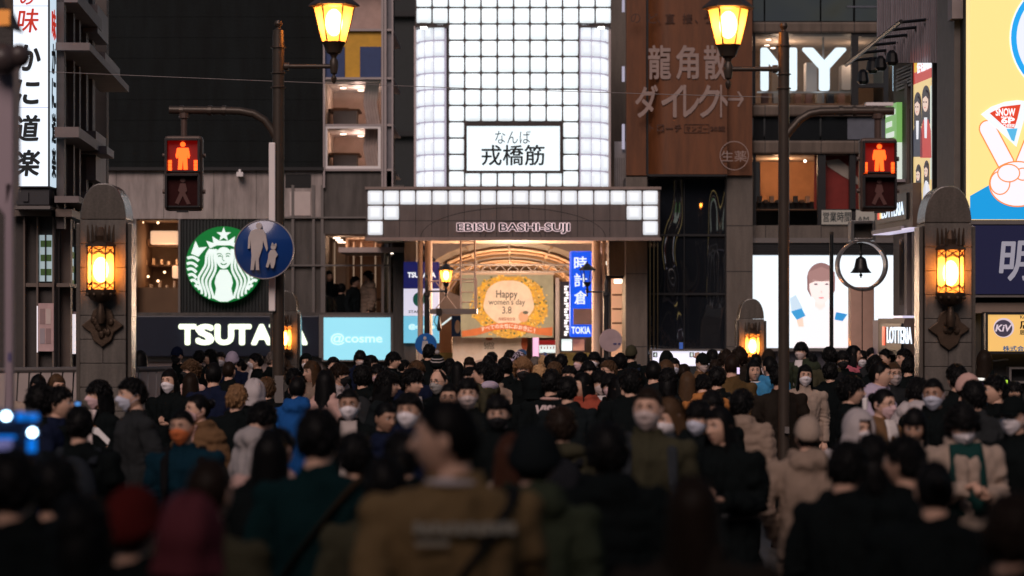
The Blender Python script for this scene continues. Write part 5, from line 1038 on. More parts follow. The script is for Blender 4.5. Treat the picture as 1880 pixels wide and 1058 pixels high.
# ------------------------------------------------------------------ cable, near-left post, blue rig
t = thing('overhead_cable', 'thin overhead cable strung across the dark facade', 'cable', (0, 30, PZ(150, 30)))
part('wire', dm('wire_grey', (.25, .22, .22), .5), t, lambda b: b.tube([(PX(90 + 90 * k, 30), 30, PZ(132 + 3.2 * k - .06 * (k - 7) ** 2 + 3, 30)) for k in range(16)], .004, 5))
Dn = 13.0
t = thing('utility_post', 'blurred mauve metal post with dark lamp at the left edge', 'post', (PX(10, Dn), Dn, G(Dn)))
mv = dm('post_mauve_near', (.34, .27, .31), .5, .1, .08, 3)
part('shaft', mv, t, lambda b: b.box(PX(8, Dn), PX(23, Dn), Dn, Dn + .06, G(Dn), PZ(335, Dn)), bevel=.01); part('cabinet', mv, t, lambda b: b.prism([(PX(-30, Dn), PZ(95, Dn)), (PX(24, Dn), PZ(95, Dn)), (PX(24, Dn), PZ(338, Dn)), (PX(10, Dn), PZ(400, Dn)), (PX(-30, Dn), PZ(345, Dn))], Dn, Dn + .2), bevel=.01)
part('lamp_hood', black, t, lambda b: b.prism([(PX(-20, Dn), PZ(-10, Dn)), (PX(14, Dn), PZ(-10, Dn)), (PX(16, Dn), PZ(15, Dn)), (PX(36, Dn), PZ(58, Dn)), (PX(-20, Dn), PZ(40, Dn))], Dn - .1, Dn + .1)); part('lamp_glow', em('hood_orange', (240, 150, 70), .6), t, lambda b: b.bp(-10, 17, 18, 46, Dn - .11, .02))
part('knob', dm('knob_brown', (.06, .045, .045), .4), t, lambda b: (b.ball((PX(12, Dn), Dn - .1, PZ(113, Dn)), .085, 16, 10), b.ball((PX(42, Dn), Dn - .1, PZ(106, Dn)), .062, 16, 10)), smooth=True); part('sticker', dm('sticker_navy2', (.05, .05, .22), .4), t, lambda b: b.bp(15, 20, 648, 664, Dn - .004, .01))
Db = 8.6
t = thing('camera_light_rig', 'blurred phone rig with two glaring blue white lights, held at far left', 'camera rig', (PX(30, Db), Db, PZ(860, Db)))
part('body', dm('rig_blue', (.01, .02, .05), .3), t, lambda b: b.prism([(PX(-40, Db), PZ(745, Db)), (PX(70, Db), PZ(757, Db)), (PX(72, Db), PZ(840, Db)), (PX(-40, Db), PZ(860, Db))], Db, Db + .02), bevel=.006)
for (x, y) in ((12, 764), (60, 794)): part('led_lamp', em('led_white', (190, 230, 255), 16), t, lambda b: b.disc(PX(x, Db), PZ(y, Db), .012, Db - .012, Db - .002, 0, 16))
for q in ((50, 70, 760, 772), (50, 66, 806, 830), (30, 46, 758, 772), (-20, 28, 800, 806)): part('lit_edge', em('led_blue', (10, 120, 230), .9), t, lambda b: b.bp(*q, Db - .01, .006))
part('preview_screen', em('rig_screen', (130, 130, 190), .5), t, lambda b: b.bp(-20, 22, 808, 826, Db - .012, .006)); part('grip', dark, t, lambda b: b.tube([(PX(30, Db), Db + .01, PZ(850, Db)), (PX(40, Db), Db + .05, PZ(990, Db))], .016, 8))
# ------------------------------------------------------------------ people: head, body, clothes, hair
HC = Vector((0, -.008, 1.583)); NP = Vector((0, .015, 1.50))     # head centre and neck pivot of a 1.70 m figure facing -Y
def head_pts(az, el, off=0.):
    az, el = np.broadcast_arrays(np.asarray(az, float), np.asarray(el, float))
    dx, dy, dz = np.cos(el) * np.sin(az), -np.cos(el) * np.cos(az), np.sin(el)
    fr = np.clip(-dy * 1.4, 0, 1); bk = np.clip(dy, 0, 1); t = np.clip(-dz, 0, 1)
    x = dx * .0735; y = dy * .097; z = dz * .118
    x = x * (1 - .35 * t ** 1.6) * (1 + .03 * np.clip(dz, 0, 1)); y = y * np.where(dy > 0, 1 - .50 * t ** 1.3, 1 - .10 * t ** 2)
    y = y + np.where(dy < 0, .006 * np.clip(dz - .2, 0, 1), 0)
    g = lambda cx, cz, sx, sz: np.exp(-((x - cx) / sx) ** 2 - ((z - cz) / sz) ** 2) * fr
    e = 0
    e = e - .021 * g(0, -.022, .011, .013) - .012 * g(0, 0, .009, .018) - .004 * g(0, -.022, .020, .008)
    e = e + .007 * (g(.031, .012, .017, .011) + g(-.031, .012, .017, .011)) - .005 * g(0, .033, .05, .010)
    e = e - .006 * (g(0, -.051, .021, .006) + g(0, -.063, .018, .006)) + .003 * g(0, -.057, .022, .003) - .007 * g(0, -.092, .022, .015) + .003 * g(0, -.076, .02, .006)
    e = e - .003 * (g(.042, -.02, .02, .018) + g(-.042, -.02, .02, .018))
    y = y + e
    P = np.stack([x, y, z], -1)
    if np.ndim(off) or off:
        n = np.stack([dx / .0735, dy / .097, dz / .118], -1); n = n / np.linalg.norm(n, axis=-1, keepdims=True)
        P = P + n * np.asarray(off)[..., None] if np.ndim(off) else P + n * off
    return P
def wrap_az(n): s = np.linspace(-1, 1, n); return np.sign(s) * PI * np.abs(s) ** 1.45
def gridfaces(b, P, m=0, close=False):
    """P (rows, cols, 3)"""
    r, c, _ = P.shape; o = len(b.v); b.v += [tuple(map(float, p)) for p in P.reshape(-1, 3)]
    for j in range(r - 1):
        for i in range(c - (0 if close else 1)):
            k = (i + 1) % c; b.f.append((o + j * c + i, o + j * c + k, o + (j + 1) * c + k, o + (j + 1) * c + i)); b.m.append(m)
def hr(yaw, tilt): return Matrix.Translation(NP) @ Matrix.Rotation(R(yaw), 4, 'Z') @ Matrix.Rotation(R(tilt), 4, 'X') @ Matrix.Translation(-NP) @ Matrix.Translation(HC)

def remesh(b, voxel, smooth=5):
    me = b.mesh('tmp', black); o = bpy.data.objects.new('tmp', me); COL.objects.link(o)
    m = o.modifiers.new('r', 'REMESH'); m.mode = 'VOXEL'; m.voxel_size = voxel
    s = o.modifiers.new('s', 'SMOOTH'); s.factor = .5; s.iterations = smooth
    dg = bpy.context.evaluated_depsgraph_get(); r = bpy.data.meshes.new_from_object(o.evaluated_get(dg)); bpy.data.objects.remove(o); bpy.data.meshes.remove(me)
    return r
def mesh_arrays(me):
    n = len(me.vertices); co = np.zeros(n * 3); me.vertices.foreach_get('co', co); no = np.zeros(n * 3); me.vertices.foreach_get('normal', no)
    return co.reshape(-1, 3), no.reshape(-1, 3)

def arms(pose):
    """(shoulder, elbow, wrist) for both sides; x positive = figure's left"""
    A = {}
    for s in (1, -1):
        sh = Vector((s * .165, .0, 1.375)); el = Vector((s * .225, .035, 1.115)); wr = Vector((s * .235, -.035, .875))
        if pose == 'pocket': wr = Vector((s * .19, -.08, .93)); el = Vector((s * .25, .06, 1.12))
        if pose == 'phone': el = Vector((s * .215, -.03, 1.13)); wr = Vector((s * .06, -.27, 1.22)) if s < 0 else Vector((s * .08, -.26, 1.16))
        if pose == 'cross': el = Vector((s * .235, -.06, 1.13)); wr = Vector((-s * .03, -.20, 1.15 + .03 * s))
        if pose == 'walk': el = Vector((s * .22, .05 * s + .02, 1.12)); wr = Vector((s * .22, .10 * s - .06, .89))
        if pose == 'up' and s < 0: el = Vector((s * .25, -.10, 1.50)); wr = Vector((s * .20, -.16, 1.78))
        if pose == 'hold' and s > 0: el = Vector((s * .215, -.02, 1.12)); wr = Vector((s * .12, -.26, 1.17))
        if pose == 'call' and s < 0: el = Vector((s * .26, -.12, 1.20)); wr = Vector((s * .13, -.06, 1.45))
        A[s] = (sh, el, wr)
    return A
def hand(b, wr, el, curl, s, m=0):
    d = (wr - el).normalized(); side = Vector((1, 0, 0)); side = (side - d * side.dot(d)).normalized(); nrm = d.cross(side).normalized() * s
    b.tube([wr - d * .02, wr + d * .02, wr + d * .06, wr + d * .095], [.026, .031, .040, .034], 8, m, .55)
    for i, (off, ln) in enumerate(((-.028, .068), (-.010, .078), (.009, .072), (.026, .056))):
        p = wr + d * .085 + side * off; pts = [p]; a = .25
        for k in range(3): a += curl; p = p + (d * math.cos(a) + nrm * math.sin(a)) * ln / 3; pts.append(p)
        b.tube(pts, [.0095, .009, .0085, .006], 6, m)
    p = wr + d * .03 - side * .03 * s; b.tube([p, p - side * .022 * s + d * .022 + nrm * .012, p - side * .024 * s + d * .052 + nrm * .026], [.012, .011, .008], 6, m)

_body = {}
def body_mesh(pose, yaw, tilt):
    key = (pose, yaw, tilt)
    if key in _body: return _body[key]
    b = MB()
    lv = [(.84, .150, .105), (.95, .150, .105), (1.08, .140, .10), (1.22, .155, .105), (1.33, .165, .10), (1.385, .13, .085), (1.42, .075, .065), (1.50, .053, .055), (1.545, .05, .052)]
    P = np.array([[(rx * math.cos(2 * PI * k / 16), ry * math.sin(2 * PI * k / 16) + (.012 if z > 1.4 else 0), z) for k in range(16)] for z, rx, ry in lv])
    o = len(b.v); gridfaces(b, P, 0, True); b.f.append(tuple(range(o + 15, o - 1, -1))); b.m.append(0); b.f.append(tuple(range(o + 8 * 16, o + 9 * 16))); b.m.append(0)
    for s, (sh, el, wr) in arms(pose).items(): b.tube([sh - Vector((s * .06, 0, .01)), sh, (sh + el) / 2, el, (el + wr) / 2, wr], [.05, .05, .043, .038, .034, .025], 8)
    for s in (1, -1): b.tube([(s * .075, 0, .92), (s * .085, 0, .78), (s * .09, -.01, .49), (s * .09, .015, .28), (s * .09, .02, .07)], [.085, .078, .055, .05, .034], 10)
    base = remesh(b, .022, 3); co, _ = mesh_arrays(base); b2 = MB(); b2.v = [tuple(c) for c in co]
    for p in base.polygons: b2.f.append(list(p.vertices)); b2.m.append(0)
    bpy.data.meshes.remove(base)
    for s, (sh, el, wr) in arms(pose).items(): hand(b2, wr, el, .55 if pose in ('phone', 'up', 'hold', 'call') else .3, s)
    M = hr(yaw, tilt); h = MB(); az = wrap_az(57)[:-1]; els = np.concatenate([np.linspace(-1.45, -.9, 5), np.linspace(-.82, .55, 30), np.linspace(.65, 1.5, 7)])
    gridfaces(h, head_pts(az[None, :], els[:, None]), 0, True)
    n = 56; top = len(h.v); h.v.append((0, 0, .1185)); o = (len(els) - 1) * n
    for i in range(n): h.f.append((o + i, o + (i + 1) % n, top)); h.m.append(0)
    for s in (1, -1):
        h.ball((s * .071, .012, -.004), (.010, .020, .033), 8, 7, 0); h.ball((s * .076, .006, .002), (.006, .012, .022), 6, 5, 0)
        h.ball((s * .031, -.0795, .011), (.0135, .0095, .0058), 10, 7, 1); h.ball((s * .031, -.0865, .011), (.0056, .004, .0056), 8, 6, 2)
        ex = np.linspace(-.016, .016, 7)                      # upper lid line and brow
        for (z_, th, dy, mi) in ((.0165, .0018, .0, 2), (.031, .0032, -.002, 3)):
            a = np.arctan2(s * .031 + ex, .085); zz = z_ + .004 * (1 - (ex / .016) ** 2) - .002 * s * ex / .016
            lo = head_pts(a, np.arcsin(np.clip((zz - th) / .118, -1, 1)), .0035); hi = head_pts(a, np.arcsin(np.clip((zz + th) / .118, -1, 1)), .0035)
            gridfaces(h, np.stack([lo, hi]), mi)
    a = np.linspace(-.30, .30, 9)
    for z0, z1 in ((-.0565, -.049), (-.066, -.0578)):
        u = np.sqrt(np.clip(1 - (a / .31) ** 2, 0, 1)); zm = -.0572
        gridfaces(h, np.stack([head_pts(a, np.arcsin((zm + (z0 - zm) * u) / .118), .0012), head_pts(a, np.arcsin((zm + (z1 - zm) * u) / .118), .0012)]), 4)
    H = np.array([tuple(M @ Vector(v)) for v in h.v]); off = len(b2.v); b2.v += [tuple(map(float, v)) for v in H]
    b2.f += [[i + off for i in f] for f in h.f]; b2.m += h.m
    me = b2.mesh('body', [black] * 5, True); _body[key] = me; return me

_cl = {}
def top_mesh(style, pose):
    key = (style, pose)
    if key in _cl: return _cl[key]
    puff = style == 'puffer'; th = .022 if puff else .012 if style == 'coat' else .0
    hem = {'coat': .50, 'puffer': .80, 'shirt': .88}.get(style, .79)
    b = MB()
    lv = [(hem, .172 + th + (.03 if style == 'coat' else 0), .128 + th + (.02 if style == 'coat' else 0)), (.86, .172 + th, .128 + th), (.98, .162 + th, .122 + th), (1.10, .163 + th, .122 + th), (1.22, .176 + th, .126 + th), (1.32, .188 + th, .122 + th), (1.385, .165 + th, .102 + th), (1.425, .100 + th, .083 + th), (1.455, .074 + th * .6, .074 + th * .6), (1.49, .070 + th * .8, .072 + th * .8)]
    P = np.array([[(rx * math.copysign(abs(math.cos(a)) ** .9, math.cos(a)), ry * math.copysign(abs(math.sin(a)) ** .85, math.sin(a)) + (.012 if z > 1.4 else .004), z) for a in [2 * PI * k / 24 for k in range(24)]] for z, rx, ry in lv])
    o = len(b.v); gridfaces(b, P, 0, True); b.f.append(tuple(range(o + 23, o - 1, -1))); b.m.append(0); n = len(lv) - 1; b.f.append(tuple(range(o + n * 24, o + n * 24 + 24))); b.m.append(0)
    AR = arms(pose)
    for s, (sh, el, wr) in AR.items():
        w2 = wr + (wr - el).normalized() * .005; m1 = (sh * .5 + el * .5) + Vector((s * .008, 0, 0)); m2 = el * .5 + wr * .5
        b.tube([sh - Vector((s * .09, 0, .01)), sh - Vector((s * .02, 0, .005)), m1, el, m2, w2], [.075 + th, .074 + th, .064 + th, .058 + th, .052 + th, .043 + th * .7], 12)
        b.ball((sh.x + s * .002, sh.y, sh.z - .012), .070 + th, 12, 8)
    if style in ('hoodie', 'puffer'):                          # hood lying on the shoulders
        b.ball((0, .085, 1.43), (.115, .062, .075), 14, 10); b.ball((0, .055, 1.475), (.105, .07, .045), 14, 10)
        for s in (-1, 1): b.ball((s * .07, -.005, 1.455), (.045, .075, .045), 10, 8)
    if style == 'coat':
        for s in (-1, 1): b.tube([(s * .065, .05, 1.49), (s * .075, -.04, 1.45), (s * .05, -.115, 1.36), (s * .03, -.135, 1.22)], [.02, .028, .03, .02], 8)
    me = remesh(b, .0135, 4); co, no = mesh_arrays(me)
    d = np.zeros(len(co))
    for i, (p, nn) in enumerate(zip(co, no)):
        v = Vector(p); side = abs(p[0]) > .17
        q = noise.noise(Vector((p[0] * 11, p[1] * 11, p[2] * 5))) * .017 + noise.noise(Vector((p[0] * 26 + 7, p[1] * 26, p[2] * 17))) * .009
        if not puff:
            q += .013 * noise.noise(Vector((p[0] * 20, p[1] * 8, p[2] * 2.5 + 3))) + .010 * max(0, noise.noise(Vector((p[0] * 9 + p[2] * 9, p[1] * 9, p[2] * 14 - p[0] * 8))))
            for s, (sh, el, wr) in AR.items():                   # creases bunch at the elbow
                dl = (v - el).length
                if dl < .15: q += .010 * math.sin(p[2] * 150 + 6 * noise.noise(v * 9)) * (1 - dl / .15)
        else:
            ph = (p[2] + .022 * noise.noise(v * 6) + .010 * noise.noise(v * 15)) / (.085 if not side else .070); w = abs(math.sin(PI * ph)); q = q * .9 + .012 * (1 + .5 * noise.noise(v * 4)) * (w ** .5 - .7)
            q += .004 * noise.noise(Vector((p[0] * 40, p[1] * 40, p[2] * 25)))
        d[i] = q
    co = co + no * d[:, None]; me.vertices.foreach_set('co', co.ravel()); me.polygons.foreach_set('use_smooth', [True] * len(me.polygons))
    me.materials.clear(); me.materials.append(black); me.update(); me.name = 'top_' + style; _cl[key] = me; return me
def trousers_mesh():
    if 'tr' in _cl: return _cl['tr']
    b = MB()
    P = [(.70, .155, .115), (.85, .160, .12), (.97, .155, .115)]; A = np.array([[(rx * math.cos(2 * PI * k / 18), ry * math.sin(2 * PI * k / 18), z) for k in range(18)] for z, rx, ry in P])
    o = 0; gridfaces(b, A, 0, True); b.f.append(tuple(range(17, -1, -1))); b.m.append(0); b.f.append(tuple(range(36, 54))); b.m.append(0)
    for s in (1, -1): b.tube([(s * .078, 0, .84), (s * .088, 0, .74), (s * .092, -.015, .49), (s * .092, .01, .28), (s * .09, .015, .075)], [.098, .095, .074, .068, .06], 12)
    me = remesh(b, .018, 4); co, no = mesh_arrays(me)
    d = np.array([noise.noise(Vector((p[0] * 14, p[1] * 14, p[2] * 9))) * .012 for p in co]); me.vertices.foreach_set('co', (co + no * d[:, None]).ravel())
    me.polygons.foreach_set('use_smooth', [True] * len(me.polygons)); me.materials.clear(); me.materials.append(black); me.update(); _cl['tr'] = me; return me
def shoe_mesh():
    if 'sh' in _cl: return _cl['sh']
    b = MB(); rows = []
    for u in np.linspace(0, 1, 9):
        y = .09 - .265 * u; w = .036 + .010 * math.sin(PI * min(1, u * 1.2)); h = .085 - .045 * max(0, u - .25) / .75; k = 1 if 0 < u < 1 else .45
        rows.append([(w * k * math.cos(a), y, .0 + (h * k if math.sin(a) > 0 else .004) * abs(math.sin(a)) ** .6) for a in [2 * PI * i / 12 for i in range(12)]])
    gridfaces(b, np.array(rows), 0, True); b.f.append(tuple(range(12))); b.m.append(0); b.f.append(tuple(range(len(b.v) - 1, len(b.v) - 13, -1))); b.m.append(0)
    me = b.mesh('shoe', black, True); _cl['sh'] = me; return me

HS = {  # front / side / back hairline elevation (rad), thickness, fringe drop, length below, strands, wave
    'short': (.58, .12, -.50, .013, .16, 0, 420, .5), 'crop': (.62, .22, -.46, .008, .05, 0, 300, .3), 'bowl': (.52, -.02, -.52, .018, .36, 0, 460, .3), 'fluffy': (.52, .02, -.52, .022, .34, 0, 480, 1.0),
    'curly': (.52, -.02, -.58, .028, .28, .0, 560, 1.8), 'bob': (.52, .0, .0, .016, .34, .05, 460, .35), 'long': (.60, .0, .0, .013, .10, .22, 520, .45), 'xlong': (.56, .0, .0, .014, .16, .34, 560, .6),
    'tied': (.66, .0, -.48, .008, .0, 0, 340, .1), 'bald': (1.05, .10, -.5, .005, .0, 0, 170, .2), 'nape': (.52, -.10, -.64, .017, .28, .0, 440, .6)}
_hm = {}
def hair_mesh(style):
    if style in _hm: return _hm[style]
    fr, sd, bk, th, fd, ln, ns, wv = HS[style]; b = MB(); rs = np.random.default_rng(len(style) * 7 + int(th * 1000))
    def elmin(az):
        a = np.abs(az); return np.where(a < .75, fr, np.where(a < 1.35, fr + (sd - fr) * np.clip((a - .75) / .6, 0, 1), sd + (bk - sd) * np.clip((a - 1.35) / .9, 0, 1)))
    az = np.linspace(-PI, PI, 73)[:-1]; t = np.linspace(0, 1, 13)[:, None]
    el = elmin(az)[None, :] * (1 - t) + 1.5 * t
    if style == 'bald': el = elmin(az)[None, :] * (1 - t) + np.minimum(1.5, elmin(az)[None, :] + .75 * (np.abs(az)[None, :] > .75)) * t
    nz = np.array([[noise.noise(Vector((math.sin(a) * 2.2, math.cos(a) * 2.2, e_ * 2.2 + th * 50))) for a, e_ in zip(az, row)] for row in el])
    rg = np.array([[noise.noise(Vector((math.sin(a) * 9, math.cos(a) * 9, e_ * 1.6 + th * 90))) + .6 * noise.noise(Vector((math.sin(a) * 22, math.cos(a) * 22, e_ * 2.5))) for a, e_ in zip(az, row)] for row in el])
    off = th * (.70 + .30 * np.sin(np.clip(el, 0, 1.5))) * (1 + (.30 + .35 * wv) * nz) + rg * (.0035 + .14 * th); off[0] *= .35
    off = off * (1 - .45 * np.sin(az)[None, :] ** 2 * np.clip(1.15 - el, 0, 1))
    P = head_pts(az[None, :], el, off); inner = head_pts(az, elmin(az) + .02, -.004)[None]
    gridfaces(b, np.concatenate([inner, P]), 0, True)
    if style != 'bald':
        o = len(b.v) - 72; b.v.append((0, .0, .1185 + th * .95))
        for i in range(72): b.f.append((o + i, o + (i + 1) % 72, len(b.v) - 1)); b.m.append(0)
    if ln:                                                     # hair hanging behind and beside the face, joined to the cap above it
        a2 = np.linspace(1.02, 2 * PI - 1.02, 73); az2 = np.where(a2 > PI, a2 - 2 * PI, a2); rows = []; n_r = 9
        top_ = head_pts(az2, np.zeros_like(a2) + .05, th * .72)
        for k in range(n_r):
            q = k / (n_r - 1); z = .0 - q * (.105 + ln); r_ = 1.0 + (.17 if ln > .1 else .08) * math.sin(q * 2.2) - .05 * q * q
            jit = np.array([noise.noise(Vector((math.cos(a) * 3, math.sin(a) * 3, q * 2 + th * 70))) + .7 * noise.noise(Vector((math.cos(a) * 13, math.sin(a) * 13, q * 1.5))) for a in a2]) * min(1, q * 3)
            rows.append(np.stack([top_[:, 0] * (r_ + .08 * jit), top_[:, 1] * (r_ + .08 * jit) + .02 * q, top_[:, 2] + z - .05 * jit * q], -1))
        O = np.array(rows); I = O.copy(); I[:, :, 0] *= .86; I[:, :, 1] *= .84; gridfaces(b, O); gridfaces(b, I[:, ::-1]); gridfaces(b, np.stack([O[-1], I[-1]]))
    for k in range(int(ns * 2.0)):                                        # loose strands over the shell
        a = rs.uniform(-PI, PI) if k % 3 else rs.normal(0, .8); a = max(-PI, min(PI, a)); e0 = float(elmin(np.array(a)))
        e1 = rs.uniform(.55, 1.45); front = abs(a) < .95; drop = fd * rs.uniform(.3, 1.25) if front else .14 * rs.uniform(0, 1)
        if style == 'bald' and (abs(a) < .9): continue
        if style == 'bald': e1 = e0 + .6
        n = 7; pts = []; aa = a + rs.normal(0, .18)
        o_ = (th * rs.uniform(.75, 1.35) + .002) * (1 - .45 * math.sin(a) ** 2)
        for i in range(n):
            q = i / (n - 1); e_ = e1 + (e0 - drop - e1) * q; ai = aa + (a - aa) * q + wv * .05 * math.sin(q * 7 + k)
            pts.append(head_pts(ai, e_, o_ * (1 - .35 * q ** 3) + wv * .004 * math.sin(q * 9 + k * 1.7)))
        if ln and abs(a) > 1.0:
            p = np.array(pts[-1]); L_ = ln * rs.uniform(.75, 1.08) + .06
            pts = pts[:-1]
            p = np.array(pts[-1])
            for i in range(1, 6): q = i / 5; pts.append(p + np.array([p[0] * (.10 * math.sin(q * 2.4) - .1 * q * q) + wv * .008 * math.sin(q * 8 + k), .02 * q + p[1] * .06 * math.sin(q * 2.4), -q * L_]))
        pts = np.array(pts); wd_ = rs.uniform(.0025, .0065); tang = np.gradient(pts, axis=0); rad = pts * np.array([1, 1, .6]); sdv = np.cross(tang, rad); sdv /= np.linalg.norm(sdv, axis=1, keepdims=True) + 1e-9
        tp = np.linspace(1, .25, len(pts))[:, None] * wd_ / 2
        gridfaces(b, np.stack([pts - sdv * tp, pts + sdv * tp], 1))
    if style not in ('bald', 'tied', 'crop', 'long', 'xlong'):
        for row in range(6):                                   # layered locks whose tips break the outline
            for k in range(17):
                a = -PI + 2 * PI * (k + rs.uniform(0, 1)) / 17; e_ = 1.30 - row * .30 + rs.uniform(-.12, .12); lo_ = float(elmin(np.array(a))) - (fd * .8 if abs(a) < .95 else .04)
                if e_ < lo_ + .12: continue
                e2 = max(lo_, e_ - rs.uniform(.30, .60)); sw = rs.normal(0, .16) + .10 * wv * rs.normal()
                f_ = 1 - .45 * math.sin(a) ** 2 * max(0, min(1, 1.15 - e_)); p, m_, q = head_pts(a, e_, th * .55 * f_), head_pts(a + sw * .5, (e_ + e2) / 2, f_ * th * rs.uniform(1.0, 1.35) + .001), head_pts(a + sw, e2, th * rs.uniform(.6, 1.3) + rs.uniform(0, .008 + .008 * wv))
                b.tube([tuple(p), tuple(m_), tuple(q)], [.015, .013, .0015], 6, 0, .55)
    if style == 'curly':
        for k in range(150):
            a = rs.uniform(-PI, PI); e_ = rs.uniform(float(elmin(np.array(a))) - .1, 1.45); b.ball(tuple(head_pts(a, e_, th * rs.uniform(.7, 1.25))), tuple(rs.uniform(.008, .017, 3)), 7, 5)
    if style == 'tied': b.ball((0, .115, .045), (.040, .038, .040), 12, 9)
    me = b.mesh('hair_' + style, black, True); _hm[style] = me; return me
def hat_mesh(kind):
    if kind in _hm: return _hm[kind]
    b = MB(); az = np.linspace(-PI, PI, 57)[:-1]; t = np.linspace(0, 1, 14)[:, None]
    if kind in ('beanie', 'pom'):
        el = .18 + .0 * az[None] + (1.5 - .18) * t; el = el - (.5 * (1 - t)) * np.clip((np.abs(az)[None] - 1.2) / 1.5, 0, 1)
        off = .020 + .010 * np.sin(el) + .0022 * np.cos(az * 28)[None] + np.where(t < .22, .007, 0); mi = 0
        P = head_pts(az[None], el, off); gridfaces(b, np.concatenate([head_pts(az, el[0], 0)[None], P]), 0, True); b.v.append((0, .0, .152)); o = len(b.v) - 57
        for i in range(56): b.f.append((o + i, o + (i + 1) % 56, len(b.v) - 1)); b.m.append(0)
        if kind == 'pom':
            b.ball((0, .03, .175), .035, 12, 9, 1)
            for e_ in (.55, .85): gridfaces(b, head_pts(az[None], np.array([[e_ - .06], [e_ + .06]]) - .25 * np.clip((np.abs(az)[None] - 1.2) / 1.5, 0, 1), .033), 1, True)
    elif kind == 'cap':
        el = .28 + (1.5 - .28) * t - (.45 * (1 - t)) * np.clip((np.abs(az)[None] - 1.2) / 1.5, 0, 1); P = head_pts(az[None], el, .013 + .012 * np.sin(el)); gridfaces(b, np.concatenate([head_pts(az, el[0], 0)[None], P]), 0, True)
        b.v.append((0, 0, .142)); o = len(b.v) - 57
        for i in range(56): b.f.append((o + i, o + (i + 1) % 56, len(b.v) - 1)); b.m.append(0)
        a = np.linspace(-1.0, 1.0, 15); rows = []
        for q in (0, .5, 1): base = head_pts(a, np.full_like(a, .30), .012); rows.append(np.stack([base[:, 0] * (1 - .1 * q), base[:, 1] - .075 * q * np.cos(a), base[:, 2] - .012 * q - .02 * (a ** 2) * q], -1))
        B_ = np.array(rows); gridfaces(b, B_); B2 = B_.copy(); B2[:, :, 2] -= .004; gridfaces(b, B2[:, ::-1])
        b.ball((0, 0, .143), .007, 8, 6)
    elif kind == 'hood':                                       # hood worn up, open round the face, flowing onto the shoulders
        a = np.linspace(.62, 2 * PI - .62, 41); rows = []
        for q in np.linspace(0, 1, 15):
            e_ = 1.45 - q * 2.15; p = head_pts(a, np.full_like(a, max(e_, -.2)), .030 + .006 * np.sin(a * 5 + q * 4)); 
            if e_ < -.2: k = (-.2 - e_) / .5; p[:, 2] -= .07 * k; p[:, 0] *= 1 + .16 * k; p[:, 1] += .01 * k
            f = np.cos(a) > 0; p[:, 1] -= np.where(f, .012, 0); rows.append(p)
        O = np.array(rows); I = O.copy(); I[:, :, 0] *= .9; I[:, :, 1] *= .9; I[:, :, 2] -= .006
        gridfaces(b, O); gridfaces(b, I[:, ::-1]); gridfaces(b, np.stack([O[:, 0], I[:, 0]])); gridfaces(b, np.stack([I[:, -1], O[:, -1]]))
        f = np.linspace(-.66, .66, 15); T = np.array([head_pts(f, np.full_like(f, e_), .032) for e_ in (.62, .95, 1.25, 1.45)]); gridfaces(b, T); T2 = T.copy(); T2[:, :, 2] -= .008; gridfaces(b, T2[:, ::-1])
        b.v.append((0, .0, .153)); c = len(b.v) - 1
        ring_ = [tuple(p) for p in head_pts(np.linspace(-PI, PI, 25)[:-1], np.full(24, 1.42), .031)]; o = len(b.v); b.v += [tuple(map(float, p)) for p in ring_]
        for i in range(24): b.f.append((c, o + i, o + (i + 1) % 24)); b.m.append(0)
    me = b.mesh(kind, [black, black], True); _hm[kind] = me; return me
def mask_mesh(kind):
    if kind in _hm: return _hm[kind]
    b = MB(); a = np.linspace(-1.05, 1.05, 17)[None, :]; z = np.linspace(-.108, .004, 11)[:, None]
    u = np.abs(a) / 1.05; zt = .004 - .030 * u ** 1.5; zb = -.108 + .042 * u ** 1.3; zz = zb + (zt - zb) * np.linspace(0, 1, 11)[:, None]
    el = np.arcsin(np.clip(zz / .118, -.99, .99)); bul = .010 + (.016 if kind == 'cone' else .006) * np.clip(1 - u ** 1.2, 0, 1) * np.sin(PI * np.clip(np.linspace(0, 1, 11), .08, .92))[:, None]
    pl = .0015 * np.sin(np.linspace(0, 1, 11) * PI * 6)[:, None] * (kind != 'cone'); P = head_pts(a, el, bul + pl); I = head_pts(a, el, .001)
    gridfaces(b, P); gridfaces(b, np.stack([I[-1], P[-1]])); gridfaces(b, np.stack([P[0], I[0]])); gridfaces(b, np.stack([P[:, -1], I[:, -1]], 0)); gridfaces(b, np.stack([I[:, 0], P[:, 0]], 0))
    for s in (1, -1):
        for z0, z1 in ((-.030, .016), (-.062, -.02)): b.tube([tuple(head_pts(s * 1.03, math.asin(z0 / .118), .004)), tuple(head_pts(s * 1.3, math.asin((z0 + z1) / 2 / .118), .003)), (s * .082, .008, z1)], .0016, 4)
    me = b.mesh('mask_' + kind, black, True); _hm[kind] = me; return me
def glasses_mesh():
    if 'gl' in _hm: return _hm['gl']
    b = MB()
    for s in (1, -1):
        b.tube([(s * .033 + .021 * math.cos(q), -.102 + abs(math.cos(q)) * .003, .008 + .017 * math.sin(q)) for q in np.linspace(0, 2 * PI, 17)], .0018, 5); b.tube([(s * .054, -.099, .012), (s * .074, -.06, .014), (s * .079, .01, .012)], .0016, 4)
    b.tube([(-.012, -.103, .012), (.012, -.103, .012)], .0018, 4); me = b.mesh('glasses', black); _hm['gl'] = me; return me

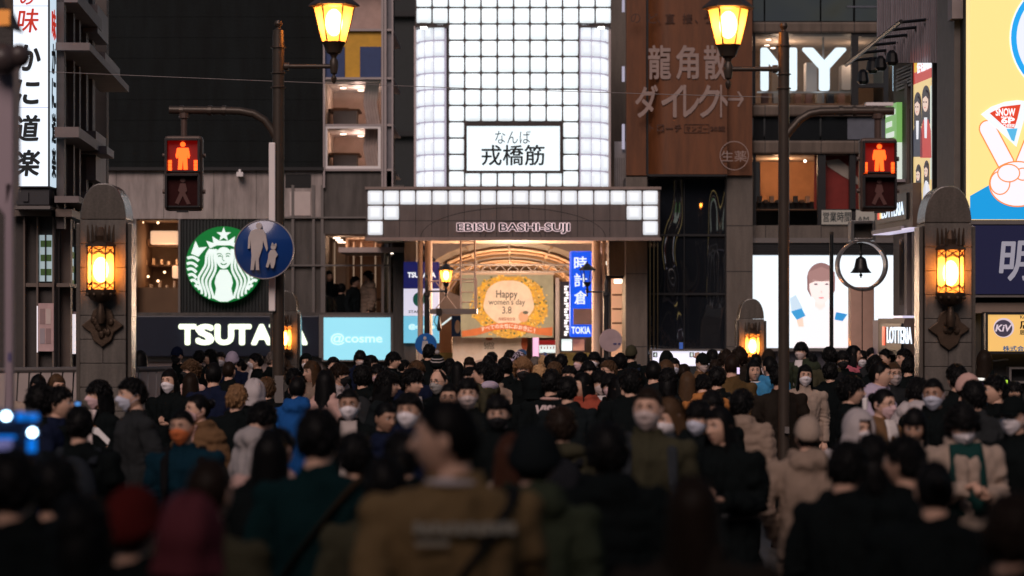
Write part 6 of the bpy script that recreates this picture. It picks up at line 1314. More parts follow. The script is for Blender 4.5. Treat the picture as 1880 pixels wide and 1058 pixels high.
def cloth(rgb):
    k = 'cloth_%d_%d_%d' % tuple(int(c * 1000) for c in rgb); return dm(k, rgb, .9, 0, .28, 9, .12, 220, .03)
def hairm(rgb):
    k = 'hair_%d_%d_%d' % tuple(int(c * 1000) for c in rgb)
    if k in _M: return _M[k]
    m = dm(k, rgb, .42, 0, .45, 35, .0, 240, .06); return m
SK = [(.58, .355, .26), (.48, .285, .20), (.62, .40, .30), (.36, .205, .14)]
def skinm(i):
    m = dm('skin_%d' % i, SK[i], .55, 0, .10, 25, .05, 300, .35); b = m.node_tree.nodes['Principled BSDF']; b.inputs['Subsurface Weight'].default_value = .0; return m
CL = dict(k=(.0055, .0075, .008), k2=(.009, .012, .0135), ch=(.022, .024, .026), nv=(.009, .013, .032), tl=(.004, .016, .018), dt=(.005, .022, .036), ol=(.045, .042, .026), og=(.030, .038, .024), br=(.095, .060, .026), cb=(.14, .078, .040), bg=(.25, .185, .145), cr=(.35, .27, .22), wh=(.42, .375, .38), gy=(.20, .19, .19), lg=(.34, .31, .31), li=(.42, .36, .46), pk=(.50, .32, .28), ru=(.30, .065, .04), bl=(.012, .07, .24), cy=(.05, .22, .42), rd=(.075, .010, .009), pr=(.45, .12, .16), db=(.020, .016, .013), og2=(.40, .16, .05), rd2=(.11, .028, .036))
HCOL = dict(k=(.006, .006, .0065), b=(.017, .011, .008), m=(.07, .04, .022), l=(.20, .11, .055), y=(.42, .26, .13), g=(.12, .10, .09), r=(.05, .02, .012))
MK = dict(w=(.86, .80, .84), p=(.70, .48, .50), b=(.58, .60, .72), k=(.012, .012, .014), o=(.62, .16, .05), g=(.35, .33, .32), t=(.62, .50, .48))
def child(name, me, par, mats, M=None):
    o = bpy.data.objects.new(name, me); COL.objects.link(o); o.parent = par
    if M is not None: o.matrix_local = M
    for i, m in enumerate(mats):
        if i < len(o.material_slots): o.material_slots[i].link = 'OBJECT'; o.material_slots[i].material = m
    return o
ALLP = []
def person(x, ytop, D, face, hair, hc, top, tc, label, mask=None, pose='down', hy=0, tilt=0, skin=0, hat=None, hatc=None, gl=False, tro='k', extra=None, wide=1.08, floor=False):
    hh = 1.715 + {'curly': .02, 'fluffy': .012, 'bald': -.01}.get(hair, 0) + (.02 if hat else 0)
    for _ in range(40):
        H = PZ(ytop, D) - G(D)
        if floor: break
        if H > 1.90 and D > 6: D *= 1.02 if ytop > HY else .98
        elif H < 1.50: D *= .98
        else: break
    if floor: H = 1.62
    s = H / hh; hy = int(round(hy / 15) * 15); tilt = int(round(tilt / 10) * 10)
    f = (face + 540) % 360 - 180
    me = body_mesh(pose, hy, tilt); o = bpy.data.objects.new('person', me); COL.objects.link(o)
    if not hy and D > 9: hy = random.choice((-15, 0, 0, 15))
    me = body_mesh(pose, hy, tilt); o.data = me
    o.location = (PX(x, D), D, G(D)); o.rotation_euler = (R(random.uniform(-2, 3)), R(random.uniform(-2.5, 2.5)), R(f)); o.scale = (s, s, s)
    # keep the head, not the feet, over the photographed column
    hd = hr(hy, tilt) @ Vector((0, 0, 0)); v = o.rotation_euler.to_matrix() @ hd * s; o.location.x -= v.x; o.location.y -= v.y
    if floor: o.location.z = PZ(ytop, D) - H
    tag(o, label, 'person', 'people in the cafe window' if floor else 'people crowding the bridge')
    hm_ = hairm(HCOL[hc])
    for i, m in enumerate((skinm(skin), dm('eye_white', (.55, .5, .48), .3), dm('eye_dark', (.012, .008, .007), .2), hm_, dm('lips', (.36, .14, .11), .5))): o.material_slots[i].link = 'OBJECT'; o.material_slots[i].material = m
    M = hr(hy, tilt)
    st = 'shirt' if top == 'shirt' else top
    c_ = CL[tc] if isinstance(tc, str) else tc
    j = child({'coat': 'coat', 'puffer': 'puffer_jacket', 'hoodie': 'hoodie', 'shirt': 'shirt'}.get(top, 'jacket'), top_mesh(st, pose), o, [cloth(c_)]); j.scale = (wide, wide * 1.02, 1)
    if hat not in ('beanie', 'pom', 'cap') or hair in ('long', 'xlong', 'bob', 'nape'): 
        if hair: child('hair', hair_mesh(hair), o, [hm_], M)
    elif hair: child('hair', hair_mesh('crop'), o, [hm_], M)
    if hat: child({'beanie': 'knit_cap', 'pom': 'knit_cap', 'cap': 'cap', 'hood': 'hood'}[hat], hat_mesh(hat), o, [cloth(CL[hatc or tc]), cloth(CL['lg'])], M)
    if mask: child('face_mask', mask_mesh('cone' if mask.isupper() else 'flat'), o, [dm('mask_' + mask.lower(), MK[mask.lower()], .8, 0, .05, 20, .1, 300)], M)
    if gl: child('glasses', glasses_mesh(), o, [black], M)
    if D > 9 and not floor: 
        child('trousers', trousers_mesh(), o, [cloth(CL[tro])])
        for q in (1, -1): child('shoe', shoe_mesh(), o, [cloth(CL['k' if q else 'k'])], Matrix.Translation((q * .09, .0, 0)))
    ALLP.append((o, x, ytop, D, H)); 
    if extra: extra(o, j)
    return o
def local_part(o, name, mats, fn, smooth=False):
    """extra piece in the figure's own 1.70 m frame"""
    b = MB(); fn(b); c = bpy.data.objects.new(name, b.mesh(name, mats, smooth)); COL.objects.link(c); c.parent = o; return c
def strap(rgb, flip=1):
    def fn(o, j):
        pts = [(flip * .10 * math.cos(a) * 1.75 - flip * .0, .155 * math.sin(a) + .006, 1.21 + .235 * math.cos(a)) for a in np.linspace(0, 2 * PI, 33)]
        local_part(o, 'bag_strap', cloth(rgb), lambda b: b.tube([(x * 1.06, y, z) for x, y, z in pts], .019, 6, 0, .35))
    return fn
def backpack(rgb):
    def fn(o, j):
        local_part(o, 'backpack', cloth(rgb), lambda b: (b.ball((0, .20, 1.17), (.155, .10, .24), 18, 14), b.ball((0, .28, 1.10), (.11, .05, .12), 14, 10)), True)
        for s in (1, -1): local_part(o, 'shoulder_strap', cloth(rgb), lambda b: b.tube([(s * .10, .14, 1.36), (s * .115, .03, 1.445), (s * .12, -.10, 1.36), (s * .12, -.15, 1.20), (s * .14, -.11, 1.02)], .026, 6, 0, .4))
    return fn
def shoulder_straps(rgb):
    def fn(o, j):
        for s in (1, -1): local_part(o, 'shoulder_strap', cloth(rgb), lambda b: b.tube([(s * .10, .14, 1.36), (s * .115, .03, 1.455), (s * .12, -.105, 1.37), (s * .125, -.155, 1.20), (s * .14, -.135, 1.02)], .028, 6, 0, .4))
    return fn
def inner(rgb, w=.055):
    def fn(o, j):
        rows = np.array([[(u * w * (1 + .3 * k / 8), -.088 - .058 * (1 - (1 - min(1, k / 4)) ** 2) - .006 * (1 - u * u), 1.475 - k * .055) for u in np.linspace(-1, 1, 7)] for k in range(9)])
        c = local_part(o, 'undershirt', cloth(rgb), lambda b: gridfaces(b, rows[::-1]), True); sd = c.modifiers.new('s', 'SOLIDIFY'); sd.thickness = .02; sd.offset = -1
    return fn
def back_text(s, rgb, z, h, w, bold=.05):
    def fn(o, j):
        lettering(s, (w / 2, .0, 0), (-w, 0, 0), (0, 0, h), (0, 1, 0), cloth(rgb), None, bold, .15, .004).name = 'print'
        c = bpy.context.scene.collection.objects[-1] if False else [q for q in COL.objects if q.name.startswith('print') and q.parent is None][-1]
        c.parent = o; n = len(c.data.vertices); co = np.zeros(n * 3); c.data.vertices.foreach_get('co', co); co = co.reshape(-1, 3); co[:, 1] += .158 - .9 * co[:, 0] ** 2; co[:, 2] += z; c.data.vertices.foreach_set('co', co.ravel()); c.data.update()
    return fn
def both(*fs):
    def fn(o, j):
        for f in fs: f(o, j)
    return fn
# ------------------------------------------------------------------ the crowd, from the arcade to the camera
P_ = person
# far row, left part
P_(127, 643, 33, 170, 'short', 'k', 'jacket', 'k', 'person in black seen from behind above the left railing')
P_(258, 643, 32, 175, 'long', 'k', 'coat', 'k', 'long haired person in black right beside left stone pillar')
P_(325, 635, 36, -15, 'crop', 'k', 'jacket', 'k', 'man in navy cap and black mask under the TSUTAYA letters', mask='k', hat='cap', hatc='nv')
P_(366, 643, 37, 150, 'short', 'k', 'jacket', 'k', 'short haired person facing away under letter S of TSUTAYA')
P_(386, 641, 38, -60, 'bob', 'k', 'coat', 'k', 'woman with dark bob facing left under the letter S')
P_(405, 646, 39, 15, 'short', 'k', 'jacket', 'ch', 'masked man just left of the lilac knit cap', mask='w')
P_(426, 644, 36, 180, 'crop', 'k', 'jacket', 'nv', 'person in lilac knit cap and navy jacket from behind', hat='beanie', hatc='li')
P_(441, 658, 37, -80, 'short', 'k', 'jacket', 'k', 'dark profile just right of the lilac knit cap')
P_(470, 648, 36, -70, 'short', 'k', 'jacket', 'k', 'man in black suit and white mask facing left under TSUTAYA', mask='w', extra=inner((.6, .55, .55)))
P_(502, 645, 36, 75, 'short', 'g', 'jacket', 'k', 'grey haired masked man half hidden by the left pole', mask='w')
P_(563, 648, 36, -10, 'crop', 'k', 'coat', 'k', 'woman with black hood and white mask right of the left pole', mask='w', hat='hood', hatc='k')
P_(612, 655, 34, 10, 'short', 'k', 'jacket', 'k', 'masked man low in front of the cyan light box', mask='w')
P_(661, 643, 37, 20, 'bowl', 'k', 'jacket', 'nv', 'man with bowl fringe and pale mask before cyan light box', mask='t', tilt=10)
P_(681, 652, 35, 60, 'bob', 'k', 'coat', 'k', 'dark bobbed woman right of the bowl fringe man')
P_(722, 646, 35, 55, 'bowl', 'k', 'jacket', 'k', 'unmasked young man with bowl cut right of cyan box', hy=15)
P_(742, 660, 38, 100, 'short', 'k', 'jacket', 'k', 'small dark head below the tall tenant sign')
P_(788, 631, 37, 178, 'short', 'k', 'coat', 'k', 'tall man in black coat in front of small round blue sign')
P_(803, 650, 34, 175, 'crop', 'k', 'jacket', 'k', 'person in striped knit cap with pompom', hat='pom', hatc='k')
P_(826, 658, 37, 170, 'bob', 'k', 'coat', 'k', 'dark bobbed head right of the pompom cap')
P_(840, 663, 31, 178, 'long', 'k', 'coat', 'k', 'woman with straight long black hair below the flower banner')
P_(862, 655, 38, 10, 'fluffy', 'b', 'jacket', 'k', 'masked brown haired face under the left end of the EXPO banner')
P_(863, 674, 30, -20, 'bob', 'k', 'coat', 'k', 'woman peeking out beside the olive jacket man')
P_(903, 646, 37, 150, 'short', 'k', 'jacket', 'k', 'dark haired man with white collar under EXPO letters', extra=inner((.6, .55, .55)))
P_(897, 652, 35, 180, 'short', 'k', 'jacket', 'ch', 'lower dark head touching the white collar man')
P_(937, 643, 38, 15, 'bowl', 'k', 'jacket', 'k', 'masked face behind the lilac peaked cap', mask='p')
P_(953, 643, 36, -75, 'nape', 'b', 'jacket', 'ch', 'person in lilac peaked cap facing left', hat='cap', hatc='li')
P_(983, 654, 37, 160, 'short', 'g', 'jacket', 'gy', 'small grey head below the pink lit panel')
P_(1000, 646, 36, 170, 'nape', 'y', 'jacket', 'gy', 'blond person in blue cap below red shop sign', hat='cap', hatc='bl')
P_(1010, 651, 34, 178, 'short', 'k', 'jacket', 'k', 'round black head in front of the blond capped person')
P_(1031, 649, 35, 160, 'short', 'k', 'jacket', 'k', 'round black head under the white panel sign', mask='b')
P_(1066, 647, 34, -30, 'fluffy', 'k', 'jacket', 'k', 'man with pink mask under the TOKIA letters', mask='p')
P_(1091, 646, 36, -20, 'bowl', 'k', 'jacket', 'k', 'masked man in front of the right cream column', mask='w')
P_(1105, 657, 37, 60, 'bob', 'k', 'coat', 'k', 'dark head between the column and back of round sign')
P_(1122, 655, 37, -30, 'short', 'k', 'jacket', 'k', 'masked face just under the pinkish round sign', mask='w')
P_(1139, 648, 36, 178, 'curly', 'k', 'coat', 'k', 'broad dark curly head left of the tall capped man')
P_(1159, 632, 37, 180, 'crop', 'k', 'jacket', 'k', 'tall man in khaki cap before the stone pier', hat='cap', hatc='ol', extra=backpack((.012, .02, .04)))
P_(1223, 643, 36, 180, 'short', 'k', 'jacket', 'k', 'person in black hood before the menu panel 4', hat='hood', hatc='k')
P_(1237, 657, 33, 20, 'short', 'k', 'jacket', 'k', 'man with blue mask below the menu panel 4', mask='b')
P_(1256, 668, 33, 175, 'short', 'b', 'jacket', 'bg', 'person in tan sleeve raising an arm with a phone', pose='up')
P_(1290, 646, 32, 20, 'short', 'k', 'jacket', 'cb', 'man with glasses mask and brown fur collar', mask='t', gl=True, hat='cap', hatc='k')
P_(1308, 641, 36, 178, 'short', 'k', 'jacket', 'nv', 'dark head right of the number 8 on the menu panel')
P_(1313, 660, 34, -20, 'bob', 'b', 'coat', 'k', 'woman half hidden behind the fur collar man')
P_(1332, 641, 35, 175, 'curly', 'b', 'jacket', 'db', 'curly brown head left of distant stone pillar')
P_(1357, 637, 33, 178, 'curly', 'b', 'coat', 'db', 'wide curly head rimmed by lantern glow below distant pillar')
P_(1388, 650, 38, 178, 'short', 'k', 'jacket', 'k', 'dark head right under the distant pillar lantern')
P_(1411, 640, 36, 178, 'crop', 'b', 'jacket', 'db', 'person in brown knit hat left of the right pole', hat='beanie', hatc='db')
P_(1471, 628, 33, -35, 'bowl', 'k', 'coat', 'og', 'tall masked man in dark coat with white collar before screen', mask='t', extra=inner((.65, .6, .6)))
P_(1491, 649, 40, 175, 'bob', 'k', 'coat', 'k', 'small dark head right of the tall masked man')
P_(1523, 637, 33, -160, 'bowl', 'k', 'jacket', 'ol', 'man from behind at the foot of slim black pole', extra=backpack((.012, .012, .014)))
P_(1547, 644, 33, 15, 'bowl', 'k', 'jacket', 'k', 'man with glasses and black mask below the bell', mask='k', gl=True)
P_(1567, 634, 35, 60, 'long', 'k', 'shirt', 'pr', 'woman in coral top facing right below bell column', hy=15)
P_(1583, 644, 36, -20, 'bowl', 'k', 'jacket', 'k', 'masked face at the foot of the bell column', mask='w')
P_(1602, 638, 35, 20, 'short', 'k', 'jacket', 'ch', 'masked man right of the bell column', mask='w')
P_(1628, 640, 34, -60, 'short', 'k', 'jacket', 'k', 'unmasked man facing left right of bell column')
P_(1606, 652, 31, 178, 'curly', 'k', 'coat', 'k', 'big dark hairdo behind the lilac hoodie man')
P_(1660, 640, 32, -80, 'short', 'k', 'jacket', 'k', 'man facing left below the lower LOTTERIA box')
P_(1668, 655, 30, 170, 'short', 'k', 'jacket', 'k', 'dark jacketed person beside right pillar edge', tilt=10)
P_(1807, 642, 26.4, 178, 'xlong', 'b', 'coat', 'k', 'long haired woman at counter below amber light box')
P_(1862, 700, 25, -10, 'bob', 'k', 'coat', 'ch', 'small woman beyond the cyan counter at right edge', skin=1)
# guests behind the cafe window over the cyan box
P_(604, 497, 48.55, 40, 'long', 'k', 'jacket', 'k', 'guest at left edge of the cafe window', floor=True)
P_(627, 520, 48.5, 170, 'short', 'k', 'jacket', 'k', 'lower dark guest in the middle of the cafe window', floor=True)
P_(652, 507, 48.55, 60, 'short', 'k', 'jacket', 'k2', 'guest turned right in the cafe window', floor=True)
P_(676, 497, 48.6, -70, 'nape', 'b', 'puffer', 'bg', 'guest in beige jacket at right of the cafe window', floor=True)
# second row
P_(70, 686, 23.5, 10, 'long', 'k', 'coat', 'cr', 'woman with pale coat and hidden face before left railing', tilt=10)
P_(104, 686, 23.5, 35, 'long', 'm', 'coat', 'bg', 'brown haired woman in beige coat before left railing')
P_(351, 660, 30, -50, 'curly', 'm', 'jacket', 'pk', 'curly brown haired man with glasses and dark mask', mask='k', gl=True)
P_(312, 677, 24, -20, 'long', 'k', 'coat', 'k', 'woman with fringe and white mask in black coat', mask='w', pose='hold')
P_(350, 684, 25, 175, 'long', 'b', 'coat', 'bg', 'long brown hair seen from behind beside masked fringe woman')
P_(392, 664, 24, 170, 'crop', 'k', 'jacket', 'nv', 'broad man in navy jacket seen from behind left side', extra=lambda o, j: local_part(o, 'beige_panel', cloth(CL['bg']), lambda b: gridfaces(b, np.array([[(.195 * math.cos(a), .145 * math.sin(a) + .01, z) for a in np.linspace(.35, PI - .35, 13)] for z in (.84, .95, 1.06, 1.13)])), True))
P_(421, 663, 30, 178, 'crop', 'b', 'jacket', 'k', 'close cropped head right of the navy jacket man')
P_(435, 705, 21, 178, 'fluffy', 'l', 'jacket', 'k', 'person with streaked blond hair seen from behind')
P_(466, 694, 22, 178, 'crop', 'k', 'coat', 'k', 'person in white knit hood left of the left pole', hat='hood', hatc='wh')
P_(490, 692, 24, 178, 'nape', 'm', 'jacket', 'k', 'brown haired person right behind the left pole')
P_(540, 675, 27, 178, 'short', 'k', 'jacket', 'k', 'dark head above the blue hoodie')
P_(573, 662, 27, -35, 'xlong', 'm', 'coat', 'bg', 'woman with long brown hair lit warm beside the left pole', hy=-15)
P_(546, 688, 22, 178, 'crop', 'k', 'hoodie', 'bl', 'person in vivid blue hoodie seen from behind')
P_(598, 678, 22, 178, 'long', 'k', 'coat', 'pk', 'woman in pinkish coat with thin cross strap from behind', extra=strap((.02, .015, .015)))
P_(623, 667, 26, 65, 'bowl', 'b', 'hoodie', 'wh', 'man with black mask and pale fleece facing right', mask='k')
P_(665, 670, 25, 175, 'nape', 'k', 'jacket', 'k', 'large dark head from behind in front of cyan box', extra=backpack((.02, .022, .024)))
P_(693, 668, 28, 20, 'bob', 'k', 'coat', 'k', 'masked woman with bob behind the leather jacket person', mask='p')
P_(765, 661, 28, 20, 'fluffy', 'm', 'jacket', 'nv', 'brown haired masked person behind the chin mask man', mask='w')
P_(711, 680, 22, 70, 'bob', 'k', 'jacket', 'k2', 'person with chin length bob in shiny leather jacket')
P_(757, 675, 22.5, 40, 'fluffy', 'k', 'jacket', 'k', 'young man with fluffy fringe and mask pulled to chin', hy=15, extra=inner((.65, .6, .6)))
P_(806, 677, 23, -15, 'bald', 'k', 'jacket', 'k', 'balding man with glasses and grey mask', mask='g', gl=True, skin=0)
P_(825, 702, 19.5, 10, 'crop', 'k', 'jacket', 'k', 'short haired man hidden to the eyes by brown jacket man', skin=1)
P_(859, 692, 18.5, 15, 'short', 'k', 'jacket', 'k', 'man with pale mask left of the olive hooded jacket', mask='t')
P_(886, 664, 25, -120, 'short', 'k', 'hoodie', 'ol', 'man in olive jacket with lilac hood facing left', extra=lambda o, j: local_part(o, 'hood_lining', cloth(CL['li']), lambda b: (b.ball((0, .075, 1.475), (.125, .075, .055), 16, 10),), True))
P_(910, 668, 27, 178, 'nape', 'k', 'coat', 'bg', 'person in beige coat behind the olive jacket man')
P_(927, 655, 30, -170, 'short', 'k', 'jacket', 'k', 'man in black jacket with printed sleeve left of curly man', extra=back_text('SL', (.6, .5, .5), 1.27, .08, .12))
P_(960, 655, 27, -10, 'curly', 'l', 'shirt', 'k', 'curly light haired man with black mask and dark shirt', mask='k')
P_(990, 670, 27, 178, 'bowl', 'y', 'jacket', 'ch', 'blond bowl cut head seen from behind')
P_(980, 684, 23, 178, 'short', 'k', 'jacket', 'k', 'person in black hood left of the lettered jacket', hat='hood', hatc='k')
P_(1012, 677, 22, 178, 'short', 'k', 'jacket', 'k', 'person in black jacket printed VISIO on the back', extra=both(back_text('VISIO', (.62, .50, .50), 1.30, .10, .26), lambda o, j: local_part(o, 'pale_collar', cloth(CL['pk']), lambda b: b.ball((0, .03, 1.452), (.098, .082, .022), 16, 8), True)))
P_(1018, 664, 28, 178, 'nape', 'm', 'jacket', 'k', 'brown head behind the VISIO jacket')
P_(1042, 690, 21, 178, 'short', 'k', 'jacket', 'k2', 'dark head and black jacket right of VISIO jacket')
P_(1045, 671, 26, -25, 'short', 'k', 'jacket', 'k', 'masked face behind the long haired rust jacket person', mask='w')
P_(1080, 663, 30, 10, 'bowl', 'k', 'jacket', 'k', 'man with heavy fringe below the TOKIA sign')
P_(1117, 661, 29, -70, 'short', 'm', 'jacket', 'k', 'brown haired man with glasses facing left', gl=True)
P_(1070, 683, 23, -45, 'long', 'k', 'puffer', 'ru', 'long haired person in rust puffer jacket smoking')
P_(1100, 679, 24, 20, 'fluffy', 'k', 'jacket', 'k', 'man with clear mask right of rust puffer jacket', mask='t', extra=inner((.6, .55, .55)))
P_(1121, 686, 23.5, 10, 'bowl', 'k', 'jacket', 'k', 'young person with pink mask behind the clear mask man', mask='p')
P_(1137, 691, 22.5, 60, 'long', 'k', 'coat', 'k', 'dark haired woman in profile left of large black coat')
P_(1158, 676, 21, 178, 'nape', 'k', 'coat', 'k', 'large person in black coat from behind at centre right')
P_(1200, 660, 25, 165, 'crop', 'k', 'jacket', 'k2', 'man with shaved sides in black leather from behind')
P_(1222, 660, 27, -160, 'long', 'm', 'coat', 'k', 'woman with brown hair right of shaved sides man')
P_(1226, 675, 24, 178, 'bob', 'k', 'jacket', 'k2', 'dark bob below the blue masked man')
P_(1262, 682, 24, 178, 'long', 'm', 'coat', 'k', 'woman with long brown hair from behind beside orange fur')
P_(1290, 682, 24, 178, 'short', 'k', 'puffer', 'og2', 'person with rusty orange collar seen from behind', tilt=30)
P_(1316, 672, 25, 178, 'short', 'k', 'jacket', 'k', 'dark haired person from behind left of brown jacket man', extra=backpack((.03, .028, .026)))
P_(1344, 649, 26.5, 172, 'crop', 'b', 'jacket', 'br', 'man in brown jacket from behind holding a phone', pose='phone')
P_(1384, 661, 28, 5, 'long', 'k', 'coat', 'k', 'woman with fringe and bare face left of the right pole', extra=inner((.65, .6, .58)))
P_(1413, 653, 28, -150, 'crop', 'k', 'hoodie', 'cy', 'masked man in blue and white jacket beside right pole', mask='w')
P_(1430, 668, 23.9, 175, 'short', 'k', 'jacket', 'db', 'person in dark brown jacket hidden behind the right pole', pose='phone')
P_(1478, 669, 27, 0, 'long', 'k', 'shirt', 'cr', 'woman in cream top and white mask beside right pole', mask='w', tro='k')
P_(1524, 664, 28, 178, 'short', 'k', 'coat', 'k', 'dark coat and backpack between cream top woman and glasses woman')
P_(1616, 662, 23, 70, 'crop', 'k', 'hoodie', 'li', 'man in lilac hoodie facing right')
P_(1641, 664, 25.5, 10, 'crop', 'm', 'jacket', 'ch', 'man with glasses and pale mask behind lilac hoodie', mask='t', gl=True)
P_(1563, 690, 20, 80, 'nape', 'k', 'shirt', 'k', 'woman in off shoulder black top facing right with drink', gl=True, pose='hold')
P_(1684, 690, 20, 150, 'nape', 'k', 'hoodie', 'wh', 'person in white hooded jacket leaning right beside pillar', tilt=20)
P_(1756, 667, 22, -165, 'short', 'k', 'jacket', 'k', 'dark haired man from behind in front of right pillar')
P_(1777, 682, 21, 95, 'crop', 'b', 'jacket', 'k', 'person in pale pink cap facing right', hat='cap', hatc='pk')
P_(1826, 688, 20, -75, 'short', 'k', 'jacket', 'k', 'unmasked man in black facing left by cyan counter')
P_(1788, 698, 18, 178, 'nape', 'k', 'jacket', 'ch', 'dark grey jacket person behind the phone reading man')
# third row
P_(75, 702, 17, 160, 'curly', 'k', 'jacket', 'k', 'curly dark head facing away at far left')
P_(108, 708, 17, 85, 'short', 'k', 'jacket', 'nv', 'dark haired man in profile at left beside curly head')
P_(146, 744, 14, 178, 'short', 'k', 'jacket', 'k', 'short dark person filming with phone before left pillar', pose='phone', extra=backpack((.02, .024, .03)))
P_(182, 697, 20, -55, 'bob', 'k', 'jacket', 'k', 'woman with black bob and pink mask before left pillar', mask='p', pose='hold', extra=inner((.62, .52, .50), .085))
P_(243, 692, 17.5, -60, 'short', 'k', 'jacket', 'ch', 'tall man with blue white mask facing left', mask='b')
P_(363, 722, 18, -40, 'tied', 'k', 'puffer', 'cb', 'woman with pink mask in tan padded jacket', mask='p', extra=inner((.55, .33, .28), .07))
P_(335, 749, 14.5, 0, 'crop', 'k', 'jacket', 'dt', 'man with bright orange mask and dark blue jacket', mask='o', skin=1, extra=shoulder_straps((.008, .008, .009)))
P_(480, 728, 15.5, 120, 'nape', 'k', 'hoodie', 'lg', 'person bending in grey padded hoodie left of the pole', tilt=30, hy=30)
P_(641, 711, 17.5, 0, 'crop', 'k', 'jacket', 'k', 'man with white cone mask and pale undershirt', mask='W', skin=3, extra=inner((.42, .36, .34), .06))
P_(708, 736, 17, 35, 'crop', 'k', 'jacket', 'k', 'unmasked man with short curls between two cone masks', skin=3, tilt=10)
P_(752, 719, 15, 0, 'short', 'k', 'puffer', 'nv', 'man with white cone mask in navy puffer jacket', mask='W', skin=1)
P_(1030, 745, 13.5, 178, 'nape', 'b', 'jacket', 'ol', 'person with olive fur collar and striped backpack', extra=both(backpack((.012, .013, .016)), lambda o, j: local_part(o, 'fur_collar', cloth(CL['ol']), lambda b: b.ball((0, .04, 1.44), (.16, .11, .06), 18, 12), True)))
P_(1190, 708, 13, 0, 'crop', 'b', 'jacket', 'ol', 'older man in olive jacket with white mask facing camera', mask='t', skin=0, extra=shoulder_straps((.03, .034, .04)))
P_(1232, 724, 15, -40, 'long', 'm', 'coat', 'k', 'woman with large white mask looking down left', mask='W', tilt=20)
P_(1283, 733, 15, -40, 'bob', 'k', 'coat', 'k', 'woman with lilac mask behind the black coat woman', mask='B')
P_(1308, 717, 18, 20, 'bowl', 'k', 'jacket', 'k', 'young man facing camera behind the beige puffer hood')
P_(1322, 744, 13.5, -30, 'long', 'k', 'coat', 'k', 'unmasked woman in black belted coat with black hair', pose='hold', extra=lambda o, j: (local_part(o, 'belt', black, lambda b: b.tube([(.190 * math.cos(a), .150 * math.sin(a) + .004, 1.06) for a in np.linspace(0, 2 * PI, 25)], .022, 6, 0, 1.)), local_part(o, 'belt_buckle', cloth(CL['lg']), lambda b: b.box(-.03, .03, -.18, -.165, 1.035, 1.085))))
P_(1362, 714, 18.5, 160, 'nape', 'k', 'puffer', 'bg', 'person in beige quilted puffer from behind left of pole', tro='k')
P_(1483, 760, 14, 178, 'crop', 'k', 'hoodie', 'bg', 'person in beige cap and beige hooded sweater', hat='cap', hatc='cr', tro='bg', pose='pocket')
P_(1575, 748, 15, 25, 'crop', 'k', 'coat', 'wh', 'woman in white hood with white mask', mask='w', hat='hood', hatc='wh')
P_(1622, 711, 18, 40, 'tied', 'k', 'jacket', 'cb', 'woman in brown corduroy jacket with arms crossed', mask='p', gl=True, pose='cross', extra=inner((.66, .6, .58)))
P_(1679, 744, 15, 0, 'xlong', 'k', 'jacket', 'cr', 'woman with very long black hair looking down', tilt=20, skin=1)
P_(1714, 692, 18, -20, 'crop', 'k', 'coat', 'k', 'man with pale blue mask and open black collar', mask='b', skin=3)
P_(1767, 733, 14, 5, 'curly', 'k', 'coat', 'cr', 'man in long cream coat looking at his phone', mask='w', tilt=20, pose='phone', tro='bg', extra=inner((.010, .040, .037), .10))
P_(1862, 722, 14.5, -25, 'short', 'k', 'jacket', 'k', 'man with glasses and white mask at the right edge', mask='w', gl=True, hat='cap', hatc='k')
P_(915, 722, 15.5, 10, 'short', 'k', 'jacket', 'k', 'man with black mask half hidden behind brown jacket man', mask='k', tilt=10)
# front rows, out of focus
P_(510, 777, 11.5, 150, 'tied', 'k', 'coat', 'pk', 'person with hair band bending behind the long haired woman', tilt=20)
P_(496, 792, 10.5, 178, 'xlong', 'k', 'coat', 'k', 'blurred woman with very long black hair at left')
P_(586, 744, 9.2, 170, 'short', 'k', 'jacket', 'tl', 'blurred man in dark teal sweater from behind', extra=strap((.03, .02, .012), -1))
P_(652, 794, 11, 178, 'nape', 'k', 'coat', 'k', 'blurred dark head between teal sweater and brown jacket')
P_(738, 790, 10.5, 178, 'short', 'k', 'jacket', 'k', 'blurred dark jacket person left of brown jacket man')
P_(708, 838, 9.6, 178, 'nape', 'k', 'coat', 'ol', 'blurred person in dark olive coat behind the brown jacket')
P_(820, 728, 7.3, -165, 'crop', 'k', 'jacket', (.15, .10, .048), 'large blurred man in brown jacket with black cross strap', hy=60, pose='walk', wide=1.16, extra=both(strap((.01, .011, .012), -1), lambda o, j: [local_part(o, 'printed_bar', cloth((.30, .29, .25)), lambda b: b.box(x0, x1, .172 - 1.1 * x0 * x0, .178 - 1.1 * x0 * x0, z0, z0 + h)) for x0, x1, z0, h in [(-.155 + .026 * i, -.135 + .026 * i, 1.315 + .004 * (i % 2), .034) for i in range(12)] + [(.05, .15, 1.285, .012)]], lambda o, j: local_part(o, 'pale_collar', cloth(CL['wh']), lambda b: b.ball((0, .02, 1.46), (.088, .088, .022), 20, 8), True)))
P_(940, 795, 10, 175, 'long', 'r', 'coat', 'cr', 'blurred woman with reddish brown hair right of brown jacket')
P_(982, 776, 8.6, 172, 'crop', 'k', 'hoodie', 'og', 'blurred man in green hooded parka and dark knit cap', hat='beanie', hatc='k2')
P_(1115, 776, 9.5, 178, 'nape', 'k', 'puffer', 'k', 'blurred person in black puffer from behind at centre')
P_(1275, 872, 6.6, 165, 'long', 'b', 'coat', 'db', 'blurred woman with long brown hair low at centre right')
P_(1556, 808, 10, 150, 'nape', 'k', 'jacket', 'k', 'blurred dark head under the white hood woman', tilt=10)
P_(1602, 796, 10.5, 178, 'bob', 'k', 'coat', 'k', 'blurred dark bob right of centre front')
P_(1660, 798, 10, -120, 'short', 'k', 'jacket', 'k', 'blurred man in black facing left before cream coat')
P_(1716, 842, 9.8, 178, 'tied', 'k', 'coat', 'k', 'blurred person with hair ornament before the cream coat')
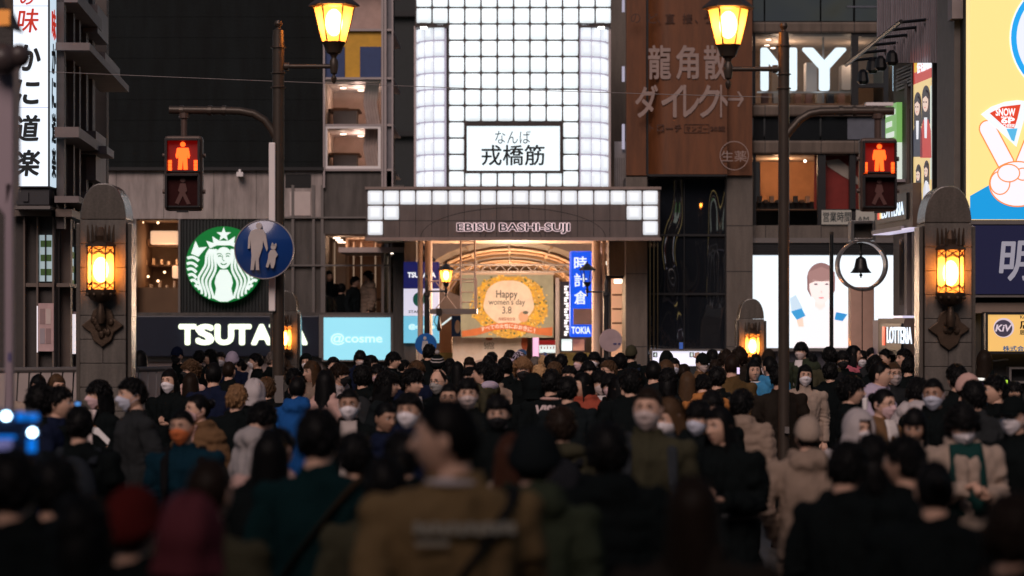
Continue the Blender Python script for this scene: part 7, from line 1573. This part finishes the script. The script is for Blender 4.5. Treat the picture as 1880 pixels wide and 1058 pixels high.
P_(1862, 905, 6.4, 150, 'nape', 'b', 'coat', 'db', 'blurred brown head low in the right corner')
P_(385, 838, 7.6, 150, 'crop', 'b', 'jacket', 'ol', 'blurred man with thinning hair in olive jacket at front left', hy=15)
P_(245, 888, 7.0, 160, 'crop', 'b', 'coat', 'k', 'blurred person in dark red hat at front left', hat='beanie', hatc='rd')
P_(346, 902, 9.0, 178, 'crop', 'k', 'coat', 'k', 'blurred person in pink hood behind the red hat', hat='hood', hatc='rd2')
P_(24, 822, 7.2, 175, 'short', 'k', 'coat', 'k', 'blurred dark head under the blue light rig')
P_(100, 838, 8.2, 178, 'nape', 'k', 'jacket', 'k', 'blurred dark head right of the blue light rig')
P_(150, 905, 7.4, 178, 'bob', 'k', 'coat', 'k', 'blurred dark shape low at front left')
# held things
t = thing('phone', 'phone held up in a raised hand before the mirrored glass', 'phone', (PX(1250, 32.6), 32.6, PZ(640, 32.6)))
part('body', black, t, lambda b: b.bp(1246, 1255, 628, 642, 32.6, .01), bevel=.004)
part('screen', em('phone_blue', (70, 110, 200), .4), t, lambda b: b.bp(1247, 1254, 629, 641, 32.595, .004))
t = thing('phone', 'small glowing blue phone held before the left pillar', 'phone', (PX(142, 13.7), 13.7, PZ(745, 13.7)))
part('body', black, t, lambda b: b.bp(136, 149, 735, 746, 13.7, .008), bevel=.003); part('screen', em('phone_cyan', (90, 160, 240), 1.0), t, lambda b: b.bp(138, 147, 739, 744, 13.695, .003))
t = thing('phone', 'bright lilac phone screen in front of the brown jacket man', 'phone', (PX(1355, 26.2), 26.2, PZ(686, 26.2)))
part('body', black, t, lambda b: b.bp(1352, 1359, 674, 688, 26.2, .008), bevel=.003); part('screen', em('phone_lilac', (230, 210, 245), 1.0), t, lambda b: b.bp(1353, 1358, 675, 687, 26.195, .003))
t = thing('drink_cup', 'pale drink carton with straw held by the off shoulder woman', 'cup', (PX(1588, 19.7), 19.7, PZ(752, 19.7)))
part('carton', whitep, t, lambda b: b.lathe(PX(1588, 19.7), 19.7, [(.02, PZ(752, 19.7)), (.024, PZ(733, 19.7)), (.015, PZ(731, 19.7))], 14), smooth=True); part('straw', whitep, t, lambda b: b.tube([(PX(1588, 19.7), 19.7, PZ(733, 19.7)), (PX(1590, 19.7), 19.7, PZ(724, 19.7))], .003, 6))
t = thing('paper_wrapper', 'white paper food wrapper held by bob haired woman', 'wrapper', (PX(175, 19.4), 19.4, PZ(806, 19.4)))
part('paper', whitep, t, lambda b: b.pp([(166, 782), (180, 786), (202, 808), (198, 818), (180, 800), (170, 796)], 19.4, .02), bevel=.004); part('food', dm('food_orange', (.5, .2, .05), .6), t, lambda b: b.ball((PX(170, 19.42), 19.42, PZ(784, 19.4)), (.03, .02, .018), 10, 8), smooth=True)

# ------------------------------------------------------------------ third level: pieces hang under the part they belong to
SUBS = {'street_lamp': [(('pane', 'glazing_bar', 'bulb', 'roof'), 'lantern_body'), (('arm_clamp',), 'signal_arm')], 'arcade_lamp': [(('pane', 'glazing_bar', 'bulb', 'roof'), 'lantern_body')],
 'wall_lantern': [(('pane', 'lattice', 'bulb', 'base_boss'), 'base_ring'), (('plate_leaf',), 'back_plate'), (('crown_fin',), 'crown_core')], 'pedestrian_signal': [(('bezel', 'lens', 'figure', 'countdown_bar', 'side_bolt'), 'housing')],
 'bookshop_sign': [(('letter', 'board_edge'), 'board')], 'cosmetics_light_box': [(('lettering',), 'box')], 'womens_day_banner': [(('flower_ground', 'blossom', 'cream_oval', 'lettering', 'printed_lady', 'printed_hat', 'ribbon'), 'cloth')],
 'round_coffee_sign': [(('hair_wave', 'tail_scale', 'tail_fin', 'torso', 'face', 'crown', 'star', 'brow', 'eye', 'nose', 'smile'), 'disc')],
 'arcade_gateway': [(('glass_block',), 'grid_backing'), (('canopy_block', 'canopy_seam', 'canopy_arc'), 'canopy_face'), (('vault_rib', 'vault_purlin'), 'vault'), (('downlight',), 'side_ceiling')],
 'corner_shop_building': [(('window_pane',), 'window_frame'), (('cladding_seam', 'coping'), 'upper_wall'), (('corrugation',), 'sign_backing'), (('panel_joint',), 'concrete_band'), (('stocked_jar',), 'shelf')],
 'corner_store_building': [(('window_pane', 'pane'), 'window_frame'), (('spandrel_joint',), 'spandrel')], 'video_screen': [(('picture_body', 'picture_neck', 'picture_hair', 'picture_face', 'picture_fringe', 'picture_eye', 'picture_brow', 'picture_lips', 'picture_nose', 'picture_pack', 'picture_hand'), 'display'), (('louvre',), 'casing')],
 'bell_monument': [(('clapper', 'bell_hanger'), 'bell'), (('head_back',), 'square_head')], 'cheese_billboard': [(('blue_field', 'finger', 'palm', 'knuckle', 'wedge_rim', 'wedge_red', 'wedge_blue', 'lettering', 'blue_arc', 'pale_disc', 'white_arc'), 'board')],
 'orange_billboard': [(('lettering', 'print_box', 'arrow', 'seal_ring'), 'front_sheet')], 'vertical_restaurant_sign': [(('lettering', 'panel_joint'), 'face')], 'person': [(('shoulder_strap',), 'backpack'), (('belt_buckle',), 'belt')],
 'round_blue_sign': [(('adult_figure', 'child_figure', 'rim'), 'disc')], 'bridge_railing': []}
def stem_(o): return o.name.split('.')[0]
for root in [o for o in COL.objects if o.parent is None and stem_(o) in SUBS]:
    kids = list(root.children)
    for names, par in SUBS[stem_(root)]:
        ps = [k for k in kids if stem_(k) == par]
        if ps:
            for k in kids:
                if stem_(k) in names: k.parent = ps[0]
